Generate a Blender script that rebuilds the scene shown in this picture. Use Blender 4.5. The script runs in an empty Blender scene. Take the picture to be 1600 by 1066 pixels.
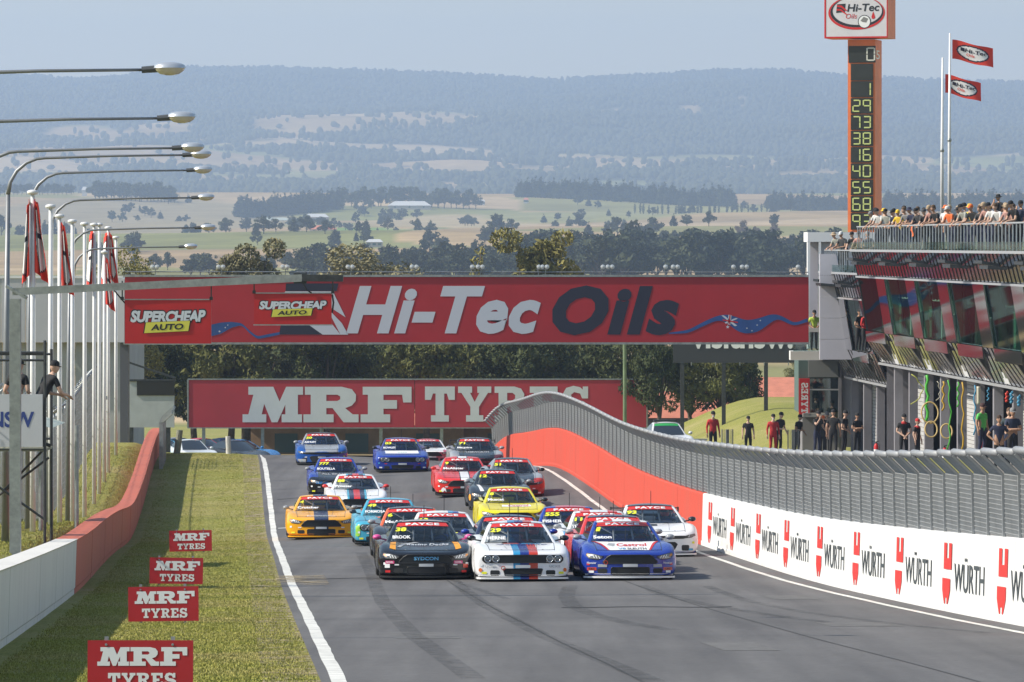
import bpy, bmesh, math, random
import numpy as np
from mathutils import Vector, Matrix, Euler, noise
from mathutils.bvhtree import BVHTree
random.seed(7)
rng = np.random.default_rng(11)
scene = bpy.context.scene
C = scene.collection
# ------------------------------------------------------------------ camera, sky, sun, exposure
F = 8889.0            # focal length in photograph pixels (200 mm on 36 mm)
CAMZ = 12.0           # camera height above datum
cam_d = bpy.data.cameras.new('camera'); cam = bpy.data.objects.new('camera', cam_d); C.objects.link(cam)
cam.location = (0, 0, CAMZ); cam.rotation_euler = (math.radians(90), 0, 0)
cam_d.lens = 200.0; cam_d.sensor_width = 36.0; cam_d.shift_y = -153.0 / 1600.0
cam_d.clip_start = 1.0; cam_d.clip_end = 60000.0
scene.camera = cam
HAZE = 1.3e-4
SUN_EL = math.radians(40); SUN_BACK = math.radians(-9)   # from the left, a little from the camera's side
to_sun = Vector((-math.cos(SUN_EL) * math.cos(SUN_BACK), math.cos(SUN_EL) * math.sin(SUN_BACK), math.sin(SUN_EL)))
w = bpy.data.worlds.new('World'); scene.world = w; w.use_nodes = True
nt = w.node_tree
bgn = nt.nodes['Background']
sky = nt.nodes.new('ShaderNodeTexSky'); sky.sky_type = 'NISHITA'; sky.sun_disc = False
sky.sun_elevation = SUN_EL; sky.sun_rotation = math.atan2(to_sun.x, to_sun.y)
sky.altitude = 2000; sky.air_density = 1.9; sky.dust_density = 1.0; sky.ozone_density = 1.0
nt.links.new(sky.outputs[0], bgn.inputs[0]); bgn.inputs[1].default_value = 0.1
sun_d = bpy.data.lights.new('sun', 'SUN'); sun_d.energy = 5.0; sun_d.angle = math.radians(0.53); sun_d.color = (1.0, 0.92, 0.78)
sun = bpy.data.objects.new('sun', sun_d); C.objects.link(sun)
sun.rotation_euler = (-to_sun).to_track_quat('-Z', 'Y').to_euler(); sun.location = (-60, 150, 60)
scene.view_settings.view_transform = 'Standard'; scene.view_settings.look = 'None'
scene.view_settings.exposure = 0.44; scene.view_settings.gamma = 1.0
scene.render.engine = 'CYCLES'
scene.cycles.use_denoising = True
scene.cycles.max_bounces = 6; scene.cycles.diffuse_bounces = 2; scene.cycles.glossy_bounces = 3
scene.cycles.transmission_bounces = 4; scene.cycles.volume_bounces = 1; scene.cycles.transparent_max_bounces = 12
scene.cycles.caustics_reflective = False; scene.cycles.caustics_refractive = False
scene.cycles.sample_clamp_indirect = 6.0

# ------------------------------------------------------------------ helpers
def P(px, py, d):
    """photograph pixel at distance d -> world point"""
    return Vector(((px - 800.0) / F * d, d, CAMZ + (380.0 - py) / F * d))
def lin(c):
    return tuple(((v / 255.0) / 12.92 if v / 255.0 <= 0.04045 else (((v / 255.0) + 0.055) / 1.055) ** 2.4) for v in c)

MATS = {}
def mat(name, col, rough=0.6, metal=0.0, nz=None, bump=None, coat=0.0, spec=None, emit=None, world=False):
    """principled material; nz=(scale, amount[, colour2]) mottles the colour, bump=(scale, strength)"""
    if name in MATS: return MATS[name]
    m = bpy.data.materials.new(name); m.use_nodes = True
    t = m.node_tree; b = t.nodes['Principled BSDF']
    col = tuple(col) + (1.0,)
    b.inputs['Base Color'].default_value = col
    b.inputs['Roughness'].default_value = rough; b.inputs['Metallic'].default_value = metal
    if coat: b.inputs['Coat Weight'].default_value = coat; b.inputs['Coat Roughness'].default_value = 0.08
    if spec is not None: b.inputs['Specular IOR Level'].default_value = spec
    if emit: b.inputs['Emission Color'].default_value = tuple(emit[:3]) + (1,); b.inputs['Emission Strength'].default_value = emit[3]
    if nz or bump:
        if world:
            g = t.nodes.new('ShaderNodeNewGeometry'); co = g.outputs['Position']
        else:
            g = t.nodes.new('ShaderNodeTexCoord'); co = g.outputs['Object']
        if nz:
            n = t.nodes.new('ShaderNodeTexNoise'); n.inputs['Scale'].default_value = nz[0]; n.inputs['Detail'].default_value = 6; n.inputs['Roughness'].default_value = 0.65
            t.links.new(co, n.inputs['Vector'])
            r = t.nodes.new('ShaderNodeMapRange'); r.inputs[1].default_value = 0.3; r.inputs[2].default_value = 0.7
            t.links.new(n.outputs[0], r.inputs[0])
            mx = t.nodes.new('ShaderNodeMix'); mx.data_type = 'RGBA'
            c2 = nz[2] if len(nz) > 2 else tuple(v * (1 - nz[1]) for v in col[:3])
            c1 = col if len(nz) > 2 else tuple(min(1, v * (1 + nz[1] * 0.5)) for v in col[:3]) + (1,)
            mx.inputs[6].default_value = c1; mx.inputs[7].default_value = tuple(c2[:3]) + (1,)
            t.links.new(r.outputs[0], mx.inputs[0]); t.links.new(mx.outputs[2], b.inputs['Base Color'])
        if bump:
            n2 = t.nodes.new('ShaderNodeTexNoise'); n2.inputs['Scale'].default_value = bump[0]; n2.inputs['Detail'].default_value = 5
            t.links.new(co, n2.inputs['Vector'])
            bp = t.nodes.new('ShaderNodeBump'); bp.inputs['Strength'].default_value = bump[1]; bp.inputs['Distance'].default_value = 0.05
            t.links.new(n2.outputs[0], bp.inputs['Height']); t.links.new(bp.outputs[0], b.inputs['Normal'])
    MATS[name] = m
    return m

def tag(o, label=None, cat=None, group=None, kind=None):
    if label: o['label'] = label
    if cat: o['category'] = cat
    if group: o['group'] = group
    if kind: o['kind'] = kind
    return o
def empty(name, loc=(0, 0, 0), rot=(0, 0, 0), label=None, cat=None, group=None):
    o = bpy.data.objects.new(name, None); C.objects.link(o)
    o.location = loc; o.rotation_euler = rot; o.empty_display_size = 0.2
    return tag(o, label, cat, group)
def link(name, me, m=None, parent=None, loc=None, rot=None):
    """an object on (possibly shared) mesh data; the material sits on the object"""
    o = bpy.data.objects.new(name, me); C.objects.link(o)
    if m is not None:
        if isinstance(m, (list, tuple)): ms = m
        else: ms = [m]
        while len(me.materials) < len(ms): me.materials.append(None)
        for i, mm in enumerate(ms):
            o.material_slots[i].link = 'OBJECT'; o.material_slots[i].material = mm
    if parent is not None: o.parent = parent
    if loc is not None: o.location = loc
    if rot is not None: o.rotation_euler = rot
    return o

class MB:
    """collects simple shapes into one mesh"""
    def __init__(s): s.v = []; s.f = []; s.mi = []
    def add(s, vs, fs, mi=0):
        k = len(s.v); s.v.extend([tuple(p) for p in vs]); s.f.extend([tuple(i + k for i in f) for f in fs]); s.mi.extend([mi] * len(fs)); return s
    def box(s, x0, x1, y0, y1, z0, z1, mi=0):
        return s.add([(x0,y0,z0),(x1,y0,z0),(x1,y1,z0),(x0,y1,z0),(x0,y0,z1),(x1,y0,z1),(x1,y1,z1),(x0,y1,z1)],
                     [(0,3,2,1),(4,5,6,7),(0,1,5,4),(1,2,6,5),(2,3,7,6),(3,0,4,7)], mi)
    def bar(s, a, b, w, h=None, mi=0):
        """rectangular bar from a to b"""
        a = Vector(a); b = Vector(b); h = h or w; d = (b - a).normalized()
        up = Vector((0, 0, 1)) if abs(d.z) < 0.95 else Vector((0, 1, 0))
        x = d.cross(up).normalized() * (w / 2); y = x.cross(d).normalized() * (h / 2)
        vs = [a - x - y, a + x - y, a + x + y, a - x + y, b - x - y, b + x - y, b + x + y, b - x + y]
        return s.add(vs, [(0,1,2,3),(4,7,6,5),(0,4,5,1),(1,5,6,2),(2,6,7,3),(3,7,4,0)], mi)
    def tube(s, pts, r, n=8, mi=0, caps=True):
        pts = [Vector(p) for p in pts]; rs = r if isinstance(r, (list, tuple)) else [r] * len(pts)
        k = len(s.v); prev = None
        for i, p in enumerate(pts):
            d = (pts[min(i + 1, len(pts) - 1)] - pts[max(i - 1, 0)]).normalized()
            if prev is None:
                up = Vector((0, 0, 1)) if abs(d.z) < 0.9 else Vector((0, 1, 0)); x = d.cross(up).normalized()
            else:
                x = (prev - d * prev.dot(d)).normalized()
            prev = x; y = d.cross(x)
            for j in range(n):
                a = 2 * math.pi * j / n
                s.v.append(tuple(p + x * (math.cos(a) * rs[i]) + y * (math.sin(a) * rs[i])))
        for i in range(len(pts) - 1):
            for j in range(n):
                s.f.append((k + i*n + j, k + i*n + (j+1) % n, k + (i+1)*n + (j+1) % n, k + (i+1)*n + j)); s.mi.append(mi)
        if caps:
            s.f.append(tuple(k + j for j in reversed(range(n)))); s.f.append(tuple(k + (len(pts)-1)*n + j for j in range(n))); s.mi += [mi, mi]
        return s
    def lathe(s, prof, c=(0, 0, 0), n=12, mi=0, axis='z'):
        k = len(s.v)
        for (r, z) in prof:
            for j in range(n):
                a = 2 * math.pi * j / n; p = (r * math.cos(a), r * math.sin(a), z)
                if axis == 'x': p = (p[2], p[0], p[1])
                if axis == 'y': p = (p[0], p[2], p[1])
                s.v.append((c[0] + p[0], c[1] + p[1], c[2] + p[2]))
        for i in range(len(prof) - 1):
            for j in range(n):
                s.f.append((k + i*n + j, k + i*n + (j+1) % n, k + (i+1)*n + (j+1) % n, k + (i+1)*n + j)); s.mi.append(mi)
        return s
    def grid(s, rows, mi=0, closed=False):
        k = len(s.v); n = len(rows[0])
        for r in rows: s.v.extend([tuple(p) for p in r])
        for i in range(len(rows) - 1):
            for j in range(n if closed else n - 1):
                j2 = (j + 1) % n
                s.f.append((k + i*n + j, k + i*n + j2, k + (i+1)*n + j2, k + (i+1)*n + j)); s.mi.append(mi)
        return s
    def prism(s, poly, o, ux, uy, uz, t, mi=0):
        """polygon (u,v) extruded by t along uz from origin o"""
        o, ux, uy, uz = Vector(o), Vector(ux), Vector(uy), Vector(uz); n = len(poly)
        a = [o + ux * p[0] + uy * p[1] for p in poly]; b = [p + uz * t for p in a]
        return s.add(a + b, [tuple(range(n))] + [tuple(reversed(range(n, 2*n)))] + [(i, n + i, n + (i+1) % n, (i+1) % n) for i in range(n)], mi)
    def mesh(s, name, smooth=False):
        me = bpy.data.meshes.new(name); me.from_pydata(s.v, [], s.f)
        if any(s.mi): me.polygons.foreach_set('material_index', s.mi)
        if smooth: me.polygons.foreach_set('use_smooth', [True] * len(me.polygons))
        me.update(); return me
    def build(s, name, m=None, parent=None, smooth=False, fix=True, loc=None, rot=None):
        me = s.mesh(name, smooth)
        if fix:
            bm = bmesh.new(); bm.from_mesh(me); bmesh.ops.recalc_face_normals(bm, faces=bm.faces); bm.to_mesh(me); bm.free()
        return link(name, me, m, parent, loc, rot)

def np_mesh(name, verts, faces, smooth=False):
    """verts (n,3), faces (m,k) numpy"""
    me = bpy.data.meshes.new(name); verts = np.asarray(verts, dtype=np.float32); faces = np.asarray(faces, dtype=np.int32)
    me.vertices.add(len(verts)); me.vertices.foreach_set('co', verts.ravel())
    k = faces.shape[1]; me.loops.add(faces.size); me.polygons.add(len(faces))
    me.loops.foreach_set('vertex_index', faces.ravel())
    me.polygons.foreach_set('loop_start', np.arange(0, faces.size, k, dtype=np.int32))
    if smooth: me.polygons.foreach_set('use_smooth', np.ones(len(faces), dtype=bool))
    me.update(calc_edges=True); return me

_TXT = {}
def text2d(s, bold=0.0, shear=0.0, space=1.0):
    """the word as flat triangles in the unit box: (verts in 0..1 x 0..1, faces, aspect)"""
    key = (s, bold, shear, space)
    if key in _TXT: return _TXT[key]
    cu = bpy.data.curves.new('word', 'FONT'); cu.body = s; cu.offset = bold; cu.shear = shear; cu.space_character = space
    cu.resolution_u = 3; cu.fill_mode = 'FRONT'
    o = bpy.data.objects.new('word', cu); C.objects.link(o)
    me = o.to_mesh()
    v = np.array([tuple(p.co)[:2] for p in me.vertices]); f = [tuple(p.vertices) for p in me.polygons]
    o.to_mesh_clear(); bpy.data.objects.remove(o); bpy.data.curves.remove(cu)
    lo = v.min(0); sz = v.max(0) - lo
    r = ((v - lo) / sz, f, sz[0] / sz[1]); _TXT[key] = r
    return r
def shape2d(polys):
    """outlines (first outer, others may be holes) as flat triangles, in their own units"""
    cu = bpy.data.curves.new('shape', 'CURVE'); cu.dimensions = '2D'; cu.fill_mode = 'FRONT' if False else 'BOTH'
    for pl in polys:
        sp = cu.splines.new('POLY'); sp.points.add(len(pl) - 1)
        for i, p in enumerate(pl): sp.points[i].co = (p[0], p[1], 0, 1)
        sp.use_cyclic_u = True
    o = bpy.data.objects.new('shape', cu); C.objects.link(o)
    me = o.to_mesh()
    v = np.array([tuple(p.co)[:2] for p in me.vertices]); f = [tuple(p.vertices) for p in me.polygons]
    o.to_mesh_clear(); bpy.data.objects.remove(o); bpy.data.curves.remove(cu)
    return v, f
def on_plane(name, vf, m, parent, o, ux, uy, fix=0):
    """flat print: 2d mesh laid at o + ux*u + uy*v"""
    v, f = vf[0], vf[1]; o = Vector(o); ux = Vector(ux); uy = Vector(uy)
    me = bpy.data.meshes.new(name); me.from_pydata([tuple(o + ux * a + uy * b) for a, b in v], [], f); me.update()
    return link(name, me, m, parent)
def words(name, s, m, parent, o, ux, uy, bold=0.02, shear=0.0, space=1.0):
    """word filling the parallelogram o, ux, uy"""
    return on_plane(name, text2d(s, bold, shear, space), m, parent, o, ux, uy)
def ell(cx, cy, rx, ry, n=28, a0=0.0):
    return [(cx + rx * math.cos(2*math.pi*i/n + a0), cy + ry * math.sin(2*math.pi*i/n + a0)) for i in range(n)]

# common materials
galv = mat('galvanised_steel', (0.33, 0.35, 0.36), 0.45, 0.7, nz=(6, 0.3))
white_pole = mat('white_pole_paint', (0.72, 0.72, 0.74), 0.45, nz=(3, 0.12))
black_m = mat('black_paint', (0.012, 0.012, 0.014), 0.45)
rubber = mat('tyre_rubber', (0.018, 0.018, 0.018), 0.85, nz=(30, 0.4))
white_print = mat('white_print', (0.78, 0.79, 0.81), 0.55)
red_print = mat('red_print', (0.55, 0.014, 0.016), 0.5)
black_print = mat('black_print', (0.015, 0.016, 0.025), 0.5)
yellow_print = mat('yellow_print', (0.8, 0.78, 0.05), 0.5)
darksteel = mat('dark_steel', (0.06, 0.065, 0.07), 0.5, 0.5, nz=(8, 0.4))
concrete = mat('concrete', (0.36, 0.35, 0.33), 0.85, nz=(1.2, 0.35), bump=(30, 0.2))
# ------------------------------------------------------------------ terrain
GD = [15,40,58,87,104,115,130,145,168,190,207,224,247,270,300,340,420,700]
GL = [-3.0,-3.9,-4.6,-5.82,-6.5,-6.93,-7.34,-7.82,-8.66,-8.62,-8.35,-8.48,-9.15,-10.5,-11.95,-13.1,-15.2,-22.0]
GR = [-2.95,-3.85,-4.55,-5.8,-6.45,-6.85,-7.24,-7.62,-8.02,-7.95,-8.05,-8.85,-9.75,-11.8,-12.4,-13.4,-15.2,-22.0]
GP_ = [-2.95,-3.85,-4.55,-5.8,-6.45,-6.85,-7.24,-7.62,-8.02,-7.95,-8.1,-8.45,-9.2,-10.5,-11.95,-13.1,-15.2,-22.0]      # pit lane side
def _smooth(D, V, d):
    # gentle smoothing of the piecewise profile
    return sum(np.interp(d + o, D, V) * k for o, k in ((-9, .15), (-4.5, .2), (0, .3), (4.5, .2), (9, .15)))
def ss(x, a, b):
    t = np.clip((x - a) / (b - a), 0, 1); return t * t * (3 - 2 * t)
SL = 0.0487
def ground(d, X):
    """ground height (world z) at distance d, lateral X"""
    d = np.asarray(d, dtype=float); X = np.asarray(X, dtype=float)
    u = X + SL * d; t = np.clip((u - 1.19) / 10.3, -0.2, 1.0)
    t = np.where((t > 0) & (d > 205), t ** (1 + 1.2 * ss(d, 205, 235)), t)
    z = _smooth(GD, GL, d) * (1 - t) + _smooth(GD, GR, d) * t
    z = z + ss(u, 12.3, 15.0) * (_smooth(GD, GP_, d) - _smooth(GD, GR, d))
    z = z + (0.85 - .4 * ss(d, 120, 190)) * (1 - ss(u, -4.2, -3.25)) * (1 - ss(d, 235, 275))          # bank behind the left wall
    z = z + 0.85 * ss(u, 19, 23) * (1 - ss(d, 186, 212)) * ss(d, 90, 130)          # garage apron
    m = -9.15 + 0.7 * ss(d, 248, 300) - 2.4 * (1 - ss(X, 6.0, 14.0)) - 8.0 * (1 - ss(X, 2.0, 7.0)) - 3.0 * ss(d, 312, 345)
    m = np.where((d > 236) & (d < 345), m, -99)
    return CAMZ + np.maximum(z, m)
def gz(d, X): return float(ground(d, X))
def at(u, d, h=0.0): return Vector((u - SL * d, d, gz(d, u - SL * d) + h))

def sheet(name, us, ds, lift, m, parent=None, kind=None):
    U, D = np.meshgrid(us, ds); X = U - SL * D; Z = ground(D, X) + lift
    v = np.stack([X, D, Z], -1).reshape(-1, 3); n = len(us); k = len(ds)
    i = (np.arange(k - 1)[:, None] * n + np.arange(n - 1)[None, :]).ravel()
    f = np.stack([i, i + 1, i + n + 1, i + n], -1)
    o = link(name, np_mesh(name, v, f, True), m, parent)
    if kind: o['kind'] = kind
    return o

def grass_material(name, g1, g2, dry, s=0.35):
    m = bpy.data.materials.new(name); m.use_nodes = True; t = m.node_tree; b = t.nodes['Principled BSDF']
    b.inputs['Roughness'].default_value = 0.9; b.inputs['Specular IOR Level'].default_value = 0.15
    g = t.nodes.new('ShaderNodeNewGeometry')
    def nse(sc, det=5):
        n = t.nodes.new('ShaderNodeTexNoise'); n.inputs['Scale'].default_value = sc; n.inputs['Detail'].default_value = det
        n.inputs['Roughness'].default_value = 0.7; t.links.new(g.outputs['Position'], n.inputs['Vector']); return n.outputs[0]
    def mp(x, a, b_):
        r = t.nodes.new('ShaderNodeMapRange'); r.inputs[1].default_value = a; r.inputs[2].default_value = b_; t.links.new(x, r.inputs[0]); return r.outputs[0]
    def mx(f, a, b_):
        n = t.nodes.new('ShaderNodeMix'); n.data_type = 'RGBA'; t.links.new(f, n.inputs[0])
        for k, c in ((6, a), (7, b_)):
            if isinstance(c, tuple): n.inputs[k].default_value = c + (1,)
            else: t.links.new(c, n.inputs[k])
        return n.outputs[2]
    c = mx(mp(nse(s), 0.35, 0.65), g1, g2)
    c = mx(mp(nse(s * 0.35, 3), 0.46, 0.68), c, dry)
    c2 = mx(mp(nse(14, 4), 0.35, 0.7), c, (g1[0] * 0.45, g1[1] * 0.5, g1[2] * 0.45))
    t.links.new(c2, b.inputs['Base Color'])
    bp = t.nodes.new('ShaderNodeBump'); bp.inputs['Strength'].default_value = 0.7; bp.inputs['Distance'].default_value = 0.06
    t.links.new(nse(22, 4), bp.inputs['Height']); t.links.new(bp.outputs[0], b.inputs['Normal'])
    MATS[name] = m; return m
lawn = grass_material('lawn', (0.31, 0.31, 0.075), (0.40, 0.36, 0.11), (0.50, 0.41, 0.19))
us = np.concatenate([np.linspace(-160, -14, 24), np.linspace(-13, -4.4, 10), np.linspace(-4.2, -2.8, 8), np.linspace(-2.4, 14, 26), np.linspace(15, 40, 30), np.linspace(44, 190, 24)])
ds = np.concatenate([np.arange(15, 350, 2.5), np.arange(352, 900, 22)])
tag(sheet('ground', us, ds, 0, lawn), kind='structure')

# asphalt: fine aggregate, rubbered racing line, patches
asph = bpy.data.materials.new('asphalt'); asph.use_nodes = True
t = asph.node_tree; b = t.nodes['Principled BSDF']; b.inputs['Roughness'].default_value = 0.82; b.inputs['Specular IOR Level'].default_value = 0.3
g = t.nodes.new('ShaderNodeNewGeometry'); mpn = t.nodes.new('ShaderNodeMapping'); mpn.vector_type = 'POINT'
mpn.inputs['Rotation'].default_value = (0, 0, -SL); mpn.inputs['Scale'].default_value = (1.6, 0.035, 1)
t.links.new(g.outputs['Position'], mpn.inputs['Vector'])
n1 = t.nodes.new('ShaderNodeTexNoise'); n1.inputs['Scale'].default_value = 1.0; n1.inputs['Detail'].default_value = 5; t.links.new(mpn.outputs[0], n1.inputs['Vector'])
n2 = t.nodes.new('ShaderNodeTexNoise'); n2.inputs['Scale'].default_value = 9.0; n2.inputs['Detail'].default_value = 8; n2.inputs['Roughness'].default_value = .8; t.links.new(g.outputs['Position'], n2.inputs['Vector'])
n3 = t.nodes.new('ShaderNodeTexNoise'); n3.inputs['Scale'].default_value = 0.25; n3.inputs['Detail'].default_value = 3; t.links.new(g.outputs['Position'], n3.inputs['Vector'])
r1 = t.nodes.new('ShaderNodeValToRGB'); r1.color_ramp.elements[0].position = 0.3; r1.color_ramp.elements[0].color = (0.138, 0.133, 0.137, 1)
r1.color_ramp.elements[1].position = 0.7; r1.color_ramp.elements[1].color = (0.212, 0.205, 0.206, 1); t.links.new(n1.outputs[0], r1.inputs[0])
m1 = t.nodes.new('ShaderNodeMix'); m1.data_type = 'RGBA'; m1.blend_type = 'MULTIPLY'; m1.inputs[0].default_value = 0.55
r2 = t.nodes.new('ShaderNodeValToRGB'); r2.color_ramp.elements[0].position = .32; r2.color_ramp.elements[0].color = (.38, .38, .38, 1); r2.color_ramp.elements[1].position = .68; r2.color_ramp.elements[1].color = (1.1, 1.1, 1.1, 1)
t.links.new(n2.outputs[0], r2.inputs[0]); t.links.new(r1.outputs[0], m1.inputs[6]); t.links.new(r2.outputs[0], m1.inputs[7])
m2 = t.nodes.new('ShaderNodeMix'); m2.data_type = 'RGBA'; m2.blend_type = 'MULTIPLY'; m2.inputs[0].default_value = 0.4
t.links.new(m1.outputs[2], m2.inputs[6]); t.links.new(n3.outputs[0], m2.inputs[7]); t.links.new(m2.outputs[2], b.inputs['Base Color'])
bp = t.nodes.new('ShaderNodeBump'); bp.inputs['Strength'].default_value = 0.35; bp.inputs['Distance'].default_value = 0.02
t.links.new(n2.outputs[0], bp.inputs['Height']); t.links.new(bp.outputs[0], b.inputs['Normal'])
road_ds = np.concatenate([np.arange(15, 290, 1.5)])
road = tag(sheet('road', np.linspace(0.93, 11.6, 14), road_ds, 0.012, asph), kind='structure')
tag(sheet('pit_lane', np.linspace(12.2, 30, 10), np.arange(40, 243, 2.5), 0.012, mat('pit_asphalt', (0.2, 0.185, 0.17), .85, nz=(1.0, .25), world=True)), kind='structure')
line_white = mat('worn_white_line', (0.70, 0.69, 0.65), 0.7, nz=(2.2, 0.35), world=True)
def wavy(us0, wd, ds, name, lift=0.017):
    mb = MB(); rows = []
    for d in ds:
        j = 0.006 * math.sin(d * .7) + 0.02 * math.sin(d * .07 + 1)
        rows.append([at(us0 + j, d, lift), at(us0 + wd + j + 0.006 * math.sin(d * 1.9), d, lift)])
    return mb.grid(rows).build(name, line_white, road)
wavy(1.06, 0.17, np.arange(15, 262, 1.5), 'edge_line')
wavy(11.02, 0.13, np.arange(15, 250, 1.5), 'edge_line')
# short painted tick by the yellow car's row and the cross joint in the tarmac
tick = mat('faded_paint', (0.42, 0.42, 0.41), 0.8)
MB().grid([[at(1.3, 171.0, .018), at(2.0, 171.0, .018)], [at(1.3, 171.6, .018), at(2.0, 171.6, .018)]]).build('painted_tick', tick, road)
seam = mat('tar_joint', (0.045, 0.045, 0.047), 0.8)
for d0, a, b_ in ((118.5, 1.3, 3.6), (190, 1.4, 5.5), (96, 5.5, 8.4)):
    MB().grid([[at(u_, d0 + .25 * math.sin(u_ * 3), .019) for u_ in np.linspace(a, b_, 9)], [at(u_, d0 + .28 + .25 * math.sin(u_ * 3), .019) for u_ in np.linspace(a, b_, 9)]]).build('tar_joint', seam, road)
for u_ in (4.35, 7.9):
    MB().grid([[at(u_ + .012 * math.sin(d * .31), d, .0165), at(u_ + .03 + .012 * math.sin(d * .31), d, .0165)] for d in np.arange(40, 240, 2.0)]).build('paving_joint', seam, road)
patchm = mat('asphalt_patch', (.135, .13, .128), .85, nz=(5, .35), world=True)
for (u_, d, a, b_) in ((2.2, 78, .9, 3.2), (8.8, 84, 1.1, 2.4), (6.2, 72, .7, 4.0), (9.6, 101, .8, 3.0), (3.4, 139, 1.2, 5), (9.2, 150, 1.0, 5)):
    MB().grid([[at(u_ + a * q, d + b_ * p_, .0155) for q in (0, .5, 1)] for p_ in (0, .34, .67, 1)]).build('asphalt_patch', patchm, road)
# curved tyre marks laid down by spinning wheels
skid = bpy.data.materials.new('tyre_mark_rubber'); skid.use_nodes = True
t = skid.node_tree; b = t.nodes['Principled BSDF']; b.inputs['Base Color'].default_value = (0.03, 0.03, 0.032, 1); b.inputs['Roughness'].default_value = .75
g = t.nodes.new('ShaderNodeNewGeometry'); n1 = t.nodes.new('ShaderNodeTexNoise'); n1.inputs['Scale'].default_value = 3.5; n1.inputs['Detail'].default_value = 6
t.links.new(g.outputs['Position'], n1.inputs['Vector']); r1 = t.nodes.new('ShaderNodeMapRange'); r1.inputs[1].default_value = .35; r1.inputs[2].default_value = .8; r1.inputs[4].default_value = .45
t.links.new(n1.outputs[0], r1.inputs[0]); t.links.new(r1.outputs[0], b.inputs['Alpha'])
def mark(pts, wd):
    rows = []; n = 24
    xs = [p[0] for p in pts]; yy = [p[1] for p in pts]; T = np.linspace(0, 1, len(pts))
    for k in range(n + 1):
        u_ = np.interp(k / n, T, xs); d = np.interp(k / n, T, yy)
        u_ += 0.0; rows.append([at(u_ - wd / 2, d, .021), at(u_ + wd / 2, d, .021)])
    MB().grid(rows).build('tyre_mark', skid, road)
mark([(6.6, 112), (6.05, 104), (5.75, 97), (5.75, 91), (5.95, 86), (6.3, 82)], .3)
mark([(8.0, 112), (7.9, 104), (8.1, 97), (8.5, 91), (9.0, 86)], .26)
mark([(9.2, 111), (9.0, 100), (9.25, 92), (9.9, 85), (10.6, 80)], .22)
mark([(3.1, 140), (2.9, 120), (2.6, 100), (2.5, 80), (2.6, 62)], .28)
mark([(4.6, 140), (4.5, 118), (4.3, 98), (4.3, 78), (4.5, 60)], .26)
mark([(3.3, 165), (4.4, 120), (4.9, 102)], .16)
# bare dirt where the wheels run over the verge edge
dirt = mat('bare_dirt', (0.40, 0.31, 0.2), 0.95, nz=(2.5, .4), world=True)
wear = bpy.data.materials.new('worn_edge'); wear.use_nodes = True; t = wear.node_tree; b = t.nodes['Principled BSDF']
b.inputs['Base Color'].default_value = (0.36, 0.29, 0.18, 1); b.inputs['Roughness'].default_value = .95
g = t.nodes.new('ShaderNodeNewGeometry'); n1 = t.nodes.new('ShaderNodeTexNoise'); n1.inputs['Scale'].default_value = 1.3; n1.inputs['Detail'].default_value = 8; n1.inputs['Roughness'].default_value = .75
t.links.new(g.outputs['Position'], n1.inputs['Vector']); r1 = t.nodes.new('ShaderNodeMapRange'); r1.inputs[1].default_value = .46; r1.inputs[2].default_value = .62; r1.inputs[4].default_value = .9
t.links.new(n1.outputs[0], r1.inputs[0]); t.links.new(r1.outputs[0], b.inputs['Alpha'])
tag(sheet('dirt_strip', np.array([0.3, .62, .95]), np.arange(30, 240, 2.0), 0.008, wear), kind='structure')
MB().grid([[at(u_, d, .024) for u_ in (.85, 1.3, 1.9)] for d in np.linspace(114, 121, 5)]).build('sand_patch', wear, road)

# grass blades on the near verge and bank
def grass_patch(name, n, ulo, uhi, dlo, dhi, h, m, label):
    u_ = rng.uniform(ulo, uhi, n); d = dlo * (dhi / dlo) ** rng.uniform(0, 1, n); X = u_ - SL * d; z = ground(d, X)
    base = np.stack([X, d, z], -1); V = []; 
    for k in range(3):
        a = rng.uniform(0, 6.28, n); hh = h * rng.uniform(.5, 1.3, n); w_ = rng.uniform(.006, .015, n); ln = rng.uniform(0, .6, n) * hh
        dx = np.stack([np.cos(a) * w_, np.sin(a) * w_, 0 * a], -1); off = np.stack([rng.normal(0, .04, n), rng.normal(0, .04, n), 0 * a - .005], -1)
        tip = np.stack([-np.sin(a) * ln, np.cos(a) * ln, hh], -1)
        V += [base + off - dx, base + off + dx, base + off + tip]
    v = np.stack(V, 1).reshape(-1, 3); f = np.arange(len(v)).reshape(-1, 3)
    return tag(link(name, np_mesh(name, v, f), m), label, 'grass', kind='stuff')
blades = grass_material('grass_blades', (0.42, 0.42, 0.10), (0.52, 0.47, 0.15), (0.62, 0.50, 0.24), .5)
grass_patch('grass', 90000, -2.75, 0.86, 55, 236, .026, blades, 'mown green grass blades on the verge beside the track')
grass_patch('grass', 22000, -7.5, -3.4, 100, 225, .04, blades, 'longer grass on the bank behind the left concrete wall')

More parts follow.
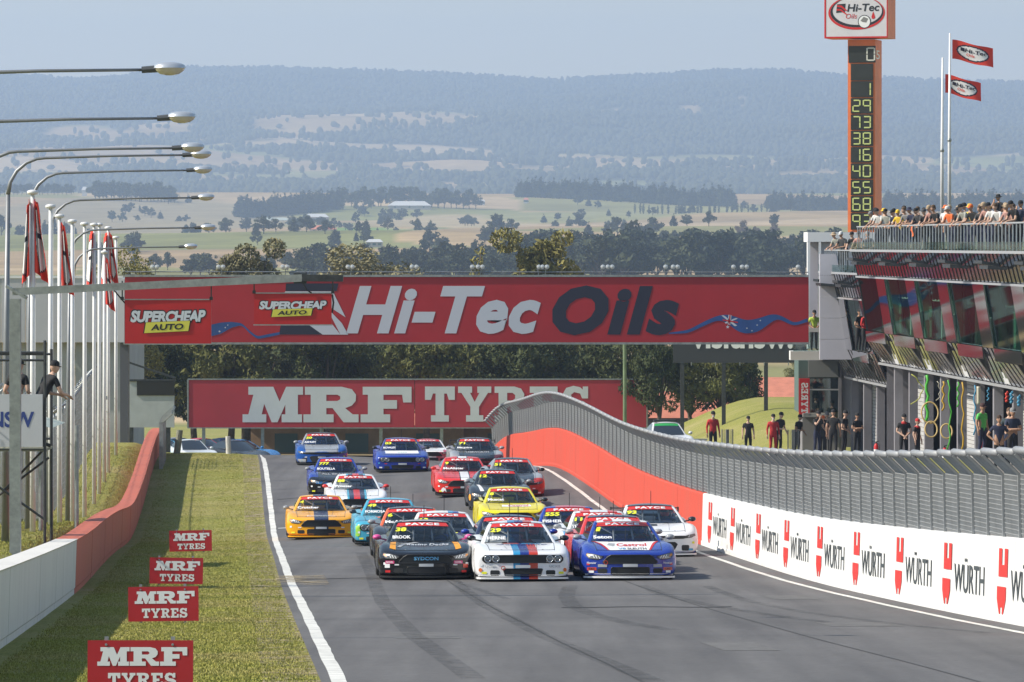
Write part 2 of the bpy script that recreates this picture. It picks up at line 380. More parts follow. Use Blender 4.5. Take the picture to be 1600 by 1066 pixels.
# ------------------------------------------------------------------ far country: paddocks, valley, forested range
RX = [-1500, -600, 0, 120, 180, 280, 430, 560, 700, 860, 1000, 1130, 1230, 1320, 1450, 1600, 2200, 3200]
RY = [132, 116, 120, 129, 126, 111, 111, 115, 120, 130, 123, 115, 115, 124, 130, 134, 126, 140]
HD = [330, 420, 700, 1000, 1300, 1600, 2000, 2500, 3200, 4000, 4600, 5200, 6000, 6900, 7400, 8000, 9000, 10000, 11000, 12000, 13000, 15000]
HY = [712, 700, 655, 560, 478, 434, 418, 398, 366, 340, 320, 303, 309, 306, 288, 262, 215, 172, 135, 105, 135, 190]
pxs = np.linspace(-1500, 3100, 330)
dsf = np.concatenate([np.linspace(330, 1300, 26), np.linspace(1360, 5200, 120), np.linspace(5250, 13000, 170), [13600, 15000]])
PX, DD = np.meshgrid(pxs, dsf)
def vnoise(x, y, s, seed):
    r = np.random.default_rng(seed); out = 0
    for k in range(5):
        a = r.uniform(0, 6.28); f = (1.7 ** k) * r.uniform(.8, 1.2); ph = r.uniform(0, 6.28, 2)
        cx, sx = math.cos(a), math.sin(a)
        out = out + np.sin((x * cx + y * sx) * f / s + ph[0]) * np.sin((-x * sx + y * cx) * f / s * 1.13 + ph[1]) / (1.45 ** k)
    return out / 2.2
XX = (PX - 800) / F * DD
YP = np.interp(DD, HD, HY)
rw = ss(DD, 8200, 12000); YP = YP + (np.interp(PX, RX, RY) - 105) * rw
ZH = CAMZ + (380 - YP) / F * DD
und = vnoise(XX, DD, 520, 3) * 14 * ss(DD, 1500, 3000) * (1 - ss(DD, 4300, 5200)) * .95 + vnoise(XX, DD, 420, 5) * 26 * ss(DD, 6900, 8200) * (1 - ss(DD, 11300, 12000))
und = und + 9 * vnoise(XX, DD, 900, 9) * ss(DD, 2500, 5000) * (1 - ss(DD, 5600, 6500))
ZH = ZH + und
def hill_z(X, d):
    """interpolated far terrain height"""
    px = 800 + X * F / d
    i = np.clip(np.searchsorted(dsf, d) - 1, 0, len(dsf) - 2); j = np.clip(np.searchsorted(pxs, px) - 1, 0, len(pxs) - 2)
    a = (d - dsf[i]) / (dsf[i + 1] - dsf[i]); b_ = (px - pxs[j]) / (pxs[j + 1] - pxs[j])
    return (ZH[i, j] * (1 - a) * (1 - b_) + ZH[i + 1, j] * a * (1 - b_) + ZH[i, j + 1] * (1 - a) * b_ + ZH[i + 1, j + 1] * a * b_)
# land cover: 0 = paddock, 1 = woodland
def landcover(X, d, yp, px):
    fz = 0.62 * vnoise(X, d, 130, 21) + 0.5 * vnoise(X, d, 420, 22)
    fo = ss(fz + 0.75 * ss(d, 8600, 9600) + 0.18, 0.10, 0.22) * ss(d, 6600, 7200)
    def clear(cx, cy, rx, ry, k=1.0):
        q = ((px - cx) / rx) ** 2 + ((yp - cy) / ry) ** 2 + 0.55 * fz
        return k * (1 - ss(q, .75, 1.1))
    cl = 0
    for a in ((590, 200, 190, 15), (480, 206, 90, 12), (735, 195, 75, 12), (955, 183, 50, 7), (860, 270, 70, 14), (1010, 258, 90, 12), (1170, 262, 60, 8), (1520, 262, 110, 18), (250, 205, 60, 10), (120, 210, 90, 12),
              (90, 240, 110, 12), (380, 258, 70, 12), (640, 255, 40, 6), (1080, 176, 20, 4), (1160, 168, 8, 8), (760, 240, 30, 6), (480, 270, 60, 8), (1340, 250, 50, 9), (330, 236, 45, 6)):
        cl = np.maximum(cl, clear(*a))
    return fo * (1 - cl)
LC = landcover(XX, DD, YP, PX)
v = np.stack([XX, DD, ZH], -1).reshape(-1, 3); n = len(pxs); k = len(dsf)
i = (np.arange(k - 1)[:, None] * n + np.arange(n - 1)[None, :]).ravel()
me = np_mesh('hills', v, np.stack([i, i + 1, i + n + 1, i + n], -1), True)
at_ = me.attributes.new('woodland', 'FLOAT', 'POINT'); at_.data.foreach_set('value', LC.ravel().astype(np.float32))
# paddock colour per place: strips of pasture, stubble and crop
strip = np.zeros(DD.shape + (3,)); 
pal = np.array([(0.34, 0.24, 0.12), (0.42, 0.30, 0.16), (0.25, 0.235, 0.09), (0.37, 0.26, 0.14), (0.215, 0.215, 0.075), (0.46, 0.34, 0.20)])
band = (DD + 160 * vnoise(XX, DD, 700, 31) + XX * .35)
ci = (np.floor(band / 330) + 3 * np.floor((XX + 90 * vnoise(XX, DD, 500, 33)) / (60 + DD * .06))).astype(int) % len(pal)
strip = pal[ci] * (1 + .28 * vnoise(XX, DD, 90, 40)[..., None])
def put(cx, cy, rx, ry, col):
    q = ((PX - cx) / rx) ** 2 + ((YP - cy) / ry) ** 2
    w_ = (1 - ss(q, .8, 1.1))[..., None]; return strip * (1 - w_) + np.array(col) * w_
strip = put(560, 358, 85, 4.5, (0.17, 0.26, 0.06)); strip = put(300, 368, 130, 7, (0.2, 0.25, 0.08)); strip = put(700, 338, 150, 12, (0.42, 0.33, 0.19))
strip = put(940, 332, 200, 10, (0.27, 0.26, 0.11)); strip = put(300, 297, 130, 6, (0.25, 0.27, 0.1)); strip = put(220, 335, 260, 22, (0.31, 0.255, 0.155))
ca = me.color_attributes.new('paddock', 'FLOAT_COLOR', 'POINT')
ca.data.foreach_set('color', np.concatenate([np.clip(strip, 0, 1), np.ones(DD.shape + (1,))], -1).astype(np.float32).ravel())
hm = bpy.data.materials.new('country'); hm.use_nodes = True; t = hm.node_tree; b = t.nodes['Principled BSDF']; b.inputs['Roughness'].default_value = .95; b.inputs['Specular IOR Level'].default_value = .1
a1 = t.nodes.new('ShaderNodeAttribute'); a1.attribute_name = 'woodland'; a2 = t.nodes.new('ShaderNodeAttribute'); a2.attribute_name = 'paddock'
g = t.nodes.new('ShaderNodeNewGeometry'); n1 = t.nodes.new('ShaderNodeTexNoise'); n1.inputs['Scale'].default_value = .022; n1.inputs['Detail'].default_value = 10; n1.inputs['Roughness'].default_value = .8
t.links.new(g.outputs['Position'], n1.inputs['Vector'])
r1 = t.nodes.new('ShaderNodeValToRGB'); r1.color_ramp.elements[0].position = .35; r1.color_ramp.elements[0].color = (.028, .038, .022, 1); r1.color_ramp.elements[1].position = .7; r1.color_ramp.elements[1].color = (.08, .085, .045, 1)
t.links.new(n1.outputs[0], r1.inputs[0])
m0 = t.nodes.new('ShaderNodeMix'); m0.data_type = 'RGBA'; m0.blend_type = 'MULTIPLY'; m0.inputs[0].default_value = .95; t.links.new(a2.outputs[0], m0.inputs[6])
r3 = t.nodes.new('ShaderNodeMapRange'); r3.inputs[1].default_value = .3; r3.inputs[2].default_value = .7; r3.inputs[3].default_value = .6; r3.inputs[4].default_value = 1.15; t.links.new(n1.outputs[0], r3.inputs[0]); t.links.new(r3.outputs[0], m0.inputs[7])
m1 = t.nodes.new('ShaderNodeMix'); m1.data_type = 'RGBA'; t.links.new(a1.outputs['Fac'], m1.inputs[0]); t.links.new(m0.outputs[2], m1.inputs[6]); t.links.new(r1.outputs[0], m1.inputs[7])
t.links.new(m1.outputs[2], b.inputs['Base Color'])
tag(link('hills', me, hm), kind='structure')

# tree-by-tree woodland over the range: too far and too many to count
def forest(n):
    px = rng.uniform(-120, 1720, n * 3); d = rng.uniform(6700, 12250, n * 3)
    X = (px - 800) / F * d; z = hill_z(X, d); yp = 380 - (z - CAMZ) * F / d
    lc = landcover(X, d, np.interp(d, HD, HY) + (np.interp(px, RX, RY) - 105) * ss(d, 8200, 12000), px)
    keep = rng.uniform(0, 1, n * 3) < (lc * .95 + .07) * np.where(d > 11700, 1, .8)
    X, d, z = X[keep][:n], d[keep][:n], z[keep][:n]; n = len(X)
    r = rng.uniform(3.0, 7.0, n) ; h = rng.uniform(7, 15, n)
    ring = []; K = 5
    for lv, (rr, hh) in enumerate(((.55, .15), (1.0, .5), (.65, .85))):
        for k_ in range(K):
            a = 2 * math.pi * (k_ + lv * .5) / K + rng.uniform(-.3, .3, n); q = rr * r * rng.uniform(.75, 1.25, n)
            ring.append(np.stack([X + np.cos(a) * q, d + np.sin(a) * q, z + h * hh * rng.uniform(.88, 1.12, n)], -1))
    ring.append(np.stack([X, d, z + h], -1))
    v = np.stack(ring, 1); m = v.shape[1]; fs = []
    for lv in range(2):
        for k_ in range(K):
            a, b_ = lv * K + k_, lv * K + (k_ + 1) % K; c_, e_ = a + K, b_ + K
            fs += [(a, b_, c_), (b_, e_, c_)]
    for k_ in range(K): fs.append((2 * K + k_, 2 * K + (k_ + 1) % K, 3 * K))
    f = (np.arange(n)[:, None, None] * m + np.array(fs)[None]).reshape(-1, 3)
    return np_mesh('forest', v.reshape(-1, 3), f, True)
fm = mat('eucalypt_forest', (.042, .05, .028), .9, nz=(.02, .5, (.07, .073, .042)), world=True, spec=.1)
tag(link('forest', forest(34000), fm), 'hazy eucalypt forest covering the distant mountain range', 'forest', kind='stuff')
# ------------------------------------------------------------------ concrete walls
def wall_run(name, label, u0, h, thick, d0, d1, step, colour_of, side, hfun=None):
    """a run of cast panels along the track; side=+1 thickness grows to the right"""
    root = empty(name, at(u0, (d0 + d1) / 2), label=label, cat='wall'); inv = Matrix.Translation(-root.location)
    d = d0; k = 0
    while d < d1 - .1:
        e = min(d + step, d1); rows = []
        for q in np.linspace(d + .0025, e - .0025, 4):
            hh = hfun(q) if hfun else h
            b0 = at(u0, q); z = b0.z; j = .002 * math.sin(k * 2.3)
            sec = [(0, -.15), (0, .10), (side * .02, .13), (side * .05, hh - .03), (side * .075, hh), (side * (thick - .05), hh), (side * (thick - .02), hh - .03), (side * thick, -.15)]
            rows.append([Vector((b0.x + a + j, q, z + c)) - root.location for a, c in sec])
        mb = MB().grid(rows); n = len(rows[0])
        mb.f.append(tuple(range(n))); mb.f.append(tuple(3 * n + i for i in reversed(range(n)))); mb.mi += [0, 0]
        mb.build('wall_panel', colour_of((d + e) / 2), root)
        d = e; k += 1
    return root
def stained(name, col, dirtc, s=1.0, streak=.5):
    """painted concrete with dirt at the foot of its own making (splash, streaks)"""
    m = bpy.data.materials.new(name); m.use_nodes = True; t = m.node_tree; b = t.nodes['Principled BSDF']; b.inputs['Roughness'].default_value = .75
    g = t.nodes.new('ShaderNodeNewGeometry'); mp = t.nodes.new('ShaderNodeMapping'); mp.inputs['Scale'].default_value = (3, 1.6, .35); t.links.new(g.outputs['Position'], mp.inputs['Vector'])
    n = t.nodes.new('ShaderNodeTexNoise'); n.inputs['Scale'].default_value = s; n.inputs['Detail'].default_value = 8; n.inputs['Roughness'].default_value = .7; t.links.new(mp.outputs[0], n.inputs['Vector'])
    r = t.nodes.new('ShaderNodeMapRange'); r.inputs[1].default_value = .45; r.inputs[2].default_value = .85; r.inputs[4].default_value = streak; t.links.new(n.outputs[0], r.inputs[0])
    mx = t.nodes.new('ShaderNodeMix'); mx.data_type = 'RGBA'; mx.inputs[6].default_value = col + (1,); mx.inputs[7].default_value = dirtc + (1,); t.links.new(r.outputs[0], mx.inputs[0]); t.links.new(mx.outputs[2], b.inputs['Base Color'])
    n2 = t.nodes.new('ShaderNodeTexNoise'); n2.inputs['Scale'].default_value = 12; n2.inputs['Detail'].default_value = 6; t.links.new(g.outputs['Position'], n2.inputs['Vector'])
    bp = t.nodes.new('ShaderNodeBump'); bp.inputs['Strength'].default_value = .2; bp.inputs['Distance'].default_value = .02; t.links.new(n2.outputs[0], bp.inputs['Height']); t.links.new(bp.outputs[0], b.inputs['Normal'])
    MATS[name] = m; return m
w_white = stained('white_wall_paint', (.70, .70, .70), (.48, .47, .45), 1.0, .6)
w_red = stained('red_wall_paint', (.56, .062, .030), (.43, .09, .06), 1.0, .75)
w_conc = stained('bare_concrete_wall', (.66, .64, .61), (.45, .43, .40), 1.0, .6)
w_redl = stained('faded_red_wall_paint', (.52, .125, .075), (.42, .16, .11), 1.0, .65)
ULW = -3.05
wall_run('concrete_wall', 'low left concrete barrier, bare grey near and faded red further on', ULW, 1.05, -.3, 52, 238, 4.0, lambda d: w_conc if d < 107 else w_redl, 1)
UPW = 11.6
pit_h = lambda d: 1.30 + .12 * float(ss(d, 140, 185))
pit_wall = wall_run('pit_wall', 'right concrete pit wall, white with logos near and bright red further on', UPW, 1.3, .3, 64.65, 262, 4.05, lambda d: w_white if d < 141.4 else w_red, 1, pit_h)
# logo repeated along the white part
wz_grey = mat('dark_grey_print', (.055, .065, .07), .6); wz_red = mat('logo_red', (.66, .03, .02), .55)
def wallpt(d, h, off=.012):
    p = at(UPW, d); return Vector((p.x + .02 + .03 * h / 1.3 - off, d, p.z + h))
def wall_print(name, vf, m, dc, dl, z0, z1):
    """2d print (unit box) wrapped on the wall face: starts at distance dc, runs dl towards the camera"""
    v, f = vf[0], vf[1]; me = bpy.data.meshes.new(name)
    me.from_pydata([tuple(wallpt(dc - a * dl, z0 + b * (z1 - z0)) - pit_wall.location) for a, b in v], [], f); me.update()
    return link(name, me, m, pit_wall)
emb_top = shape2d([[(0, 0), (0, 1), (.36, 1), (.36, .42), (.64, .42), (.64, 1), (1, 1), (1, 0)]])
emb_bot = shape2d([[(0, 1), (1, 1), (1, .55), (.86, .25), (.72, 0), (.6, 0), (.6, .25), (.4, .25), (.4, 0), (.28, 0), (.14, .25), (0, .55)]])
wurth = text2d('W\u00dcRTH', .005)
W2 = text2d('WURTH', .035)
um = text2d('\u00fc', .03)
for dc in (139.3, 133, 126.5, 120, 113.2, 106.5, 99.6, 92.9, 86.2, 79.6):
    wall_print('logo_emblem', emb_top, wz_red, dc + .42, 1.0, .70, 1.13)
    wall_print('logo_emblem', emb_bot, wz_red, dc + .56, 1.0, .13, .55)
    wall_print('logo_lettering', wurth, wz_grey, dc - .95, 3.7, .36, .92)

# ------------------------------------------------------------------ debris fence on the pit wall
fence_wire = mat('fence_wire', (.31, .32, .33), .7, .1, nz=(1.5, .2))
FH, FS = .95, 1.8
mb = MB()
wr = .0055
for k in range(45): x = (k + .5) * FS / 45; mb.bar((x, 0, .0), (x, 0, FH), wr * 2); mb.bar((x, 0, FH), (x, .30, FH + .30), wr * 2)
for k in range(13): z = .03 + k * .074; mb.bar((0, .006, z), (FS, .006, z), wr * 2)
for k in range(4): mb.bar((0, .04 + k * .08, FH + .04 + k * .08), (FS, .04 + k * .08, FH + .04 + k * .08), wr * 2)
panel_me = mb.mesh('wire_panel')
post_me = MB().bar((0, .03, 0), (0, .03, FH), .035, .035).bar((0, .03, FH), (0, .33, FH + .30), .035, .035).mesh('post')
cap_me = MB().tube([(.05, .32, FH + .33), (FS - .05, .32, FH + .33)], .055, 8).mesh('top_rail', True)
cap_m = mat('top_rail_metal', (.30, .31, .33), .6, .3, nz=(1.0, .2))
fence = empty('debris_fence', at(UPW, 150, 1.3), label='long grey wire debris fence with angled top rail on the pit wall', cat='fence')
fd = 67.0
while fd < 258:
    p = at(UPW + .16, fd, pit_h(fd)); q = at(UPW + .16, fd + FS, pit_h(fd + FS)); dr = (q - p); L = dr.length; dr.normalize()
    side = Vector((-1, -SL, 0)).normalized()          # leans out over the track
    M = Matrix((( dr.x * L / FS, side.x, 0, p.x), (dr.y * L / FS, side.y, 0, p.y), (dr.z * L / FS, side.z, 1, p.z), (0, 0, 0, 1)))
    for nm, me, m_ in (('wire_panel', panel_me, fence_wire), ('post', post_me, fence_wire), ('top_rail', cap_me, cap_m)):
        o = link(nm, me, m_, fence); o.matrix_world = M; o.matrix_parent_inverse = Matrix.Translation(-fence.location)
        o.matrix_basis = M
    fd += FS

# ------------------------------------------------------------------ left: bank fence of posts and wire
bank_fence = empty('wire_fence', at(-5.6, 160), label='tall galvanised wire mesh fence with sloping top rail behind the white flagpoles', cat='fence')
mb = MB()
for k in range(14): x = k * 3.0 / 14; mb.bar((x, 0, .05), (x, 0, 2.9), .010)
for k in range(13): z = .1 + k * .22; mb.bar((0, .01, z), (3, .01, z), .010)
bp_me = mb.mesh('wire_panel'); bpo_me = MB().tube([(0, 0, -.3), (0, 0, 3.05)], .045, 8).tube([(0, 0, 3.0), (.42, 0, 3.35)], .03, 6).mesh('post', True)
fd = 104.0
while fd < 222:
    p = at(-5.6, fd); q = at(-5.6, fd + 3); dr = q - p; L = dr.length; dr.normalize()
    M = Matrix(((dr.x * L / 3, 1, 0, p.x), (dr.y * L / 3, 0, 0, p.y), (dr.z * L / 3, 0, 1, p.z), (0, 0, 0, 1)))
    o = link('wire_panel', bp_me, fence_wire, bank_fence); o.matrix_basis = Matrix.Translation(-bank_fence.location) @ M
    o = link('post', bpo_me, galv, bank_fence); o.location = p - bank_fence.location
    o = MB().tube([p + Vector((0, 0, 3.05)) - bank_fence.location, q + Vector((0, 0, 3.05)) - bank_fence.location], .016, 6).build('top_rail', galv, bank_fence)
    fd += 3
# cranked end of the left debris fence
ef = empty('debris_fence', at(-2.7, 214), label='short end of debris fence with cranked top behind the left wall', cat='fence')
for k in range(5):
    p = at(-2.75, 212 + k * 2.2) - ef.location
    MB().bar(p, p + Vector((0, 0, 1.75)), .14, .14).bar(p + Vector((0, 0, 1.72)), p + Vector((.42, -.1, 2.1)), .1, .1).build('post', galv, ef)
    if k < 4:
        q = at(-2.75, 212 + (k + 1) * 2.2) - ef.location; mb = MB()
        for j in range(15): a = p.lerp(q, j / 15); mb.bar(a, a + Vector((0, 0, 1.75)), .014); mb.bar(a + Vector((0, 0, 1.75)), a + Vector((.4, 0, 2.08)), .014)
        for j in range(14): mb.bar(p + Vector((0, 0, .1 + j * .125)), q + Vector((0, 0, .1 + j * .125)), .012)
        mb.build('wire_panel', fence_wire, ef)

# ------------------------------------------------------------------ slab-serif lettering
def px_poly(pts): return [((x - 612) / 170.0, (800 - y) / 170.0) for x, y in pts]
MRF = [px_poly([(640,630),(760,630),(790,700),(822,630),(903,630),(903,668),(878,668),(878,762),(898,762),(898,800),(800,800),(800,762),(818,762),(818,715),(780,800),(752,800),(716,712),(704,762),(726,762),(726,800),(612,800),(612,762),(640,762),(664,668),(640,668)]),
       px_poly([(912,630),(1090,630),(1138,642),(1158,668),(1156,698),(1138,720),(1106,732),(1142,762),(1170,762),(1170,800),(1098,800),(1045,732),(1015,732),(1015,762),(1050,762),(1050,800),(905,800),(905,762),(940,762),(940,668),(912,668)]),
       px_poly([(1015,668),(1068,668),(1082,676),(1082,690),(1068,698),(1015,698)]),
       px_poly([(1190,630),(1425,630),(1425,705),(1385,705),(1380,668),(1290,668),(1290,694),(1355,694),(1355,735),(1290,735),(1290,762),(1322,762),(1322,800),(1180,800),(1180,762),(1215,762),(1215,668),(1190,668)])]
LT = {'T': ([[(0,100),(90,100),(90,62),(72,62),(66,80),(58,80),(58,18),(72,18),(72,0),(18,0),(18,18),(32,18),(32,80),(24,80),(18,62),(0,62)]], 90),
      'Y': ([[(0,100),(42,100),(42,82),(36,82),(50,56),(64,82),(58,82),(58,100),(100,100),(100,82),(90,82),(63,42),(63,18),(76,18),(76,0),(24,0),(24,18),(37,18),(37,42),(10,82),(0,82)]], 100),
      'R': ([[(0,100),(60,100),(80,94),(90,78),(86,60),(68,48),(84,18),(96,18),(96,0),(66,0),(46,42),(38,42),(38,18),(52,18),(52,0),(0,0),(0,18),(12,18),(12,82),(0,82)], [(38,82),(54,82),(62,76),(62,66),(54,60),(38,60)]], 96),
      'E': ([[(0,100),(84,100),(84,64),(68,64),(64,82),(38,82),(38,60),(60,60),(60,42),(38,42),(38,18),(66,18),(70,38),(86,38),(86,0),(0,0),(0,18),(12,18),(12,82),(0,82)]], 86),
      'S': ([[(80,100),(80,66),(62,66),(56,80),(38,84),(28,76),(34,64),(66,58),(84,46),(88,26),(76,6),(54,-2),(34,1),(20,9),(20,0),(2,0),(2,36),(20,36),(28,20),(52,15),(62,24),(56,36),(24,42),(6,56),(2,76),(14,96),(36,102),(56,98),(64,91),(64,100)]], 88)}
def slab(wd):
    polys = []; x = 0
    for ch in wd:
        ps, a = LT[ch]; polys += [[(x + p[0] / 100.0, p[1] / 100.0) for p in pl] for pl in ps]; x += a / 100.0 + .1
    return polys, x - .1
def unit(vf):
    v, f = vf; lo = v.min(0); sz = v.max(0) - lo; return (v - lo) / sz, f
MRF2 = unit(shape2d(MRF)); TY, _ = slab('TYRES'); TY2 = unit(shape2d(TY))
sign_red = mat('sign_red', (.44, .012, .018), .45, nz=(2.0, .12)); board_back = mat('board_back', (.3, .3, .3), .7)

# four low boards on the verge
bm_ = MB(); bm_.box(-.54, .54, 0, .025, .03, .56); board_me = bm_.mesh('panel')
for i, (pxc, dd, tilt, lab) in enumerate(((219, 58.2, 0, 'red tyre-brand board nearest the camera, cut by the bottom edge of the photo'), (255.5, 87.3, -.012, 'second nearest red tyre-brand board standing on the verge'),
                                (275, 115.0, .012, 'red tyre-brand board third from the camera, in line with the wall shadow bands'), (298, 144.5, -.02, 'smallest and farthest of the four red tyre-brand boards on the verge'))):
    X = (pxc - 800) / F * dd
    r = empty('advertising_board', (X, dd, gz(dd, X)), (math.radians(-4), tilt, 0), lab, 'sign', 'red boards standing along the grass verge')
    link('panel', board_me, sign_red, r)
    on_plane('lettering', MRF2, white_print, r, (-.44, -.004, .30), (.92, 0, 0), (0, 0, .19))
    on_plane('lettering', TY2, white_print, r, (-.33, -.004, .08), (.70, 0, 0), (0, 0, .15))
    for sx in (-.35, .33):
        MB().box(sx - .02, sx + .02, .027, .06, -.15, .6).build('stake', galv, r)
        MB().lathe([(0, -.012), (.014, -.010), (.014, 0)], (sx, 0, .515), 8, axis='y').build('bolt', galv, r)

# ------------------------------------------------------------------ big tyre billboard beyond the crest
BD = 320.0
r = empty('billboard', P(650, 712, BD), label='long red tyre billboard with big white slab letters behind the cars', cat='billboard')
def rel(px, py, d, rr): return P(px, py, d) - rr.location
brd_red = mat('billboard_red', (.38, .022, .038), .6, nz=(.5, .12)); brd_white = mat('billboard_white', (.55, .57, .62), .6, nz=(.6, .1))
for x0, x1 in ((295, 647.5), (648.5, 1010)):
    a = rel(x0, 668, BD, r); c = rel(x1, 594, BD, r); MB().box(a.x, c.x, a.y, a.y + .12, a.z, c.z).build('panel', brd_red, r)
a = rel(293, 593.6, BD, r); c = rel(1012, 592, BD, r); MB().box(a.x, c.x, a.y - .04, a.y + .16, a.z, a.z + .06).build('frame_rail', galv, r)
a = rel(293, 669.6, BD, r); c = rel(1012, 668.2, BD, r); MB().box(a.x, c.x, a.y - .04, a.y + .16, a.z, a.z + .05).build('frame_rail', galv, r)
for x in (293.5, 1011): a = rel(x, 668.2, BD, r); c = rel(x, 593.6, BD, r); MB().box(a.x - .04, a.x + .04, a.y - .04, a.y + .16, a.z, c.z).build('frame_post', galv, r)
a = rel(379, 660, BD, r); on_plane('lettering', MRF2, brd_white, r, a + Vector((0, -.02, 0)), (264 / F * BD, 0, 0), (0, 0, 55.5 / F * BD))
a = rel(664, 660, BD, r); on_plane('lettering', TY2, brd_white, r, a + Vector((0, -.02, 0)), (259 / F * BD, 0, 0), (0, 0, 57 / F * BD))
for x in (318, 410, 502, 595, 690, 785, 880, 975):
    a = rel(x, 594, BD, r); g0 = gz(BD + .3, P(x, 700, BD).x) - r.location.z
    MB().box(a.x - .09, a.x + .09, a.y + .13, a.y + .3, g0 - .3, a.z - .02).build('post', galv, r)
# dark billboard behind the pit exit
VD = 292.0
r = empty('billboard', P(1152, 690, VD), label='dark charcoal tourism billboard on tall posts, half hidden by the bridge', cat='billboard')
a = rel(1052, 567, VD, r); c = rel(1262, 500, VD, r); MB().box(a.x, c.x, a.y, a.y + .15, a.z, c.z).build('panel', mat('charcoal_panel', (.035, .038, .045), .5), r)
a = rel(1079, 545, VD, r); words('lettering', 'visitnsw.', white_print, r, a + Vector((0, -.02, 0)), (160 / F * VD, 0, 0), (0, 0, 38 / F * VD), .03)
for x in (1066, 1131, 1197, 1250): a = rel(x, 567, VD, r); MB().box(a.x - .1, a.x + .1, a.y + .02, a.y + .25, a.z - 3.6, a.z - .01).build('post', darksteel, r)
for k in range(5): a = rel(1080 + 38 * k, 567, VD, r); MB().box(a.x - .025, a.x + .025, a.y - .06, a.y - .02, a.z - .14, a.z + .03).build('lamp_bracket', galv, r)
# pale scoreboard on the left
SD = 262.0
r = empty('scoreboard', P(236, 712, SD), label='pale grey scoreboard with a black display strip left of the red tyre billboard', cat='scoreboard')
a = rel(198, 668, SD, r); c = rel(272, 596, SD, r); MB().box(a.x, c.x, a.y, a.y + .3, a.z, c.z).build('panel', mat('pale_board', (.42, .45, .46), .6, nz=(1.5, .15)), r)
a = rel(214, 618, SD, r); c = rel(272.6, 595.4, SD, r); MB().box(a.x, c.x, a.y - .05, a.y + .02, a.z, c.z).build('display', mat('dark_display', (.012, .013, .016), .3), r)
MB().bar(rel(200, 566, SD, r), rel(274, 591, SD, r), .09).build('stay', darksteel, r); MB().bar(rel(199, 594.5, SD, r), rel(275, 594.5, SD, r), .1).build('top_rail', darksteel, r)
for x in (204, 262): a = rel(x, 668, SD, r); MB().box(a.x - .12, a.x + .12, a.y + .05, a.y + .25, a.z - 3.2, a.z).build('leg', darksteel, r)
# wooden posts
wood = mat('weathered_wood', (.26, .26, .19), .85, nz=(3, .4), bump=(20, .4)); whitewood = mat('white_post', (.62, .6, .57), .8, nz=(4, .25))
for (x, yt, yb, d, rr, dx, m_, lab) in ((976, 530, 652, 272, .085, 0, mat('green_pole', (.16, .22, .12), .8, nz=(2, .35)), 'tall thin green timber pole standing before the red billboard'),
                                 (281, 672, 735, 236, .13, -6, wood, 'short leaning greenish timber post at the crest of the grass'), (356, 682, 735, 238, .10, 1, whitewood, 'short white painted post at the crest of the grass')):
    p0 = P(x + dx, yb, d); p1 = P(x, yt, d); p0.z = gz(d, p0.x) - .2
    o = MB().tube([p0, p0.lerp(p1, .5) + Vector((.01, 0, 0)), p1], [rr * 1.12, rr * 1.05, rr], 10).build('wooden_post', m_, smooth=False); tag(o, lab, 'post', 'timber posts near the crest')

# ------------------------------------------------------------------ bridge with the oil banner
HDp = 240.0
r = empty('bridge', P(196, 720, HDp), label='footbridge carrying the wide red oil banner across the track', cat='bridge')
ban = mat('banner_red', (.38, .012, .02), .5, nz=(.7, .12)); navy = mat('banner_navy', (.012, .014, .035), .5); ban_w = mat('banner_white', (.52, .55, .62), .55)
ban_b = mat('banner_blue', (.02, .075, .26), .5, nz=(1.5, .3))
a = rel(195, 535, HDp, r); c = rel(1263.5, 433, HDp, r); MB().box(a.x, c.x, 0, .08, a.z, c.z).build('banner', ban, r)
MB().box(a.x - .1, c.x, .15, 2.6, a.z + .05, a.z + .3).build('deck', concrete, r)
MB().box(a.x - .1, c.x, 2.62, 2.7, a.z, c.z).build('rear_panel', darksteel, r)
MB().box(a.x - .06, c.x, -.06, .12, c.z + .005, c.z + .09).build('top_rail', galv, r); MB().box(a.x - .06, c.x, -.05, .12, a.z - .09, a.z - .005).build('bottom_rail', galv, r)
for k in range(60):
    x = a.x + (c.x - a.x) * k / 59
    if k < 59: MB().bar((x, .2, c.z + .09), (x + (c.x - a.x) / 59, .2, c.z + .09), .03).build('handrail', galv, r) if k % 12 == 0 else None
MB().tube([(a.x, .3, c.z + .22), (c.x, .3, c.z + .2)], .025, 6).build('handrail', galv, r)
def bx(px): return (px - 800) / F * HDp - r.location.x
def bz(py): return CAMZ + (380 - py) / F * HDp - r.location.z
def ban_poly(name, pts, m_, off=-.012): return on_plane(name, shape2d([[(bx(x), bz(y)) for x, y in pl] for pl in pts]), m_, r, (0, off, 0), (1, 0, 0), (0, 0, 1))
words('lettering', 'Hi-Tec', ban_w, r, (bx(541), -.012, bz(522)), (bx(845) - bx(541), 0, 0), (0, 0, bz(447) - bz(522)), .04, .28, 1.06)
words('lettering', 'Oils', navy, r, (bx(863), -.012, bz(524)), (bx(1061) - bx(863), 0, 0), (0, 0, bz(446) - bz(524)), .05, .25, 1.14)
ban_poly('emblem', [[(447, 443), (529, 443), (526, 455), (446, 455)]], navy); ban_poly('emblem', [[(446, 455.5), (520, 455.5), (540, 496), (500, 470), (440, 462)]], ban_w)
ban_poly('emblem', [[(436, 523), (439, 506), (480, 506), (504, 523)]], navy); ban_poly('emblem', [[(480, 506), (520, 508), (532, 523), (504, 523)]], ban_w); ban_poly('emblem', [[(510, 480), (534, 505), (544, 523), (532, 523)]], ban_w)
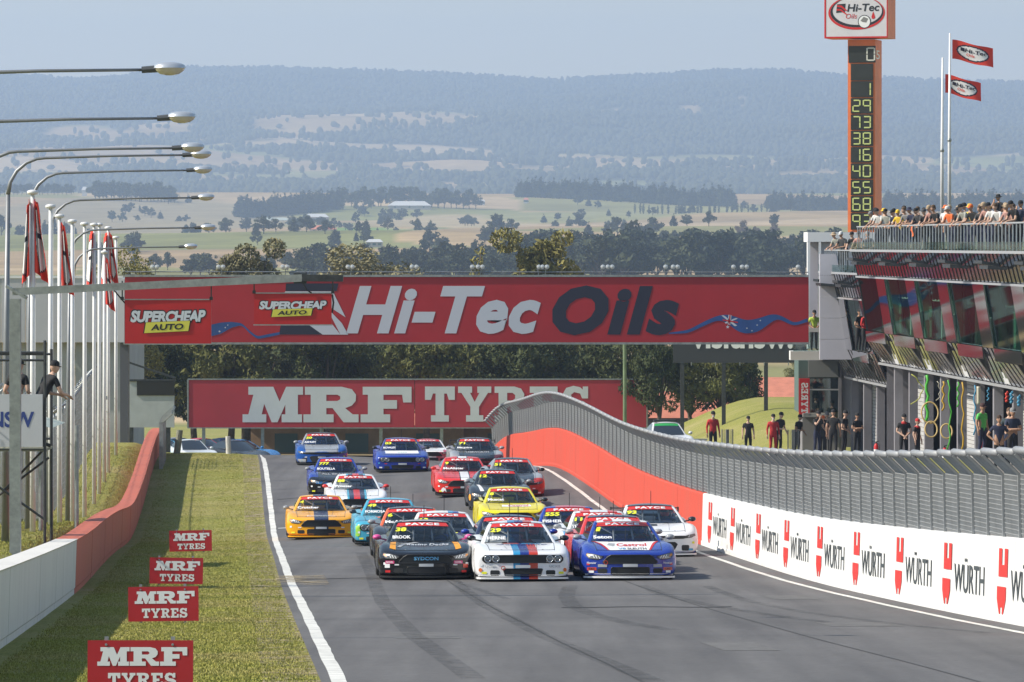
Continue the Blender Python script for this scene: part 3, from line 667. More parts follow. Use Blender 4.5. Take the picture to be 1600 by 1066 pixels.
def ribbon(xs, top, bot, nm):
    n = 50; X = np.linspace(xs[0], xs[-1], n); T = np.interp(X, xs, top); B = np.interp(X, xs, bot)
    for _ in range(3): T[1:-1] = (T[:-2] + 2 * T[1:-1] + T[2:]) / 4; B[1:-1] = (B[:-2] + 2 * B[1:-1] + B[2:]) / 4
    rows = [[(bx(X[i]), -.014, bz(T[i])), (bx(X[i]), -.014, bz(B[i]))] for i in range(n)]
    MB().grid(rows).build(nm, ban_b, r)
ribbon([1045, 1075, 1105, 1122, 1135, 1150, 1165, 1185, 1203, 1215, 1232, 1240, 1262], [520, 516, 500, 493, 491, 495, 501, 498, 491, 491, 499, 506, 497], [522, 521, 507, 500, 503, 517, 522, 519, 505, 497, 506, 510, 503], 'flag_ribbon')
ribbon([328, 345, 362, 378, 390, 402, 420, 437], [508, 504, 503, 505, 517, 526, 522, 519], [526, 522, 512, 508, 521, 530, 527, 523], 'flag_ribbon')
for pts in ([(1127, 493), (1131, 493), (1152, 509), (1148, 510)], [(1150, 497), (1153, 498), (1134, 506), (1132, 504)], [(1138, 492), (1143, 493), (1141, 508), (1137, 507)]): ban_poly('flag_cross', [pts], ban_w, -.018)
for pts in ([(1139.5, 492.5), (1141.5, 493), (1140, 507), (1138.5, 507)], [(1129, 499), (1153, 503), (1153, 505), (1129, 501)]): ban_poly('flag_cross', [pts], red_print, -.021)
for (x, y, s) in ((1137, 511, 3), (1167, 513, 1.6), (1183, 508, 1.6), (1175, 517, 1.4), (1188, 501, 1.5), (343, 518, 2), (352, 512, 1.5), (356, 508, 1.2)):
    st = []
    for k in range(10): q = s if k % 2 == 0 else s * .45; st.append((x + q * math.sin(math.pi * k / 5), y - q * math.cos(math.pi * k / 5)))
    ban_poly('star', [st], ban_w, -.019)
# white end casing and steel pylons
MB().box(bx(181), bx(194.4), .02, 1.2, bz(535), bz(436)).build('end_casing', mat('casing_white', (.55, .55, .58), .5), r)
MB().box(bx(187), bx(200), .25, 1.0, gz(HDp, bx(194) + r.location.x) - r.location.z - .3, bz(536.5)).build('pylon', mat('pylon_steel', (.09, .095, .11), .5), r)
# floodlights on the bridge
fl_h = mat('lamp_housing', (.62, .63, .64), .4, .4)
k = 0
for x in (241.7, 344.7, 445, 547, 647, 738, 750, 842, 851, 942, 953, 1040, 1055, 1146, 1163, 1247):
    p = P(x, 432, HDp + .3); rr = -1 if x in (738, 842, 942, 1040, 1146, 1247) else 1
    lab = 'small white floodlight on the bridge, number %s along the top rail from its left end' % ('one two three four five six seven eight nine ten eleven twelve thirteen fourteen fifteen sixteen'.split()[k])
    f_ = empty('floodlight', p, label=lab, cat='floodlight', group='floodlights along the bridge')
    MB().bar((0, 0, -.1), (.05 * rr, 0, .34), .035).build('stem', galv, f_); MB().bar((-.1, 0, .30), (.14, 0, .30), .03).build('crossarm', galv, f_)
    for sx in ((-.09, .1) if rr > 0 else (.0,)):
        MB().lathe([(0, -.12), (.09, -.10), (.10, -.02), (.07, .06), (.02, .1)], (sx, 0, .40), 8, axis='y').build('lamp_head', fl_h, f_, rot=(.0, 0, 0))
    k += 1

# ------------------------------------------------------------------ left gantry with hanging signs
GDp = 104.0
p = P(24, 865, GDp); r = empty('gantry', (p.x, p.y, gz(GDp, p.x)), label='grey galvanised gantry post with a long arm over the verge', cat='gantry')
top = rel(24, 462, GDp, r)
MB().box(-.10, .10, -.10, .10, -.4, top.z - .06).build('post', galv, r); MB().box(-.2, .2, -.2, .2, -.02, .03).build('base_plate', galv, r)
MB().bar(rel(10, 447, GDp, r), rel(42, 466, GDp, r), .26, .05).build('cap_plate', galv, r)
MB().bar(rel(20, 456, GDp, r), rel(472, 434.5, GDp, r), .2, .135).build('arm', galv, r); MB().bar(rel(472.2, 434.5, GDp, r), rel(536, 435, GDp, r), .2, .125).build('arm_end', darksteel, r)
MB().bar(rel(469, 427, GDp, r), rel(469, 443, GDp, r), .24, .05).build('joint_flange', darksteel, r)
sc_w = mat('sign_silver_white', (.56, .60, .66), .45); sc_y = mat('sign_yellow', (.62, .58, .08), .5)
def hang(x0, x1, y0, y1, hx, lab, tx):
    s = empty('hanging_sign', P((x0 + x1) / 2, y1, GDp - .05), label=lab, cat='sign', group='signs hung from the gantry')
    q = lambda x, y, o=0: rel(x, y, GDp - .05, s) + Vector((0, o, 0))
    a, c = q(x0, y1), q(x1, y0); MB().box(a.x, c.x, 0, .09, a.z, c.z).build('panel', sign_red, s)
    MB().box(a.x - .012, c.x + .012, -.008, .1, c.z, c.z + .02).build('frame_rail', galv, s); MB().box(a.x - .012, c.x + .012, -.008, .1, a.z - .02, a.z).build('frame_rail', galv, s)
    for x in hx:
        b0, b1 = q(x, y0), q(x, y0 - (468 - 438) if x0 < 300 else 433); MB().tube([b0, b1], .012, 6).build('hanger', black_m, s); MB().box(b0.x - .03, b0.x + .03, -.03, .03, b0.z, b0.z + .06).build('clamp', black_m, s)
    W_, H_ = x1 - x0, y1 - y0
    fx = lambda t_: x0 + W_ * t_; fy = lambda t_: y0 + H_ * t_
    lt = text2d('SUPERCHEAP', .05, .18, .95); u_ = q(fx(.935), fy(.50)) - q(fx(.065), fy(.50)); vv = q(fx(.5), fy(.24)) - q(fx(.5), fy(.50))
    o0 = q(fx(.065), fy(.515), -.006); lo = text2d('SUPERCHEAP', .10, .18, .95)
    def bend(v, f): return np.stack([v[:, 0], v[:, 1] * (1 + .10 * (2 * v[:, 0] - 1) ** 4) + .05 * v[:, 0]], -1), f
    ov = bend(*lo[:2]); ov = (ov[0] * np.array([1.03, 1.2]) - np.array([.015, .1]), ov[1])
    on_plane('lettering_outline', ov, black_print, s, o0 + Vector((0, .003, 0)), u_, vv)
    on_plane('lettering', bend(*lt[:2]), sc_w, s, o0, u_, vv)
    plq = [q(fx(.225), fy(.76)), q(fx(.735), fy(.71)), q(fx(.755), fy(.475)), q(fx(.245), fy(.515))]
    c_ = sum(plq, Vector()) / 4
    MB().add([c_ + (v_ - c_) * 1.05 + Vector((0, -.010, 0)) for v_ in plq], [(0, 1, 2, 3)]).build('plate_outline', black_print, s)
    MB().add([v_ + Vector((0, -.014, 0)) for v_ in plq], [(0, 1, 2, 3)]).build('plate', sc_y, s)
    words('lettering', 'AUTO', black_print, s, q(fx(.30), fy(.70), -.018), q(fx(.68), fy(.675)) - q(fx(.30), fy(.70)), q(fx(.30), fy(.56)) - q(fx(.30), fy(.70)), .035, .15)
    cb = [q(x0 + 1, y0 + 6, .04), q(x0 - 6, y0 - 2, .05), q(x0 - 16, y0 - 14, .06), q(x0 - 21, y0 - 22, .06)] if x0 < 300 else [q(x0 + 90, y0 - 1, -.03), q(x0 + 82, y0 - 6, -.04), q(x0 + 75, y0 - 20, -.05)]
    MB().tube(cb, .014, 6).build('cable', black_m, s)
    if x0 > 300: MB().tube([q(x1 + 1, y0 + 1, .05), q(x1 + 3, y0 + 14, .05), q(x1 + 1, y0 + 30, .05)], .016, 6).build('cable', black_m, s)
hang(195, 330, 469, 537, (191, 330), 'larger red and yellow auto store sign hanging lower on the gantry arm', 0)
hang(397, 518, 459, 507, (397, 520), 'smaller red and yellow auto store sign nearer the gantry arm tip', 0)

# ------------------------------------------------------------------ street lamps with curved arms
lamp_pole_m = mat('lamp_pole_steel', (.24, .25, .27), .5, .5, nz=(2, .2)); lamp_top = mat('lamp_cover', (.62, .64, .67), .28, .6); lamp_bowl = mat('lamp_bowl', (.55, .50, .42), .2, spec=.8); collar_m = mat('lamp_collar', (.07, .075, .085), .5)
hd_me = MB().lathe([(0, .075), (.05, .073), (.10, .06), (.13, .035), (.14, .0)], n=16).mesh('cover', True)
bw_me = MB().lathe([(.132, .0), (.12, -.035), (.08, -.075), (.03, -.09), (0, -.092)], n=16).mesh('bowl', True)
ordn = ['first', 'second', 'third', 'fourth', 'fifth', 'sixth', 'seventh', 'eighth']
for i, (lx, ly, pxp, d) in enumerate(((265, 107, None, 77.6), (284, 183, None, 88), (301, 230, None, 104.6), (314, 241, 8, 116.6), (317, 265, 44, 131), (322, 308, 76, 146.3), (325, 355, 106, 163), (298, 385, 112, 180))):
    tip = P(lx, ly, d); base = P(pxp, 600, d) if pxp is not None else tip + Vector((-4.02, 0, 0)); base.z = gz(d, base.x) - .2
    hz = tip.z + .02; arm = base.x; wd = tip.x - arm; R_ = .75
    s = empty('street_lamp', base, label='curved grey street lamp reaching over the verge, %s counted from the top of the photo' % ordn[i], cat='street lamp', group='street lamps in a row along the left bank')
    top = hz - base.z - .10
    path = [(0, 0, 0), (0.02, 0, top * .5), (.06, 0, top - R_)] + [(.06 + R_ * (1 - math.cos(a)), 0, top - R_ + R_ * math.sin(a)) for a in (.35, .7, 1.05, 1.35, 1.5708)]
    xe = wd - .36
    path2 = path + [(path[-1][0] + (xe - path[-1][0]) * .5, 0, top + .045), (xe, 0, top + .06)]
    n_ = len(path2); rad = [.08, .062, .046] + [.040, .037, .034, .031, .029] + [.024, .020]
    MB().tube(path2[:3], rad[:3], 10).build('pole', lamp_pole_m, s, True); MB().tube(path2[2:], rad[2:], 8).build('arm', lamp_pole_m, s, True)
    MB().tube([(xe - .02, 0, top + .06), (xe + .20, 0, top + .075)], [.045, .05], 8).build('collar', collar_m, s)
    for nm, me, m_ in (('cover', hd_me, lamp_top), ('bowl', bw_me, lamp_bowl)):
        o = link(nm, me, m_, s, (xe + .36, 0, top + .085)); o.scale = (1.6, 1.1, 1.1)

# ------------------------------------------------------------------ flagpoles with limp flags
pole_me = MB().tube([(0, 0, -.2), (0, 0, 3.5), (0, 0, 8.0)], [.065, .058, .045], 10).mesh('pole', True); knob_me = MB().lathe([(0, -.03), (.08, -.03), (.13, 0), (.12, .05), (.05, .075), (0, .078)], n=12).mesh('finial', True)
fl_red = mat('flag_red', (.72, .05, .03), .8); fl_white = mat('flag_white', (.82, .8, .82), .8); fl_navy = mat('flag_navy', (.02, .02, .045), .8)
def flag_mesh(fn, nu, nv, limp=False):
    mb = MB(); k = 0
    for i in range(nv + 1):
        for j in range(nu + 1): mb.v.append(tuple(fn(j / nu, i / nv)))
    for i in range(nv):
        for j in range(nu):
            a = i * (nu + 1) + j; mb.f.append((a, a + 1, a + nu + 2, a + nu + 1))
            u_, v_ = (j + .5) / nu, (i + .5) / nv
            q = ((u_ - .5) / .40) ** 2 + ((v_ - .5) / .40) ** 2; q2 = ((u_ - .5) / .36) ** 2 + ((v_ - .5) / .33) ** 2
            mi = 0 if q > 1 else (2 if q2 > 1 else 1)
            if limp: mi = 0 if q > 1.12 else 2 if 1.0 < q else 1 if not (.52 < v_ < .58 and .3 < u_ < .7) else 2
            mb.mi.append(mi)
    me = mb.mesh('cloth', True); return me
limp_me = flag_mesh(lambda u_, v_: (.05 + (.30 * u_ ** .8) * (.2 + .8 * (1 - v_) ** .8) + .05 * math.sin(9 * u_ + 2 * v_) * u_, -.10 * math.sin(u_ * 15 + 2 * v_) * (.4 + .6 * u_), -2.0 * (1 - v_) - .35 * u_ * (1 - .5 * v_) ), 30, 44, True)
limp2_me = flag_mesh(lambda u_, v_: (-.06 - (.20 * u_ ** .8) * (.3 + .7 * (1 - v_)) - .03 * math.sin(11 * u_ + v_) * u_, -.12 * math.sin(u_ * 13 + v_), -1.9 * (1 - v_) - .3 * u_), 30, 44, True)
ones = 'first second third fourth fifth sixth seventh eighth ninth tenth'.split()
for i, (x, yt, has) in enumerate(((51, 302, 3), (79, 324, 0), (93, 339, 1), (113, 347, 0), (132, 351, 0), (147, 352, 2), (155, 352, 0), (163, 395, 1), (169, 357, 3), (181, 372, 0))):
    d = 40450.0 / (366.5 - x + 4); X = (x - 800) / F * d; g0 = gz(d, X); ht = P(x, yt, d).z - g0
    s = empty('flagpole', (X, d, g0), label='white flagpole on the left bank, %s from the left edge' % ones[i], cat='flagpole', group='white flagpoles along the left bank')
    o = link('pole', pole_me, white_pole, s); o.scale = (1, 1, ht / 8.0)
    link('finial', knob_me, white_pole, s, (0, 0, ht)); MB().tube([(.06, -.05, .9), (.065, -.06, ht - .1)], .006, 4).build('halyard', white_pole, s)
    MB().box(.03, .10, -.03, .03, ht * .36, ht * .36 + .12).build('cleat', galv, s)
    for bit, me, sc_ in ((1, limp_me, 1.0), (2, limp2_me, 1.0)):
        if has & bit:
            o = link('flag', me, [fl_red, fl_white, fl_navy], None, (X, d - .07, g0 + ht - .12)); o.scale = (1, 1, .82 if bit == 1 else .9); o.rotation_euler = (0, 0, .2 * (i % 3))
            tag(o, 'limp red and white flag hanging %s the %s flagpole from the left' % ('right of' if bit == 1 else 'left of', ones[i]), 'flag', 'limp flags on the left bank')

# ------------------------------------------------------------------ scaffold tower with a tourism sign
SCD = 112.0
p = P(40, 850, SCD); r = empty('scaffold_tower', (p.x, p.y, gz(SCD, p.x)), label='dark scaffold marshal tower at the left edge beside the gantry post', cat='scaffold')
def sc(px, py, o=0): return rel(px, py, SCD, r) + Vector((0, o, 0))
g0 = 0; zt = sc(70, 548).z; zp = sc(70, 703).z
for x in (70, -75):
    for yo in (0, 1.6):
        a = sc(x, 700, yo); MB().tube([(a.x, yo, -.3), (a.x, yo, zt + (.2 if yo == 0 else 0))], .03, 8).build('upright', darksteel, r)
for (x0, y0, x1, y1, yo) in ((-80, 551, 72, 551, 0), (-80, 556, 72, 556, 1.6), (-80, 703, 72, 703, 0), (-80, 563, 72, 563, 0), (-80, 690, 72, 690, 1.6), (-80, 706, 70, 812, 0), (0, 770, 62, 706, .8), (-80, 830, 66, 720, 1.6)):
    MB().tube([sc(x0, y0, yo), sc(x1, y1, yo)], .024, 8).build('tube', darksteel, r)
MB().box(sc(-80, 0).x, sc(72, 0).x, -.02, 1.65, zp - .03, zp + .02).build('deck', wood, r)
a = sc(-80, 698); c = sc(67, 616); MB().box(a.x, c.x, -.07, -.045, a.z, c.z).build('sign_panel', mat('sign_pale', (.56, .58, .62), .5, nz=(2, .08)), r)
words('sign_lettering', 'NSW', mat('sign_blue', (.03, .06, .25), .5), r, (sc(-15, 0).x, -.074, sc(0, 668).z), (sc(54, 0).x - sc(-15, 0).x, 0, 0), (0, 0, sc(0, 643).z - sc(0, 668).z), .03)
# low shelter roof and pale shed behind the bank
SHD = 128.0
r = empty('shelter', P(60, 800, SHD), label='low shelter with a pale green curved roof behind the scaffold tower', cat='shelter')
rows = [[rel(-60 + 4.0 * k, 655 + 8 * ((k - 15) / 15.0) ** 2 + (30 * max(0, (k - 34) / 14.0) ** 2 if k > 34 else 0), SHD, r) + Vector((0, yo, 0)) for k in range(36)] for yo in (0, 4)]
MB().grid(rows).build('roof', mat('shelter_roof', (.40, .44, .38), .5), r)
for x in (10, 62, 118): 
    a = rel(x, 665, SHD, r); g0 = gz(SHD, P(x, 0, SHD).x) - r.location.z; MB().tube([(a.x, .3, g0 - .2), (a.x, .3, a.z)], .05, 8).build('post', galv, r)
WD = 262.0
r = empty('warehouse', P(95, 700, WD), label='large pale grey panelled warehouse behind the white flagpoles', cat='building')
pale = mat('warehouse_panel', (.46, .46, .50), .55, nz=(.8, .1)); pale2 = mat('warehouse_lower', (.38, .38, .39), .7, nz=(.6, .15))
z1, z2, z3 = (rel(0, y, WD, r).z for y in (435, 535, 730))
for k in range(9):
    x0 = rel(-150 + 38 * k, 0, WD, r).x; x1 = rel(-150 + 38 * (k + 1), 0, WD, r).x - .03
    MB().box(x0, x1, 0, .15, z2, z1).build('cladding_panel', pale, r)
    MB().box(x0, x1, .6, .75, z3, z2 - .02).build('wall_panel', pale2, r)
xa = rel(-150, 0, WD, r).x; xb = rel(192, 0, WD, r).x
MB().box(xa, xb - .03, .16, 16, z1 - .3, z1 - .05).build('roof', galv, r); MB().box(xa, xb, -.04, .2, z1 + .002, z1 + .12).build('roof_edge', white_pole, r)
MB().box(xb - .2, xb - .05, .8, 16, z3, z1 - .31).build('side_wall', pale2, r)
MB().bar(rel(112, 560, WD, r), rel(150, 610, WD, r), .12).build('brace', galv, r)
# ------------------------------------------------------------------ pit building
AB = 25.5
def bpt(d, o, z): return Vector((AB + o - .05 * d, d, CAMZ + z))
mirror = mat('mirror_cladding', (.75, .75, .77), .05, 1.0); mirror_r = mat('mirror_strip', (.66, .64, .66), .10, 1.0, nz=(.7, .25))
clad_dark = mat('cladding_backing', (.02, .02, .022), .5); alu = mat('aluminium_trim', (.55, .56, .58), .4, .6)
gl = bpy.data.materials.new('tinted_glass'); gl.use_nodes = True; t = gl.node_tree; t.nodes.clear()
out = t.nodes.new('ShaderNodeOutputMaterial'); tr = t.nodes.new('ShaderNodeBsdfTransparent'); tr.inputs[0].default_value = (.50, .66, .60, 1); gs = t.nodes.new('ShaderNodeBsdfGlossy'); gs.inputs['Roughness'].default_value = .02; gs.inputs[0].default_value = (.8, .85, .85, 1)
fr = t.nodes.new('ShaderNodeFresnel'); fr.inputs[0].default_value = 1.1; mxs = t.nodes.new('ShaderNodeMixShader'); mxs.inputs[0].default_value = .2; t.links.new(tr.outputs[0], mxs.inputs[1]); t.links.new(gs.outputs[0], mxs.inputs[2]); t.links.new(mxs.outputs[0], out.inputs[0])
cgl = gl.copy(); cgl.name = 'clear_glass'; [n for n in cgl.node_tree.nodes if n.type == 'BSDF_TRANSPARENT'][0].inputs[0].default_value = (.78, .88, .86, 1)
teal = mat('teal_partition', (.55, .72, .64), .7); blind = mat('pale_blind', (.70, .72, .68), .7); dkint = mat('dark_interior', (.09, .14, .13), .8)
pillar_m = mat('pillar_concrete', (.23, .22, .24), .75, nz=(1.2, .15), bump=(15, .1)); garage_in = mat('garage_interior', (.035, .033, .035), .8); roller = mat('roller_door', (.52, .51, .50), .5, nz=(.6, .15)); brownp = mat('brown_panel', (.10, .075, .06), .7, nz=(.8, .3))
placard = mat('white_placard', (.74, .74, .76), .5)
def lean_strip(mb, d, wd, o0, z0, o1, z1, proud, mi=0):
    """flat strip on a leaning band, wd along the building"""
    a, b_, c_, e_ = bpt(d, o0 - proud, z0), bpt(d + wd, o0 - proud, z0), bpt(d + wd, o1 - proud, z1), bpt(d, o1 - proud, z1)
    s_ = Vector((proud * .9, 0, 0)); mb.add([a, b_, c_, e_, a + s_, b_ + s_, c_ + s_, e_ + s_], [(0, 1, 2, 3), (4, 7, 6, 5), (0, 4, 5, 1), (1, 5, 6, 2), (2, 6, 7, 3), (3, 7, 4, 0)], mi)
def block(name, label, dA, dB, bay, dz, so, garages=True):
    root = empty(name, (0, 0, 0), label=label, cat='building'); root.location = bpt((dA + dB) / 2, so, -8.6); off = -root.location
    def put(mb, nm, m_, **k):
        mb.v = [tuple(Vector(v_) + off) for v_ in mb.v]; return mb.build(nm, m_, root, **k)
    z_low0, z_low1, z_win1, z_up1, z_par, z_rail = -4.75 + dz, -3.5 + dz, -1.34 + dz, -.29 + dz, .04 + dz, .65 + dz
    o_low0, o_low1, o_win1, o_up1 = .55 + so, 0 + so, -.36 + so, -.62 + so
    d = dA; k = 0
    while d < dB - .5:
        e = min(d + bay, dB)
        # lower leaning cladding: mirror strips on a dark backing
        mb = MB(); lean_strip(mb, d, e - d, o_low0 + .1, z_low0, o_low1 + .1, z_low1, .04); put(mb, 'cladding_backing', clad_dark)
        mb = MB(); q = d + .04
        while q < e - .6: lean_strip(mb, q, .66, o_low0 + .03, z_low0 + .02, o_low1 + .03, z_low1 - (.43 if (q - d) / (e - d) > .36 else 0.02), .035); q += 1.05
        put(mb, 'cladding_strips', mirror_r)['kind'] = 'stuff'
        mb = MB(); lean_strip(mb, d, e - d, o_low0, z_low0 - .09, o_low0, z_low0 - .003, .09); put(mb, 'lower_trim', alu)
        # windows: glazing, a mirror panel, an interior
        mw = d + (e - d) * .30
        mb = MB(); lean_strip(mb, d + .05, (mw - d) - .1, o_low1, z_low1, o_win1, z_win1, .05); put(mb, 'mirror_panel', mirror)
        mb = MB(); lean_strip(mb, mw, e - mw - .08, o_low1 + .05, z_low1, o_win1 + .05, z_win1, .015); put(mb, 'window', gl)
        mb = MB(); lean_strip(mb, mw - .06, .07, o_low1 + .05, z_low1, o_win1 + .05, z_win1, .09); put(mb, 'mullion', alu)
        mb = MB(); lean_strip(mb, mw + (e - mw) * .5, .05, o_low1 + .10, z_low1, o_win1 + .10, z_win1, .04); put(mb, 'mullion', darksteel)
        mb = MB(); lean_strip(mb, mw, e - mw - .1, o_low1 + .05, z_low1 - .42, o_low1, z_low1, .06); put(mb, 'ledge_mirror', mirror)
        mb = MB(); lean_strip(mb, d, e - d, o_win1, z_win1 - .035, o_win1, z_win1 + .035, .09); put(mb, 'upper_trim', alu)
        mb = MB()
        a, b_ = bpt(d, .62 + so, 0), bpt(e, .62 + so, 0)
        mb.add([(a.x, a.y, CAMZ + z_low1), (b_.x, b_.y, CAMZ + z_low1), (b_.x, b_.y, CAMZ + z_win1), (a.x, a.y, CAMZ + z_win1)], [(0, 1, 2, 3)]); put(mb, 'inner_wall', (dkint, teal, blind, teal, dkint)[k % 5])
        mb = MB(); a, b_ = bpt(mw + (e - mw) * .12, .15 + so, 0), bpt(mw + (e - mw) * .12, .6 + so, 0); mb.add([(a.x, a.y, CAMZ + z_low1), (b_.x, b_.y, CAMZ + z_low1), (b_.x, b_.y, CAMZ + z_win1), (a.x, a.y, CAMZ + z_win1)], [(0, 1, 2, 3)]); put(mb, 'partition', (blind, teal, teal, dkint, dkint)[k % 5])
        mb = MB(); rz0 = z_low1; q = mw + .1
        while q < mw + (e - mw) * .55: p_ = bpt(q,   .30 + so, rz0); mb.bar(p_, p_ + Vector((0, 0, .95)), .05, .03); q += .16
        p_ = bpt(mw + .05,   .30 + so, rz0 + .97); p2 = bpt(mw + (e - mw) * .57,   .30 + so, rz0 + .97); mb.bar(p_, p2, .06, .05); put(mb, 'balustrade', alu)['kind'] = 'stuff'
        # upper leaning cladding and the long light visor
        mb = MB(); lean_strip(mb, d, e - d, o_win1 + .1, z_win1 + .04, o_up1 + .1, z_up1, .04); put(mb, 'cladding_backing', clad_dark)
        mb = MB(); q = d + .04
        while q < e - .5: lean_strip(mb, q, .58, o_win1 + .03, z_win1 + .06, o_up1 + .03, z_up1 - .02, .035); q += .95
        put(mb, 'cladding_strips', mirror_r)['kind'] = 'stuff'
        mb = MB(); dm = (d + e) / 2; zc = (z_win1 + z_up1) / 2 + .1; oc = (o_win1 + o_up1) / 2
        mb.prism([(0, 0), (.62, -.06), (.62, -.15), (0, -.12)], bpt(dm - 2.2, oc - .68, zc), (1, 0, 0), (0, 0, 1), (-.05, 1, 0), 2.1)
        mb.prism([(.1, .12), (.66, .02), (.66, -.08), (.1, .02)], bpt(dm + .0, oc - .68, zc + .03), (1, 0, 0), (0, 0, 1), (-.05, 1, 0), 2.0); put(mb, 'light_visor', darksteel)
        # glass upstand, railing
        mb = MB(); lean_strip(mb, d + .05, e - d - .1, o_up1, z_up1, o_up1, z_par, .02); put(mb, 'glass_upstand', cgl)
        mb = MB(); lean_strip(mb, d, e - d, o_up1 + .02, z_up1 - .05, o_up1 + .02, z_up1 + .04, .07); put(mb, 'roof_trim', alu)
        mb = MB(); q = d
        while q < e: p_ = bpt(q, o_up1 + .25, z_up1); mb.bar(p_, p_ + Vector((0, 0, z_rail - z_up1)), .035, .05); q += .85
        put(mb, 'balusters', mat('baluster_steel', (.50, .54, .58), .4, .4))['kind'] = 'stuff'
        mb = MB(); mb.bar(bpt(d, o_up1 + .25, z_rail), bpt(e, o_up1 + .25, z_rail), .07, .05); put(mb, 'handrail', alu)
        d = e; k += 1
    # slabs
    for (za, zb, oa, nm) in ((z_up1 - .32, z_up1 - .06, o_up1 + .15, 'roof_slab'), (z_low1 - .18, z_low1 - .02, o_low1 + .2, 'floor_slab'), (z_low0 - .02, z_low0 + .2, o_low0 + .15, 'ceiling_slab')):
        mb = MB(); a, b_ = bpt(dA, oa, za), bpt(dB, oa, za); a2, b2 = bpt(dA, 9 + so, za), bpt(dB, 9 + so, za); h = Vector((0, 0, zb - za))
        mb.add([a, b_, b2, a2, a + h, b_ + h, b2 + h, a2 + h], [(0, 3, 2, 1), (4, 5, 6, 7), (0, 1, 5, 4), (1, 2, 6, 5), (2, 3, 7, 6), (3, 0, 4, 7)]); put(mb, nm, concrete if nm != 'roof_slab' else darksteel)
    # far end of the block: slanted dark return
    for dd, nm in ((dB, 'end_panel'),):
        mb = MB(); mb.add([bpt(dd + .02, o_low0 + .05, z_low0), bpt(dd + .02, o_low1, z_low1), bpt(dd + .02, o_win1, z_win1), bpt(dd + .02, o_up1, z_up1), bpt(dd + .02, 9 + so, z_up1), bpt(dd + .02, 9 + so, z_low0)], [(0, 1, 2, 3, 4, 5)]); put(mb, nm, clad_dark)
    # garages: pillars, rear wall, roller doors
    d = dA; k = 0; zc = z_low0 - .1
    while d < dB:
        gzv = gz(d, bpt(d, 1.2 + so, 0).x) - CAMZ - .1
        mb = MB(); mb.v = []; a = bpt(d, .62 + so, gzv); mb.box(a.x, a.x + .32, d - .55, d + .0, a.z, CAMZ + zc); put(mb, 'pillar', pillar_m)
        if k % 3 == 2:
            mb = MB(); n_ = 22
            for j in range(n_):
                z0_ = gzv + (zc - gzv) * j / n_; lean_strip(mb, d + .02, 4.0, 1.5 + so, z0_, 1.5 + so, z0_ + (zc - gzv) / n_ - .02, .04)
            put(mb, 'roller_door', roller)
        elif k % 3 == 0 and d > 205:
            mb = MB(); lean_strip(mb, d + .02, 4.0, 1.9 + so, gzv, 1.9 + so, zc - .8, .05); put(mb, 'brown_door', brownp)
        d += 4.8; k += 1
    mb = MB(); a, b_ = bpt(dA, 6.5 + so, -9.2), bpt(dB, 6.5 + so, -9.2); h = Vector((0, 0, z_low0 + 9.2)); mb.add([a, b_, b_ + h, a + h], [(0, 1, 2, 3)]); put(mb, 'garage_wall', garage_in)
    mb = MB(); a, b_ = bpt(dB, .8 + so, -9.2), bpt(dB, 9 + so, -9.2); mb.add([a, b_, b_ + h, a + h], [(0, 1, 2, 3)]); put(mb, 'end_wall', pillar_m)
    return root, put
A_, putA = block('pit_building', 'long mirrored pit building with leaning glass and crowded roof terrace', 151, 227, 9.5, 0, 0)
B_, putB = block('pit_building', 'lower far section of the mirrored pit building beside the pale end tower', 228.2, 243.6, 7.7, -.95, .45)
for dd in np.arange(184, 226, 5.2):
    mb = MB(); lean_strip(mb, dd, 1.15, .57, -4.70, .42, -4.32, .05); putA(mb, 'placard', placard)
# pale end tower
r = empty('end_tower', bpt(245, 0, -8.5), label='pale grey panelled end tower of the pit building with a small glass balcony', cat='building')
tw = mat('tower_panel', (.58, .56, .62), .6, nz=(.8, .06)); tw_lit = mat('tower_edge_sunlit', (.78, .78, .8), .6)  # edge colour is the panel grey made paler, sunlight painted in
TD = 244.6
def tp(px, py, o=0, d=TD): return P(px, py, d) + Vector((0, o, 0)) - r.location
ys = [365, 397, 430, 464, 497, 530, 562]
for i in range(6):
    a, c = tp(1281, ys[i + 1]), tp(1346 if i < 1 else 1338 + 4 * i, ys[i]); MB().box(a.x, c.x, 0, .3, a.z + .012, c.z - .012).build('wall_panel', tw, r)
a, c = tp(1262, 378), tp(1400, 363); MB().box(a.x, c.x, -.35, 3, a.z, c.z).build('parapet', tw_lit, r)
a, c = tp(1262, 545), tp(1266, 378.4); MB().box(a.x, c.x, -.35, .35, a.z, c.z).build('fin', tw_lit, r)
a, c = tp(1266.2, 545), tp(1280.8, 378.4); MB().box(a.x, c.x, .9, 1.0, a.z, c.z).build('recess_wall', tw, r)
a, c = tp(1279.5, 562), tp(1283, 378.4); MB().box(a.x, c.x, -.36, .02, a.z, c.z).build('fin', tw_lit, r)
RP = 238.2
def rp(px, py): q = P(px, py, RP) - r.location; return (q.x, q.z)
for (y0, y1) in ((397, 430), (430.4, 464), (464.4, 497), (497.4, 530), (530.4, 562)):
    e_ = lambda y: 1306 + (y - 397) * .235
    MB().prism([rp(1281, y0), rp(e_(y0), y0), rp(e_(y1), y1), rp(1281, y1)], (0, RP - r.location.y, 0), (1, 0, 0), (0, 0, 1), (0, 1, 0), .35).build('return_panel', tw, r)
for k in range(4): MB().bar(tp(1303 + 4.0 * k, 440, 0, RP - .05), tp(1331 + 4.0 * k, 560, 0, RP - .05), .05, .03).build('dark_rib', darksteel, r)
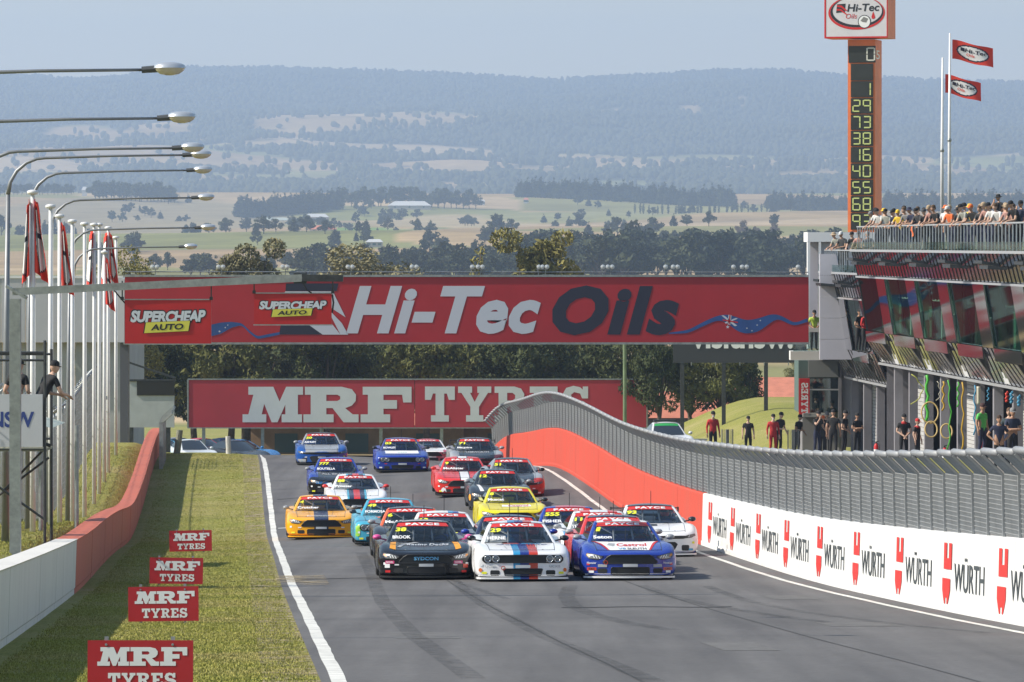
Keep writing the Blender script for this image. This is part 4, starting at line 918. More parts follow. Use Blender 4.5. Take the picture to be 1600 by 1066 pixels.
# balcony
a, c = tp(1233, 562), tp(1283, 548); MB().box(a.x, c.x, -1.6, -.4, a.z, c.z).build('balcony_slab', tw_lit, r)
a, c = tp(1238, 548), tp(1281, 518.5); MB().box(a.x, c.x, -1.55, -1.53, a.z, c.z).build('balcony_glass', cgl, r); MB().box(a.x, a.x + .02, -1.52, -.4, a.z, c.z).build('balcony_glass', cgl, r)
a, c = tp(1237, 518.3), tp(1281, 512); MB().box(a.x, c.x, -1.6, -1.5, a.z, c.z).build('balcony_rail', placard, r)
# glazed box beneath
a, c = tp(1249, 645), tp(1311, 563); MB().box(a.x, c.x, .3, 4, a.z, c.z - .02).build('glazed_box', dkint, r)
a, c = tp(1249.5, 648), tp(1266, 592); MB().box(a.x, c.x, .1, .28, a.z, c.z).build('poster', red_print, r)
on_plane('poster_lettering', TY2, white_print, r, tp(1252, 646, .08), (0, 0, 48 / F * TD), (-11 / -F * TD, 0, 0))
a, c = tp(1266.5, 608), tp(1311, 592); MB().box(a.x, c.x, .2, .24, a.z, c.z).build('window', gl, r); a, c = tp(1266.5, 645), tp(1311, 611); MB().box(a.x, c.x, .2, .24, a.z, c.z).build('window', gl, r)
a, c = tp(1264, 590), tp(1313, 562.5); MB().box(a.x, c.x, .1, .29, a.z, c.z).build('soffit_band', mat('grey_band', (.2, .21, .21), .5), r)
a, c = tp(1266, 610.5), tp(1312, 608.5); MB().box(a.x, c.x, .12, .2, a.z, c.z).build('mullion', alu, r)
a, c = tp(1249, 720), tp(1312, 646); MB().box(a.x + .2, c.x, 1.0, 4, a.z, c.z).build('base_wall', pillar_m, r)
a, c = tp(1311, 650), tp(1316, 562.5); MB().box(a.x, c.x, .1, .5, a.z - 1.8, c.z).build('column', pillar_m, r)
a, c = tp(1255, 652), tp(1300, 646); MB().box(a.x, c.x, -.3, .2, a.z, c.z).build('sill', concrete, r)
MB().box(tp(1316.5, 0).x, tp(1420, 0).x, .52, 3, tp(0, 700).z, tp(0, 379).z).build('core_wall', tw, r)
# hoses, straps and hoops hanging in the garage fronts
def hose(px, y0, y1, d, col, nm, lab, rr=.05, sway=.0, n=9):
    rr *= .5
    pts = [P(px + sway * math.sin(3.1 * k / n) + 2.0 * math.sin(k * 1.9) * (rr < .06), y0 + (y1 - y0) * k / n, d) for k in range(n + 1)]
    o = MB().tube(pts, rr, 6).build(nm, mat('hose_%s' % col[0], col[1], .5), smooth=True); return tag(o, lab, 'hose', 'air hoses and straps hanging in the garage fronts')
cg, cy, cb, cp = ('green', (.06, .40, .03)), ('amber', (.48, .29, .02)), ('blue', (.05, .25, .42)), ('pale', (.5, .47, .38))
for (px, y0, y1, d, c_, lab, rr, sw) in ((1448, 586, 660, 204, cg, 'bright green hose bundle hanging by the white roller door', .11, 1), (1474, 596, 642, 199, cy, 'amber strap ending in a loop beside a concrete pillar', .07, 0), (1481, 594, 704, 198.5, cg, 'longest bright green hose reaching to the garage floor', .05, 4),
                                   (1497, 597, 636, 195.5, cg, 'short green strap with a knotted end in the garage front', .05, 0), (1503.5, 597, 708, 194.5, cy, 'long amber strap falling to the ground between pillars', .06, 1), (1523, 602, 680, 191, cb, 'blue hose with a tangled lower end', .05, 0),
                                   (1529, 604, 632, 190, cp, 'pale frayed rope bundle hanging from the cladding', .13, 0), (1424, 585, 632, 208, ('olive', (.35, .36, .06)), 'slanting olive strap crossing the white roller door', .045, 18), (1544, 606, 626, 187.5, cb, 'short teal strap with a hook', .05, 0),
                                   (1573, 612, 628, 183.5, ('red', (.6, .04, .02)), 'small red float hanging from the cladding edge', .08, 0), (1580.5, 612, 630, 182.5, cb, 'blue coiled lanyard at the garage edge', .1, 0), (1592, 618, 634, 181, cb, 'blue ring lanyard nearest the right edge', .1, 0), (1464, 596, 626, 201, cp, 'thin pale rope looped beside the green hoses', .03, 5)):
    hose(px, y0, y1, d, c_, 'hose', lab, rr, sw)
for (px, py, d, R_, lab) in ((1453, 645, 203, .30, 'upper large tan hoop leaning on a garage pillar'), (1455, 671, 202.6, .22, 'lower tan hoop leaning on a garage pillar'), (1479, 674, 199, .2, 'small tan hoop behind the second pillar')):
    c0 = P(px, py, d); o = MB().tube([c0 + Vector((R_ * math.cos(a), .1 * math.sin(a), R_ * 1.25 * math.sin(a))) for a in np.linspace(0, 6.2832, 22)], .03, 6, caps=False).build('hoop', mat('tan_hoop', (.5, .36, .14), .6), smooth=True); tag(o, lab, 'hoop', 'tan hoops by the garages')

# ------------------------------------------------------------------ timing tower
TTD = 262.0
orange = mat('orange_paint', (.80, .20, .07), .5, nz=(1.2, .18)); panel_dk = mat('display_panel', (.022, .026, .028), .35, nz=(1.5, .4)); seg_m = mat('segment_lime', (.52, .58, .22), .5); seg_w = mat('segment_white', (.55, .56, .52), .5)
p = P(1346, 500, TTD); r = empty('timing_tower', (p.x, p.y, CAMZ - 9.3), (0, 0, math.radians(-15)), 'tall orange timing tower with green segment numbers and an oil sign on top', 'tower')
tz = lambda y: CAMZ + (380 - y) / F * TTD - r.location.z
tx = lambda x: (x - 1346) / F * TTD / math.cos(math.radians(15))
MB().box(tx(1325), tx(1367), 0, 1.55, 0, tz(62)).build('column', orange, r)
MB().box(tx(1291), tx(1388.5), -.32, 1.5, tz(60), tz(-12)).build('sign_box', orange, r)
MB().box(tx(1294), tx(1387), -.36, -.325, tz(57.5), tz(-10)).build('sign_face', mat('sign_cloth', (.60, .59, .64), .7, nz=(1.2, .1)), r)
for (x0, x1, y0, y1) in ((1291.5, 1388, 57.6, 60), (1291.5, 1293.9, -10, 57.5), (1387.1, 1388.5, -10, 57.5)): MB().box(tx(x0), tx(x1), -.37, -.325, tz(y1), tz(y0)).build('sign_frame', red_print, r)
def tpoly(nm, pls, m_, off): return on_plane(nm, shape2d([[(tx(x), tz(y)) for x, y in pl] for pl in pls]), m_, r, (0, off, 0), (1, 0, 0), (0, 0, 1))
tpoly('emblem_ring', [ell(1341, 20.5, 43.5, 26.5, 40), ell(1341.5, 19.5, 41, 24, 40)], red_print, -.368); tpoly('emblem_ring', [ell(1341.5, 19.5, 40.8, 23.8, 40), ell(1342, 17.5, 38, 22, 40)], black_print, -.368)
tpoly('emblem_block', [[(1311, 7), (1324, 6), (1323, 19), (1309.5, 20.5)]], black_print, -.368); tpoly('emblem_stripe', [[(1311, 8.5), (1318, 9), (1327, 17), (1324, 17.5), (1317, 12), (1310.5, 11)]], red_print, -.372); tpoly('emblem_stripe', [[(1310.5, 14), (1317, 14.5), (1327, 23), (1324, 23), (1316, 17), (1310.2, 17)]], red_print, -.372)
words('emblem_lettering', 'Hi-Tec', black_print, r, (tx(1326.5), -.37, tz(19)), (tx(1376) - tx(1326.5), 0, .03), (0, 0, tz(7) - tz(19)), .02, .15)
words('emblem_lettering', 'Oils', red_print, r, (tx(1324.5), -.37, tz(29.5)), (tx(1341.5) - tx(1324.5), 0, 0), (0, 0, tz(22) - tz(29.5)), .0, .2)
tpoly('emblem_disc', [ell(1353, 34.5, 10, 10.5, 24)], black_print, -.371); tpoly('emblem_disc', [ell(1353, 34.5, 8.8, 9.3, 24)], white_print, -.374); tpoly('emblem_disc', [[(1347, 33), (1352, 27), (1359, 30), (1356, 36), (1350, 35)]], mat('grey_print', (.2, .2, .2), .6), -.377)
tpoly('emblem_drop', [[(1366.5, 18.5), (1368.5, 24), (1369.5, 28), (1367.5, 30.5), (1364.5, 30), (1363.8, 27), (1365, 23)]], red_print, -.37)
SEG = {'0': 'abcdef', '1': 'bc', '2': 'abdeg', '3': 'abcdg', '4': 'bcfg', '5': 'acdfg', '6': 'acdefg', '7': 'abc', '8': 'abcdefg', '9': 'abcfg'}
def digit(ch, x0, x1, y0, y1, m_):
    w_, h_ = x1 - x0, y1 - y0; e = .13 * w_ * 1.2
    R_ = {'a': (x0 + e, x1 - e, y0, y0 + e), 'd': (x0 + e, x1 - e, y1 - e, y1), 'g': (x0 + e, x1 - e, y0 + h_ / 2 - e / 2, y0 + h_ / 2 + e / 2), 'f': (x0, x0 + e, y0 + e * .4, y0 + h_ / 2 - e * .3), 'b': (x1 - e, x1, y0 + e * .4, y0 + h_ / 2 - e * .3), 'e': (x0, x0 + e, y0 + h_ / 2 + e * .3, y1 - e * .4), 'c': (x1 - e, x1, y0 + h_ / 2 + e * .3, y1 - e * .4)}
    mb = MB()
    for s_ in SEG[ch]: a = R_[s_]; mb.box(tx(a[0]), tx(a[1]), -.075, -.055, tz(a[3]), tz(a[2]))
    mb.build('digit', m_, r)
for i, (y0, y1, s_) in enumerate(((72, 98, ' 0'), (100, 126, '  '), (127, 152, ' 1'), (153.5, 177.5, '29'), (179, 203, '73'), (204.5, 228.5, '38'), (230, 254, '16'), (255.5, 279.5, '40'), (281, 305, '55'), (306.5, 331.5, '68'), (333, 359, '93'))):
    MB().box(tx(1326.5 if i == 0 else 1330), tx(1368 if i == 0 else 1364), -.05, 0.0, tz(y1), tz(y0)).build('display_panel', panel_dk, r)
    for j, ch in enumerate(s_):
        if ch != ' ': digit(ch, 1332.5 + 16 * j if i else 1338 + 16 * j, 1345 + 16 * j if i else 1349.5 + 16 * j + (2), y0 + 2.5, y1 - 2.5, seg_w if i == 0 else seg_m)
words('painted_digit', '5', white_print, r, (tx(1367) + .012, .2, tz(92.5)), (0, .85, 0), (0, 0, tz(78.5) - tz(92.5)), .01)
# flagpoles on the roof with flying flags
for (px, yt, d, fx0, fx1, fy0, fy1, lab) in ((1483.5, 52, 214, 1488, 1552, 63, 107, 'taller'), (1472, 90, 218, 1477, 1533, 117, 160, 'shorter')):
    p0 = P(px, 340, d); s = empty('flagpole', p0, label='%s white flagpole on the pit roof behind the crowd' % lab, cat='flagpole', group='flagpoles on the pit roof')
    top = P(px, yt, d).z - p0.z
    MB().tube([(.0, 0, -.6), (.0, 0, top * .4), (0.02, 0, top)], [.07, .06, .035], 10).build('pole', white_pole, s, True); MB().lathe([(.07, -.06), (.085, 0), (.07, .06)], (0, 0, top * .42), 10).build('clamp', galv, s)
    W_ = (fx1 - fx0) / F * d; H_ = (fy1 - fy0 - 14) / F * d
    q0 = P(fx0, fy0, d); tilt = 14 / F * d
    def wave(u_, v_, W_=W_, H_=H_, tilt=tilt): return Vector((W_ * u_, .12 * math.sin(6 * u_ + 2 * v_) * u_, -H_ * (1 - v_) - tilt * u_ ** 1.3 + .03 * math.sin(7 * u_ + 1)))
    me = flag_mesh(wave, 44, 30)
    fl = empty('flag', q0, label='red oil flag with white oval flying from the %s roof flagpole' % lab, cat='flag', group='flags on the pit roof')
    link('cloth', me, [fl_red, fl_white, fl_navy], fl)
    for wd_, m_, ua, ub, va, vb in (('Hi-Tec', fl_navy, .31, .84, .50, .70), ('Oils', fl_red, .34, .54, .32, .46)):
        v, f, _a = text2d(wd_, .02, .1); me = bpy.data.meshes.new('lettering'); me.from_pydata([tuple(wave(ua + (ub - ua) * a, va + (vb - va) * b_) + Vector((0, -.012, 0))) for a, b_ in v], [], f); me.update(); link('lettering', me, m_, fl)
    v, f = shape2d([[(.2, .50), (.3, .50), (.3, .68), (.2, .68)]]); me = bpy.data.meshes.new('emblem'); me.from_pydata([tuple(wave(a, b_) + Vector((0, -.012, 0))) for a, b_ in v], [], f); me.update(); link('emblem', me, fl_navy, fl)
# ------------------------------------------------------------------ race cars (front towards -y)
CAR = {
 'pony': dict(y=[-2.32, -2.27, -2.12, -1.85, -1.42, -1.0, -.55, .4, 1.0, 1.4, 1.9, 2.12, 2.2],
              W=[.80, .90, .955, .975, .99, .965, .955, .945, .96, .985, .965, .92, .84],
              zs=[.50, .54, .60, .66, .76, .765, .775, .80, .84, .87, .87, .85, .78],
              zc=[.515, .55, .585, .625, .68, .725, .765, .80, .84, .88, .90, .90, .80], sweep=.26),
 'retro': dict(y=[-2.34, -2.31, -2.2, -1.9, -1.42, -1.0, -.55, .4, 1.0, 1.4, 1.9, 2.16, 2.24],
              W=[.86, .93, .965, .98, .99, .97, .96, .95, .965, .99, .97, .93, .86],
              zs=[.53, .575, .61, .655, .755, .755, .765, .80, .85, .89, .89, .87, .8],
              zc=[.535, .575, .605, .64, .68, .72, .76, .80, .85, .89, .91, .91, .82], sweep=.12),
 'wedge': dict(y=[-2.34, -2.28, -2.1, -1.85, -1.42, -1.0, -.55, .4, 1.0, 1.4, 1.9, 2.12, 2.2],
              W=[.78, .89, .955, .98, .995, .97, .955, .94, .96, .99, .97, .92, .84],
              zs=[.47, .52, .60, .67, .77, .77, .775, .80, .84, .88, .885, .86, .79],
              zc=[.485, .525, .57, .62, .68, .725, .765, .80, .84, .88, .90, .90, .80], sweep=.30)}
def car_shell(kind):
    S = CAR[kind]; rows = []; ZB = .09
    for i, y in enumerate(S['y']):
        W, zs, zc = S['W'][i], S['zs'][i], S['zc'][i]
        zb = ZB + (.03 if i == 0 else 0)
        half = [(.30 * W, zb), (.88 * W, zb), (.975 * W, zb + .05), (W, .30), (.998 * W, .42), (.985 * W, max(.47, zs - .13)), (.95 * W, zs - .045), (.86 * W, zs), (.70 * W, zs - .005 + .3 * (zc - zs)), (.50 * W, (zs + 2 * zc) / 3 + .004), (.24 * W, zc + .012)]
        f_ = max(0.0, 1 - max(0, (y + 2.34)) / .55)
        def sw(x): return S['sweep'] * (abs(x) / .9) ** 2.4 * f_
        ring = [(x, y + sw(x), z) for x, z in half] + [(0, y, zc + .016)] + [(-x, y + sw(x), z) for x, z in reversed(half)] + [(0, y, zb)]
        rows.append(ring)
    mb = MB().grid(rows, closed=True); n = len(rows[0]); h = 11
    for base, flip in ((0, False), ((len(rows) - 1) * n, True)):            # nose and tail closed with strips across
        L_ = [base + i for i in range(h)]; R_ = [base + n - 2 - i for i in range(h)]
        mid = []
        for i in range(h):
            a, c = mb.v[L_[i]], mb.v[R_[i]]; cols = [L_[i]]
            for tt in (.25, .5, .75):
                x = a[0] * (1 - 2 * tt); y = S['y'][0] + (a[1] - S['y'][0]) * (1 - 2 * tt) ** 2 if not flip else a[1]
                mb.v.append((x, y - (.0), a[2])); cols.append(len(mb.v) - 1)
            cols.append(R_[i]); mid.append(cols)
        for i in range(h - 1):
            for j in range(4): mb.f.append((mid[i][j], mid[i][j + 1], mid[i + 1][j + 1], mid[i + 1][j])); mb.mi.append(0)
        top = base + h; bot = base + n - 1
        mb.f.append((mid[h-1][0], mid[h-1][1], mid[h-1][2], top)); mb.f.append((mid[h-1][2], mid[h-1][3], mid[h-1][4], top)); mb.f.append((mid[0][0], bot, mid[0][2], mid[0][1])); mb.f.append((mid[0][2], bot, mid[0][4], mid[0][3])); mb.mi += [0] * 4
    me = mb.mesh('shell')
    bm = bmesh.new(); bm.from_mesh(me); bmesh.ops.recalc_face_normals(bm, faces=bm.faces); bm.to_mesh(me); bm.free()
    o = bpy.data.objects.new('tmp', me); C.objects.link(o)
    m1 = o.modifiers.new('s', 'SUBSURF'); m1.levels = 2; m1.render_levels = 2
    cut = MB()
    for y in (-1.42, 1.4):
        for sx in (-1, 1):
            n_ = 20; a = [(sx * .60, y + .355 * math.cos(2*math.pi*k/n_), .31 + .355 * math.sin(2*math.pi*k/n_)) for k in range(n_)]; b_ = [(sx * 1.2, p[1], p[2]) for p in a]
            k0 = len(cut.v); cut.add(a + b_, [tuple(range(n_)), tuple(reversed(range(n_, 2*n_)))] + [(i, (i+1) % n_, n_ + (i+1) % n_, n_ + i) for i in range(n_)])
    cme = cut.mesh('cut'); bm = bmesh.new(); bm.from_mesh(cme); bmesh.ops.recalc_face_normals(bm, faces=bm.faces); bm.to_mesh(cme); bm.free()
    co = bpy.data.objects.new('cut', cme); C.objects.link(co)
    m2 = o.modifiers.new('b', 'BOOLEAN'); m2.operation = 'DIFFERENCE'; m2.object = co; m2.solver = 'EXACT'
    dg = bpy.context.evaluated_depsgraph_get(); dg.update(); ev = bpy.data.meshes.new_from_object(o.evaluated_get(dg))
    bpy.data.objects.remove(o); bpy.data.objects.remove(co)
    return ev
def split_faces(me, fn, names):
    """pieces of a mesh by face class"""
    out = {}
    for nm in names:
        bm = bmesh.new(); bm.from_mesh(me); bm.faces.ensure_lookup_table()
        bmesh.ops.delete(bm, geom=[f for f in bm.faces if fn(f) != nm], context='FACES')
        for f in bm.faces: f.smooth = True; f.material_index = 0
        m2 = bpy.data.meshes.new(nm); bm.to_mesh(m2); bm.free(); m2.materials.clear(); out[nm] = m2
    return out
def grid_panel(name, rows, smooth=True): return MB().grid(rows).mesh(name, smooth)
# greenhouse curves shared by all bodies
def ws(s, v):   # windscreen: s -1..1 across, v 0 (cowl) .. 1 (roof)
    hw = .715 - .165 * v - .02 * v * v; return Vector((s * hw, -.60 + .86 * v - .17 * (1 - s * s) * (1 - .55 * v), .765 + .385 * v - .03 * v * (1 - v) * -1 - .02 * s * s * v))
def roofp(s, v):  # v 0 front .. 1 rear
    hw = .53 - .03 * v; y0 = .262 - .076 * (1 - s * s); return Vector((s * hw, y0 + (1.05 - y0) * v, 1.152 - .02 * s * s + .055 * math.sin(math.pi * min(1, v * .9 + .08)) * (1 - .35 * s * s)))
def rearp(s, v):
    hw = .50 + .15 * v; return Vector((s * hw, 1.05 + .72 * v, 1.165 - .02 * s * s - .28 * v))
def sidep(sg, v, w_):  # w_ 0 belt..1 roof line, v 0 front..1 rear
    top = roofp(1, v) if v < 1 else roofp(1, 1); b0 = Vector((.735, -.48 + 2.2 * v, .79 + .07 * v)); tp_ = Vector((.545, .24 + .85 * v, 1.135 - .01 * v))
    p = b0.lerp(tp_, w_); p.x += .02 * math.sin(math.pi * w_); return Vector((sg * p.x, p.y, p.z))
WS = grid_panel('windscreen', [[ws(-1 + 2 * j / 12, i / 6) for j in range(13)] for i in range(7)])
ROOF = grid_panel('roof', [[roofp(-1 + 2 * j / 10, i / 6) for j in range(11)] for i in range(7)])
REAR = grid_panel('rear_window', [[rearp(-1 + 2 * j / 8, i / 4) for j in range(9)] for i in range(5)])
SIDE = {sg: grid_panel('side_window', [[sidep(sg, .06 + .9 * j / 8, i / 4) for j in range(9)] for i in range(5)]) for sg in (-1, 1)}
def pillar_me(sg):
    pts = [ws(sg, v) + Vector((sg * .014, .03, .0)) for v in np.linspace(-.06, 1.04, 9)]
    mb = MB(); rows = []
    for p in pts: rows.append([p + Vector((-sg * .035, -.035, .0)), p + Vector((sg * .012, -.03, .008)), p + Vector((sg * .04, .03, 0)), p + Vector((sg * .03, .09, -.012))])
    return mb.grid(rows).mesh('windscreen_pillar', True)
PIL = {sg: pillar_me(sg) for sg in (-1, 1)}
def rail_me(sg):
    rows = [[roofp(sg, v) + Vector((-sg * .01, 0, .004)), roofp(sg, v) + Vector((sg * .03, 0, -.006)), roofp(sg, v) + Vector((sg * .04, 0, -.045))] for v in np.linspace(-.03, 1, 8)]
    return MB().grid(rows).mesh('roof_rail', True)
RAIL = {sg: rail_me(sg) for sg in (-1, 1)}
HEADER = grid_panel('header', [[ws(-1.03 + 2.06 * j / 10, 1.0) + Vector((0, .005, 0)) for j in range(11)], [roofp(-1.03 + 2.06 * j / 10, .035) + Vector((0, .0, .004)) for j in range(11)]])
# front view outlines (x, z) of the three faces
def rrect(x0, x1, z0, z1, c=.02): return [(x0 + c, z0), (x1 - c, z0), (x1, z0 + c), (x1, z1 - c), (x1 - c, z1), (x0 + c, z1), (x0, z1 - c), (x0, z0 + c)]
FACE = {
 'pony': dict(grille=[(-.53, .345), (.53, .345), (.555, .37), (.47, .465), (.39, .515), (-.39, .515), (-.47, .465), (-.555, .37)], intake=rrect(-.39, .39, .115, .265), duct=rrect(.47, .66, .15, .245),
              light=[(.55, .485), (.70, .525), (.865, .555), (.885, .505), (.83, .445), (.66, .425), (.585, .45)]),
 'retro': dict(grille=rrect(-.815, .815, .385, .53, .05), intake=[(-.36, .12), (.36, .12), (.40, .25), (.38, .26), (-.38, .26), (-.40, .25)], duct=rrect(.47, .66, .12, .23), light=None),
 'wedge': dict(grille=[(-.60, .435), (.60, .435), (.72, .465), (.62, .485), (-.62, .485), (-.72, .465)], intake=[(-.36, .13), (.36, .13), (.46, .30), (.40, .345), (-.40, .345), (-.46, .30)], duct=rrect(.56, .74, .15, .28),
              light=[(.55, .455), (.70, .50), (.88, .535), (.90, .50), (.80, .455), (.62, .44)])}
grille_m = mat('grille_mesh', (.02, .021, .023), .5, .3, nz=(60, .6)); intake_m = mat('intake_black', (.008, .008, .009), .6); trim_m = mat('black_trim', (.02, .02, .022), .4)
lens_m = mat('headlamp_lens', (.20, .21, .22), .15, .2, spec=.8, coat=.5); led_m = mat('headlamp_white', (.85, .86, .87), .3); amber_m = mat('amber_lens', (.7, .25, .03), .3); chrome = mat('chrome_ring', (.6, .62, .65), .15, .9)
cage_m = mat('cage_paint', (.62, .63, .64), .5); seat_m = mat('seat_black', (.06, .06, .065), .8); cabin_m = mat('cabin_black', (.06, .06, .065), .8); plate_m = mat('number_plate', (.62, .64, .66), .5); cf_m = mat('splitter_black', (.015, .015, .016), .45); rim_m = mat('wheel_rim', (.10, .10, .11), .35, .8)
wgl = gl.copy(); wgl.name = 'windscreen_glass'; [n for n in wgl.node_tree.nodes if n.type == 'BSDF_TRANSPARENT'][0].inputs[0].default_value = (.78, .81, .82, 1); [n for n in wgl.node_tree.nodes if n.type == 'FRESNEL'][0].inputs[0].default_value = 1.4; wgl.node_tree.links.new([n for n in wgl.node_tree.nodes if n.type == 'FRESNEL'][0].outputs[0], [n for n in wgl.node_tree.nodes if n.type == 'MIX_SHADER'][0].inputs[0])
# wheels
TYRE = MB().lathe([(.20, -.14), (.29, -.145), (.32, -.12), (.33, -.06), (.33, .06), (.32, .12), (.29, .145), (.20, .14)], n=24, axis='x').mesh('tyre', True)
mb = MB().lathe([(.205, -.13), (.20, -.05), (.20, .05), (.205, .13)], n=20, axis='x')
for k in range(10): a = 2 * math.pi * k / 10; mb.bar((0, 0, 0), (0, .2 * math.cos(a), .2 * math.sin(a)), .05, .035)
RIM = mb.lathe([(0, .06), (.05, .05), (.06, 0), (.05, -.05), (0, -.06)], n=10, axis='x').mesh('rim', False)
mb = MB().lathe([(.0, -.11), (.05, -.105), (.075, -.05), (.08, .0), (.06, .04), (0, .05)], n=12, axis='y'); mb.v = [(x * 1.2, y, z * .75) for x, y, z in mb.v]; MIR = mb.mesh('mirror', True)
mb = MB()
for sg in (-1, 1):
    mb.tube([(sg * .60, -.42, .5), (sg * .60, -.40, .80), (sg * .50, .30, 1.10), (sg * .50, .95, 1.12), (sg * .55, 1.0, .4)], .024, 8)
    mb.tube([(sg * .50, .30, 1.10), (sg * .57, .9, .55)], .02, 6); mb.tube([(sg * .2, -.30, .78), (sg * .18, .28, 1.11)], .02, 6); mb.tube([(sg * .5, .95, 1.11), (sg * .4, 1.6, .7)], .02, 6)
mb.tube([(-.5, .30, 1.11), (.5, .30, 1.11)], .024, 8); mb.tube([(-.5, .95, 1.12), (.5, .95, 1.12)], .024, 8); mb.tube([(-.6, -.38, .74), (.6, -.38, .74)], .02, 6); mb.tube([(-.5, .96, 1.1), (.55, .98, .5)], .02, 6)
CAGE = mb.mesh('roll_cage', True)
SEAT = MB().box(.16, .58, .55, .68, .35, .92).box(.24, .50, .56, .66, .92, 1.03).box(.14, .2, .35, .66, .45, .85).box(.55, .61, .35, .66, .45, .85).mesh('seat')
WHEEL = MB().tube([(.37 + .17 * math.cos(a), .02 + .05 * math.sin(a), .74 + .16 * math.sin(a)) for a in np.linspace(0, 6.2832, 17)], .018, 6, caps=False).bar((.22, .02, .74), (.52, .02, .74), .03).mesh('steering_wheel')
CABIN = MB().box(-.70, .70, -.45, 1.6, .30, .34).box(-.70, .70, 1.45, 1.5, .34, .95).box(-.68, .68, -.47, -.30, .34, .745).mesh('cabin_tub')
WING = MB().box(-.80, .80, 1.95, 2.2, 1.06, 1.085).box(-.82, -.80, 1.92, 2.22, .98, 1.10).box(.80, .82, 1.92, 2.22, .98, 1.10).bar((-.45, 2.05, .85), (-.45, 2.08, 1.06), .02, .12).bar((.45, 2.05, .85), (.45, 2.08, 1.06), .02, .12).mesh('rear_wing')

def subdivided(v, f, L):
    bm = bmesh.new(); vs = [bm.verts.new((a, b_, 0)) for a, b_ in v]
    for q in f:
        try: bm.faces.new([vs[i] for i in q])
        except ValueError: pass
    bmesh.ops.triangulate(bm, faces=bm.faces)
    for _ in range(6):
        es = [e for e in bm.edges if e.calc_length() > L]
        if not es: break
        bmesh.ops.subdivide_edges(bm, edges=es, cuts=1, use_grid_fill=False); bmesh.ops.triangulate(bm, faces=[q for q in bm.faces if len(q.verts) > 3])
    bm.verts.index_update(); r_ = [(p.co.x, p.co.y) for p in bm.verts], [tuple(p.index for p in q.verts) for q in bm.faces]; bm.free(); return r_
def project(v, f, bvh, start, direc, off, L=.09):
    """lay a flat outline on a curved surface: start(u,v) -> ray origin"""
    v, f = subdivided(v, f, L); out = []; direc = Vector(direc); lastp = None; miss = []
    for k, (a, b_) in enumerate(v):
        s = Vector(start(a, b_)); h = bvh.ray_cast(s, direc)
        if h[0] is None: h = bvh.find_nearest(s + direc * .5)
        n_ = h[1] if h[1].dot(direc) < 0 else -h[1]
        out.append(tuple(h[0] + n_ * off))
    me = bpy.data.meshes.new('print'); me.from_pydata(out, [], f)
    me.polygons.foreach_set('use_smooth', [True] * len(f)); me.update(); return me
KIT = {}
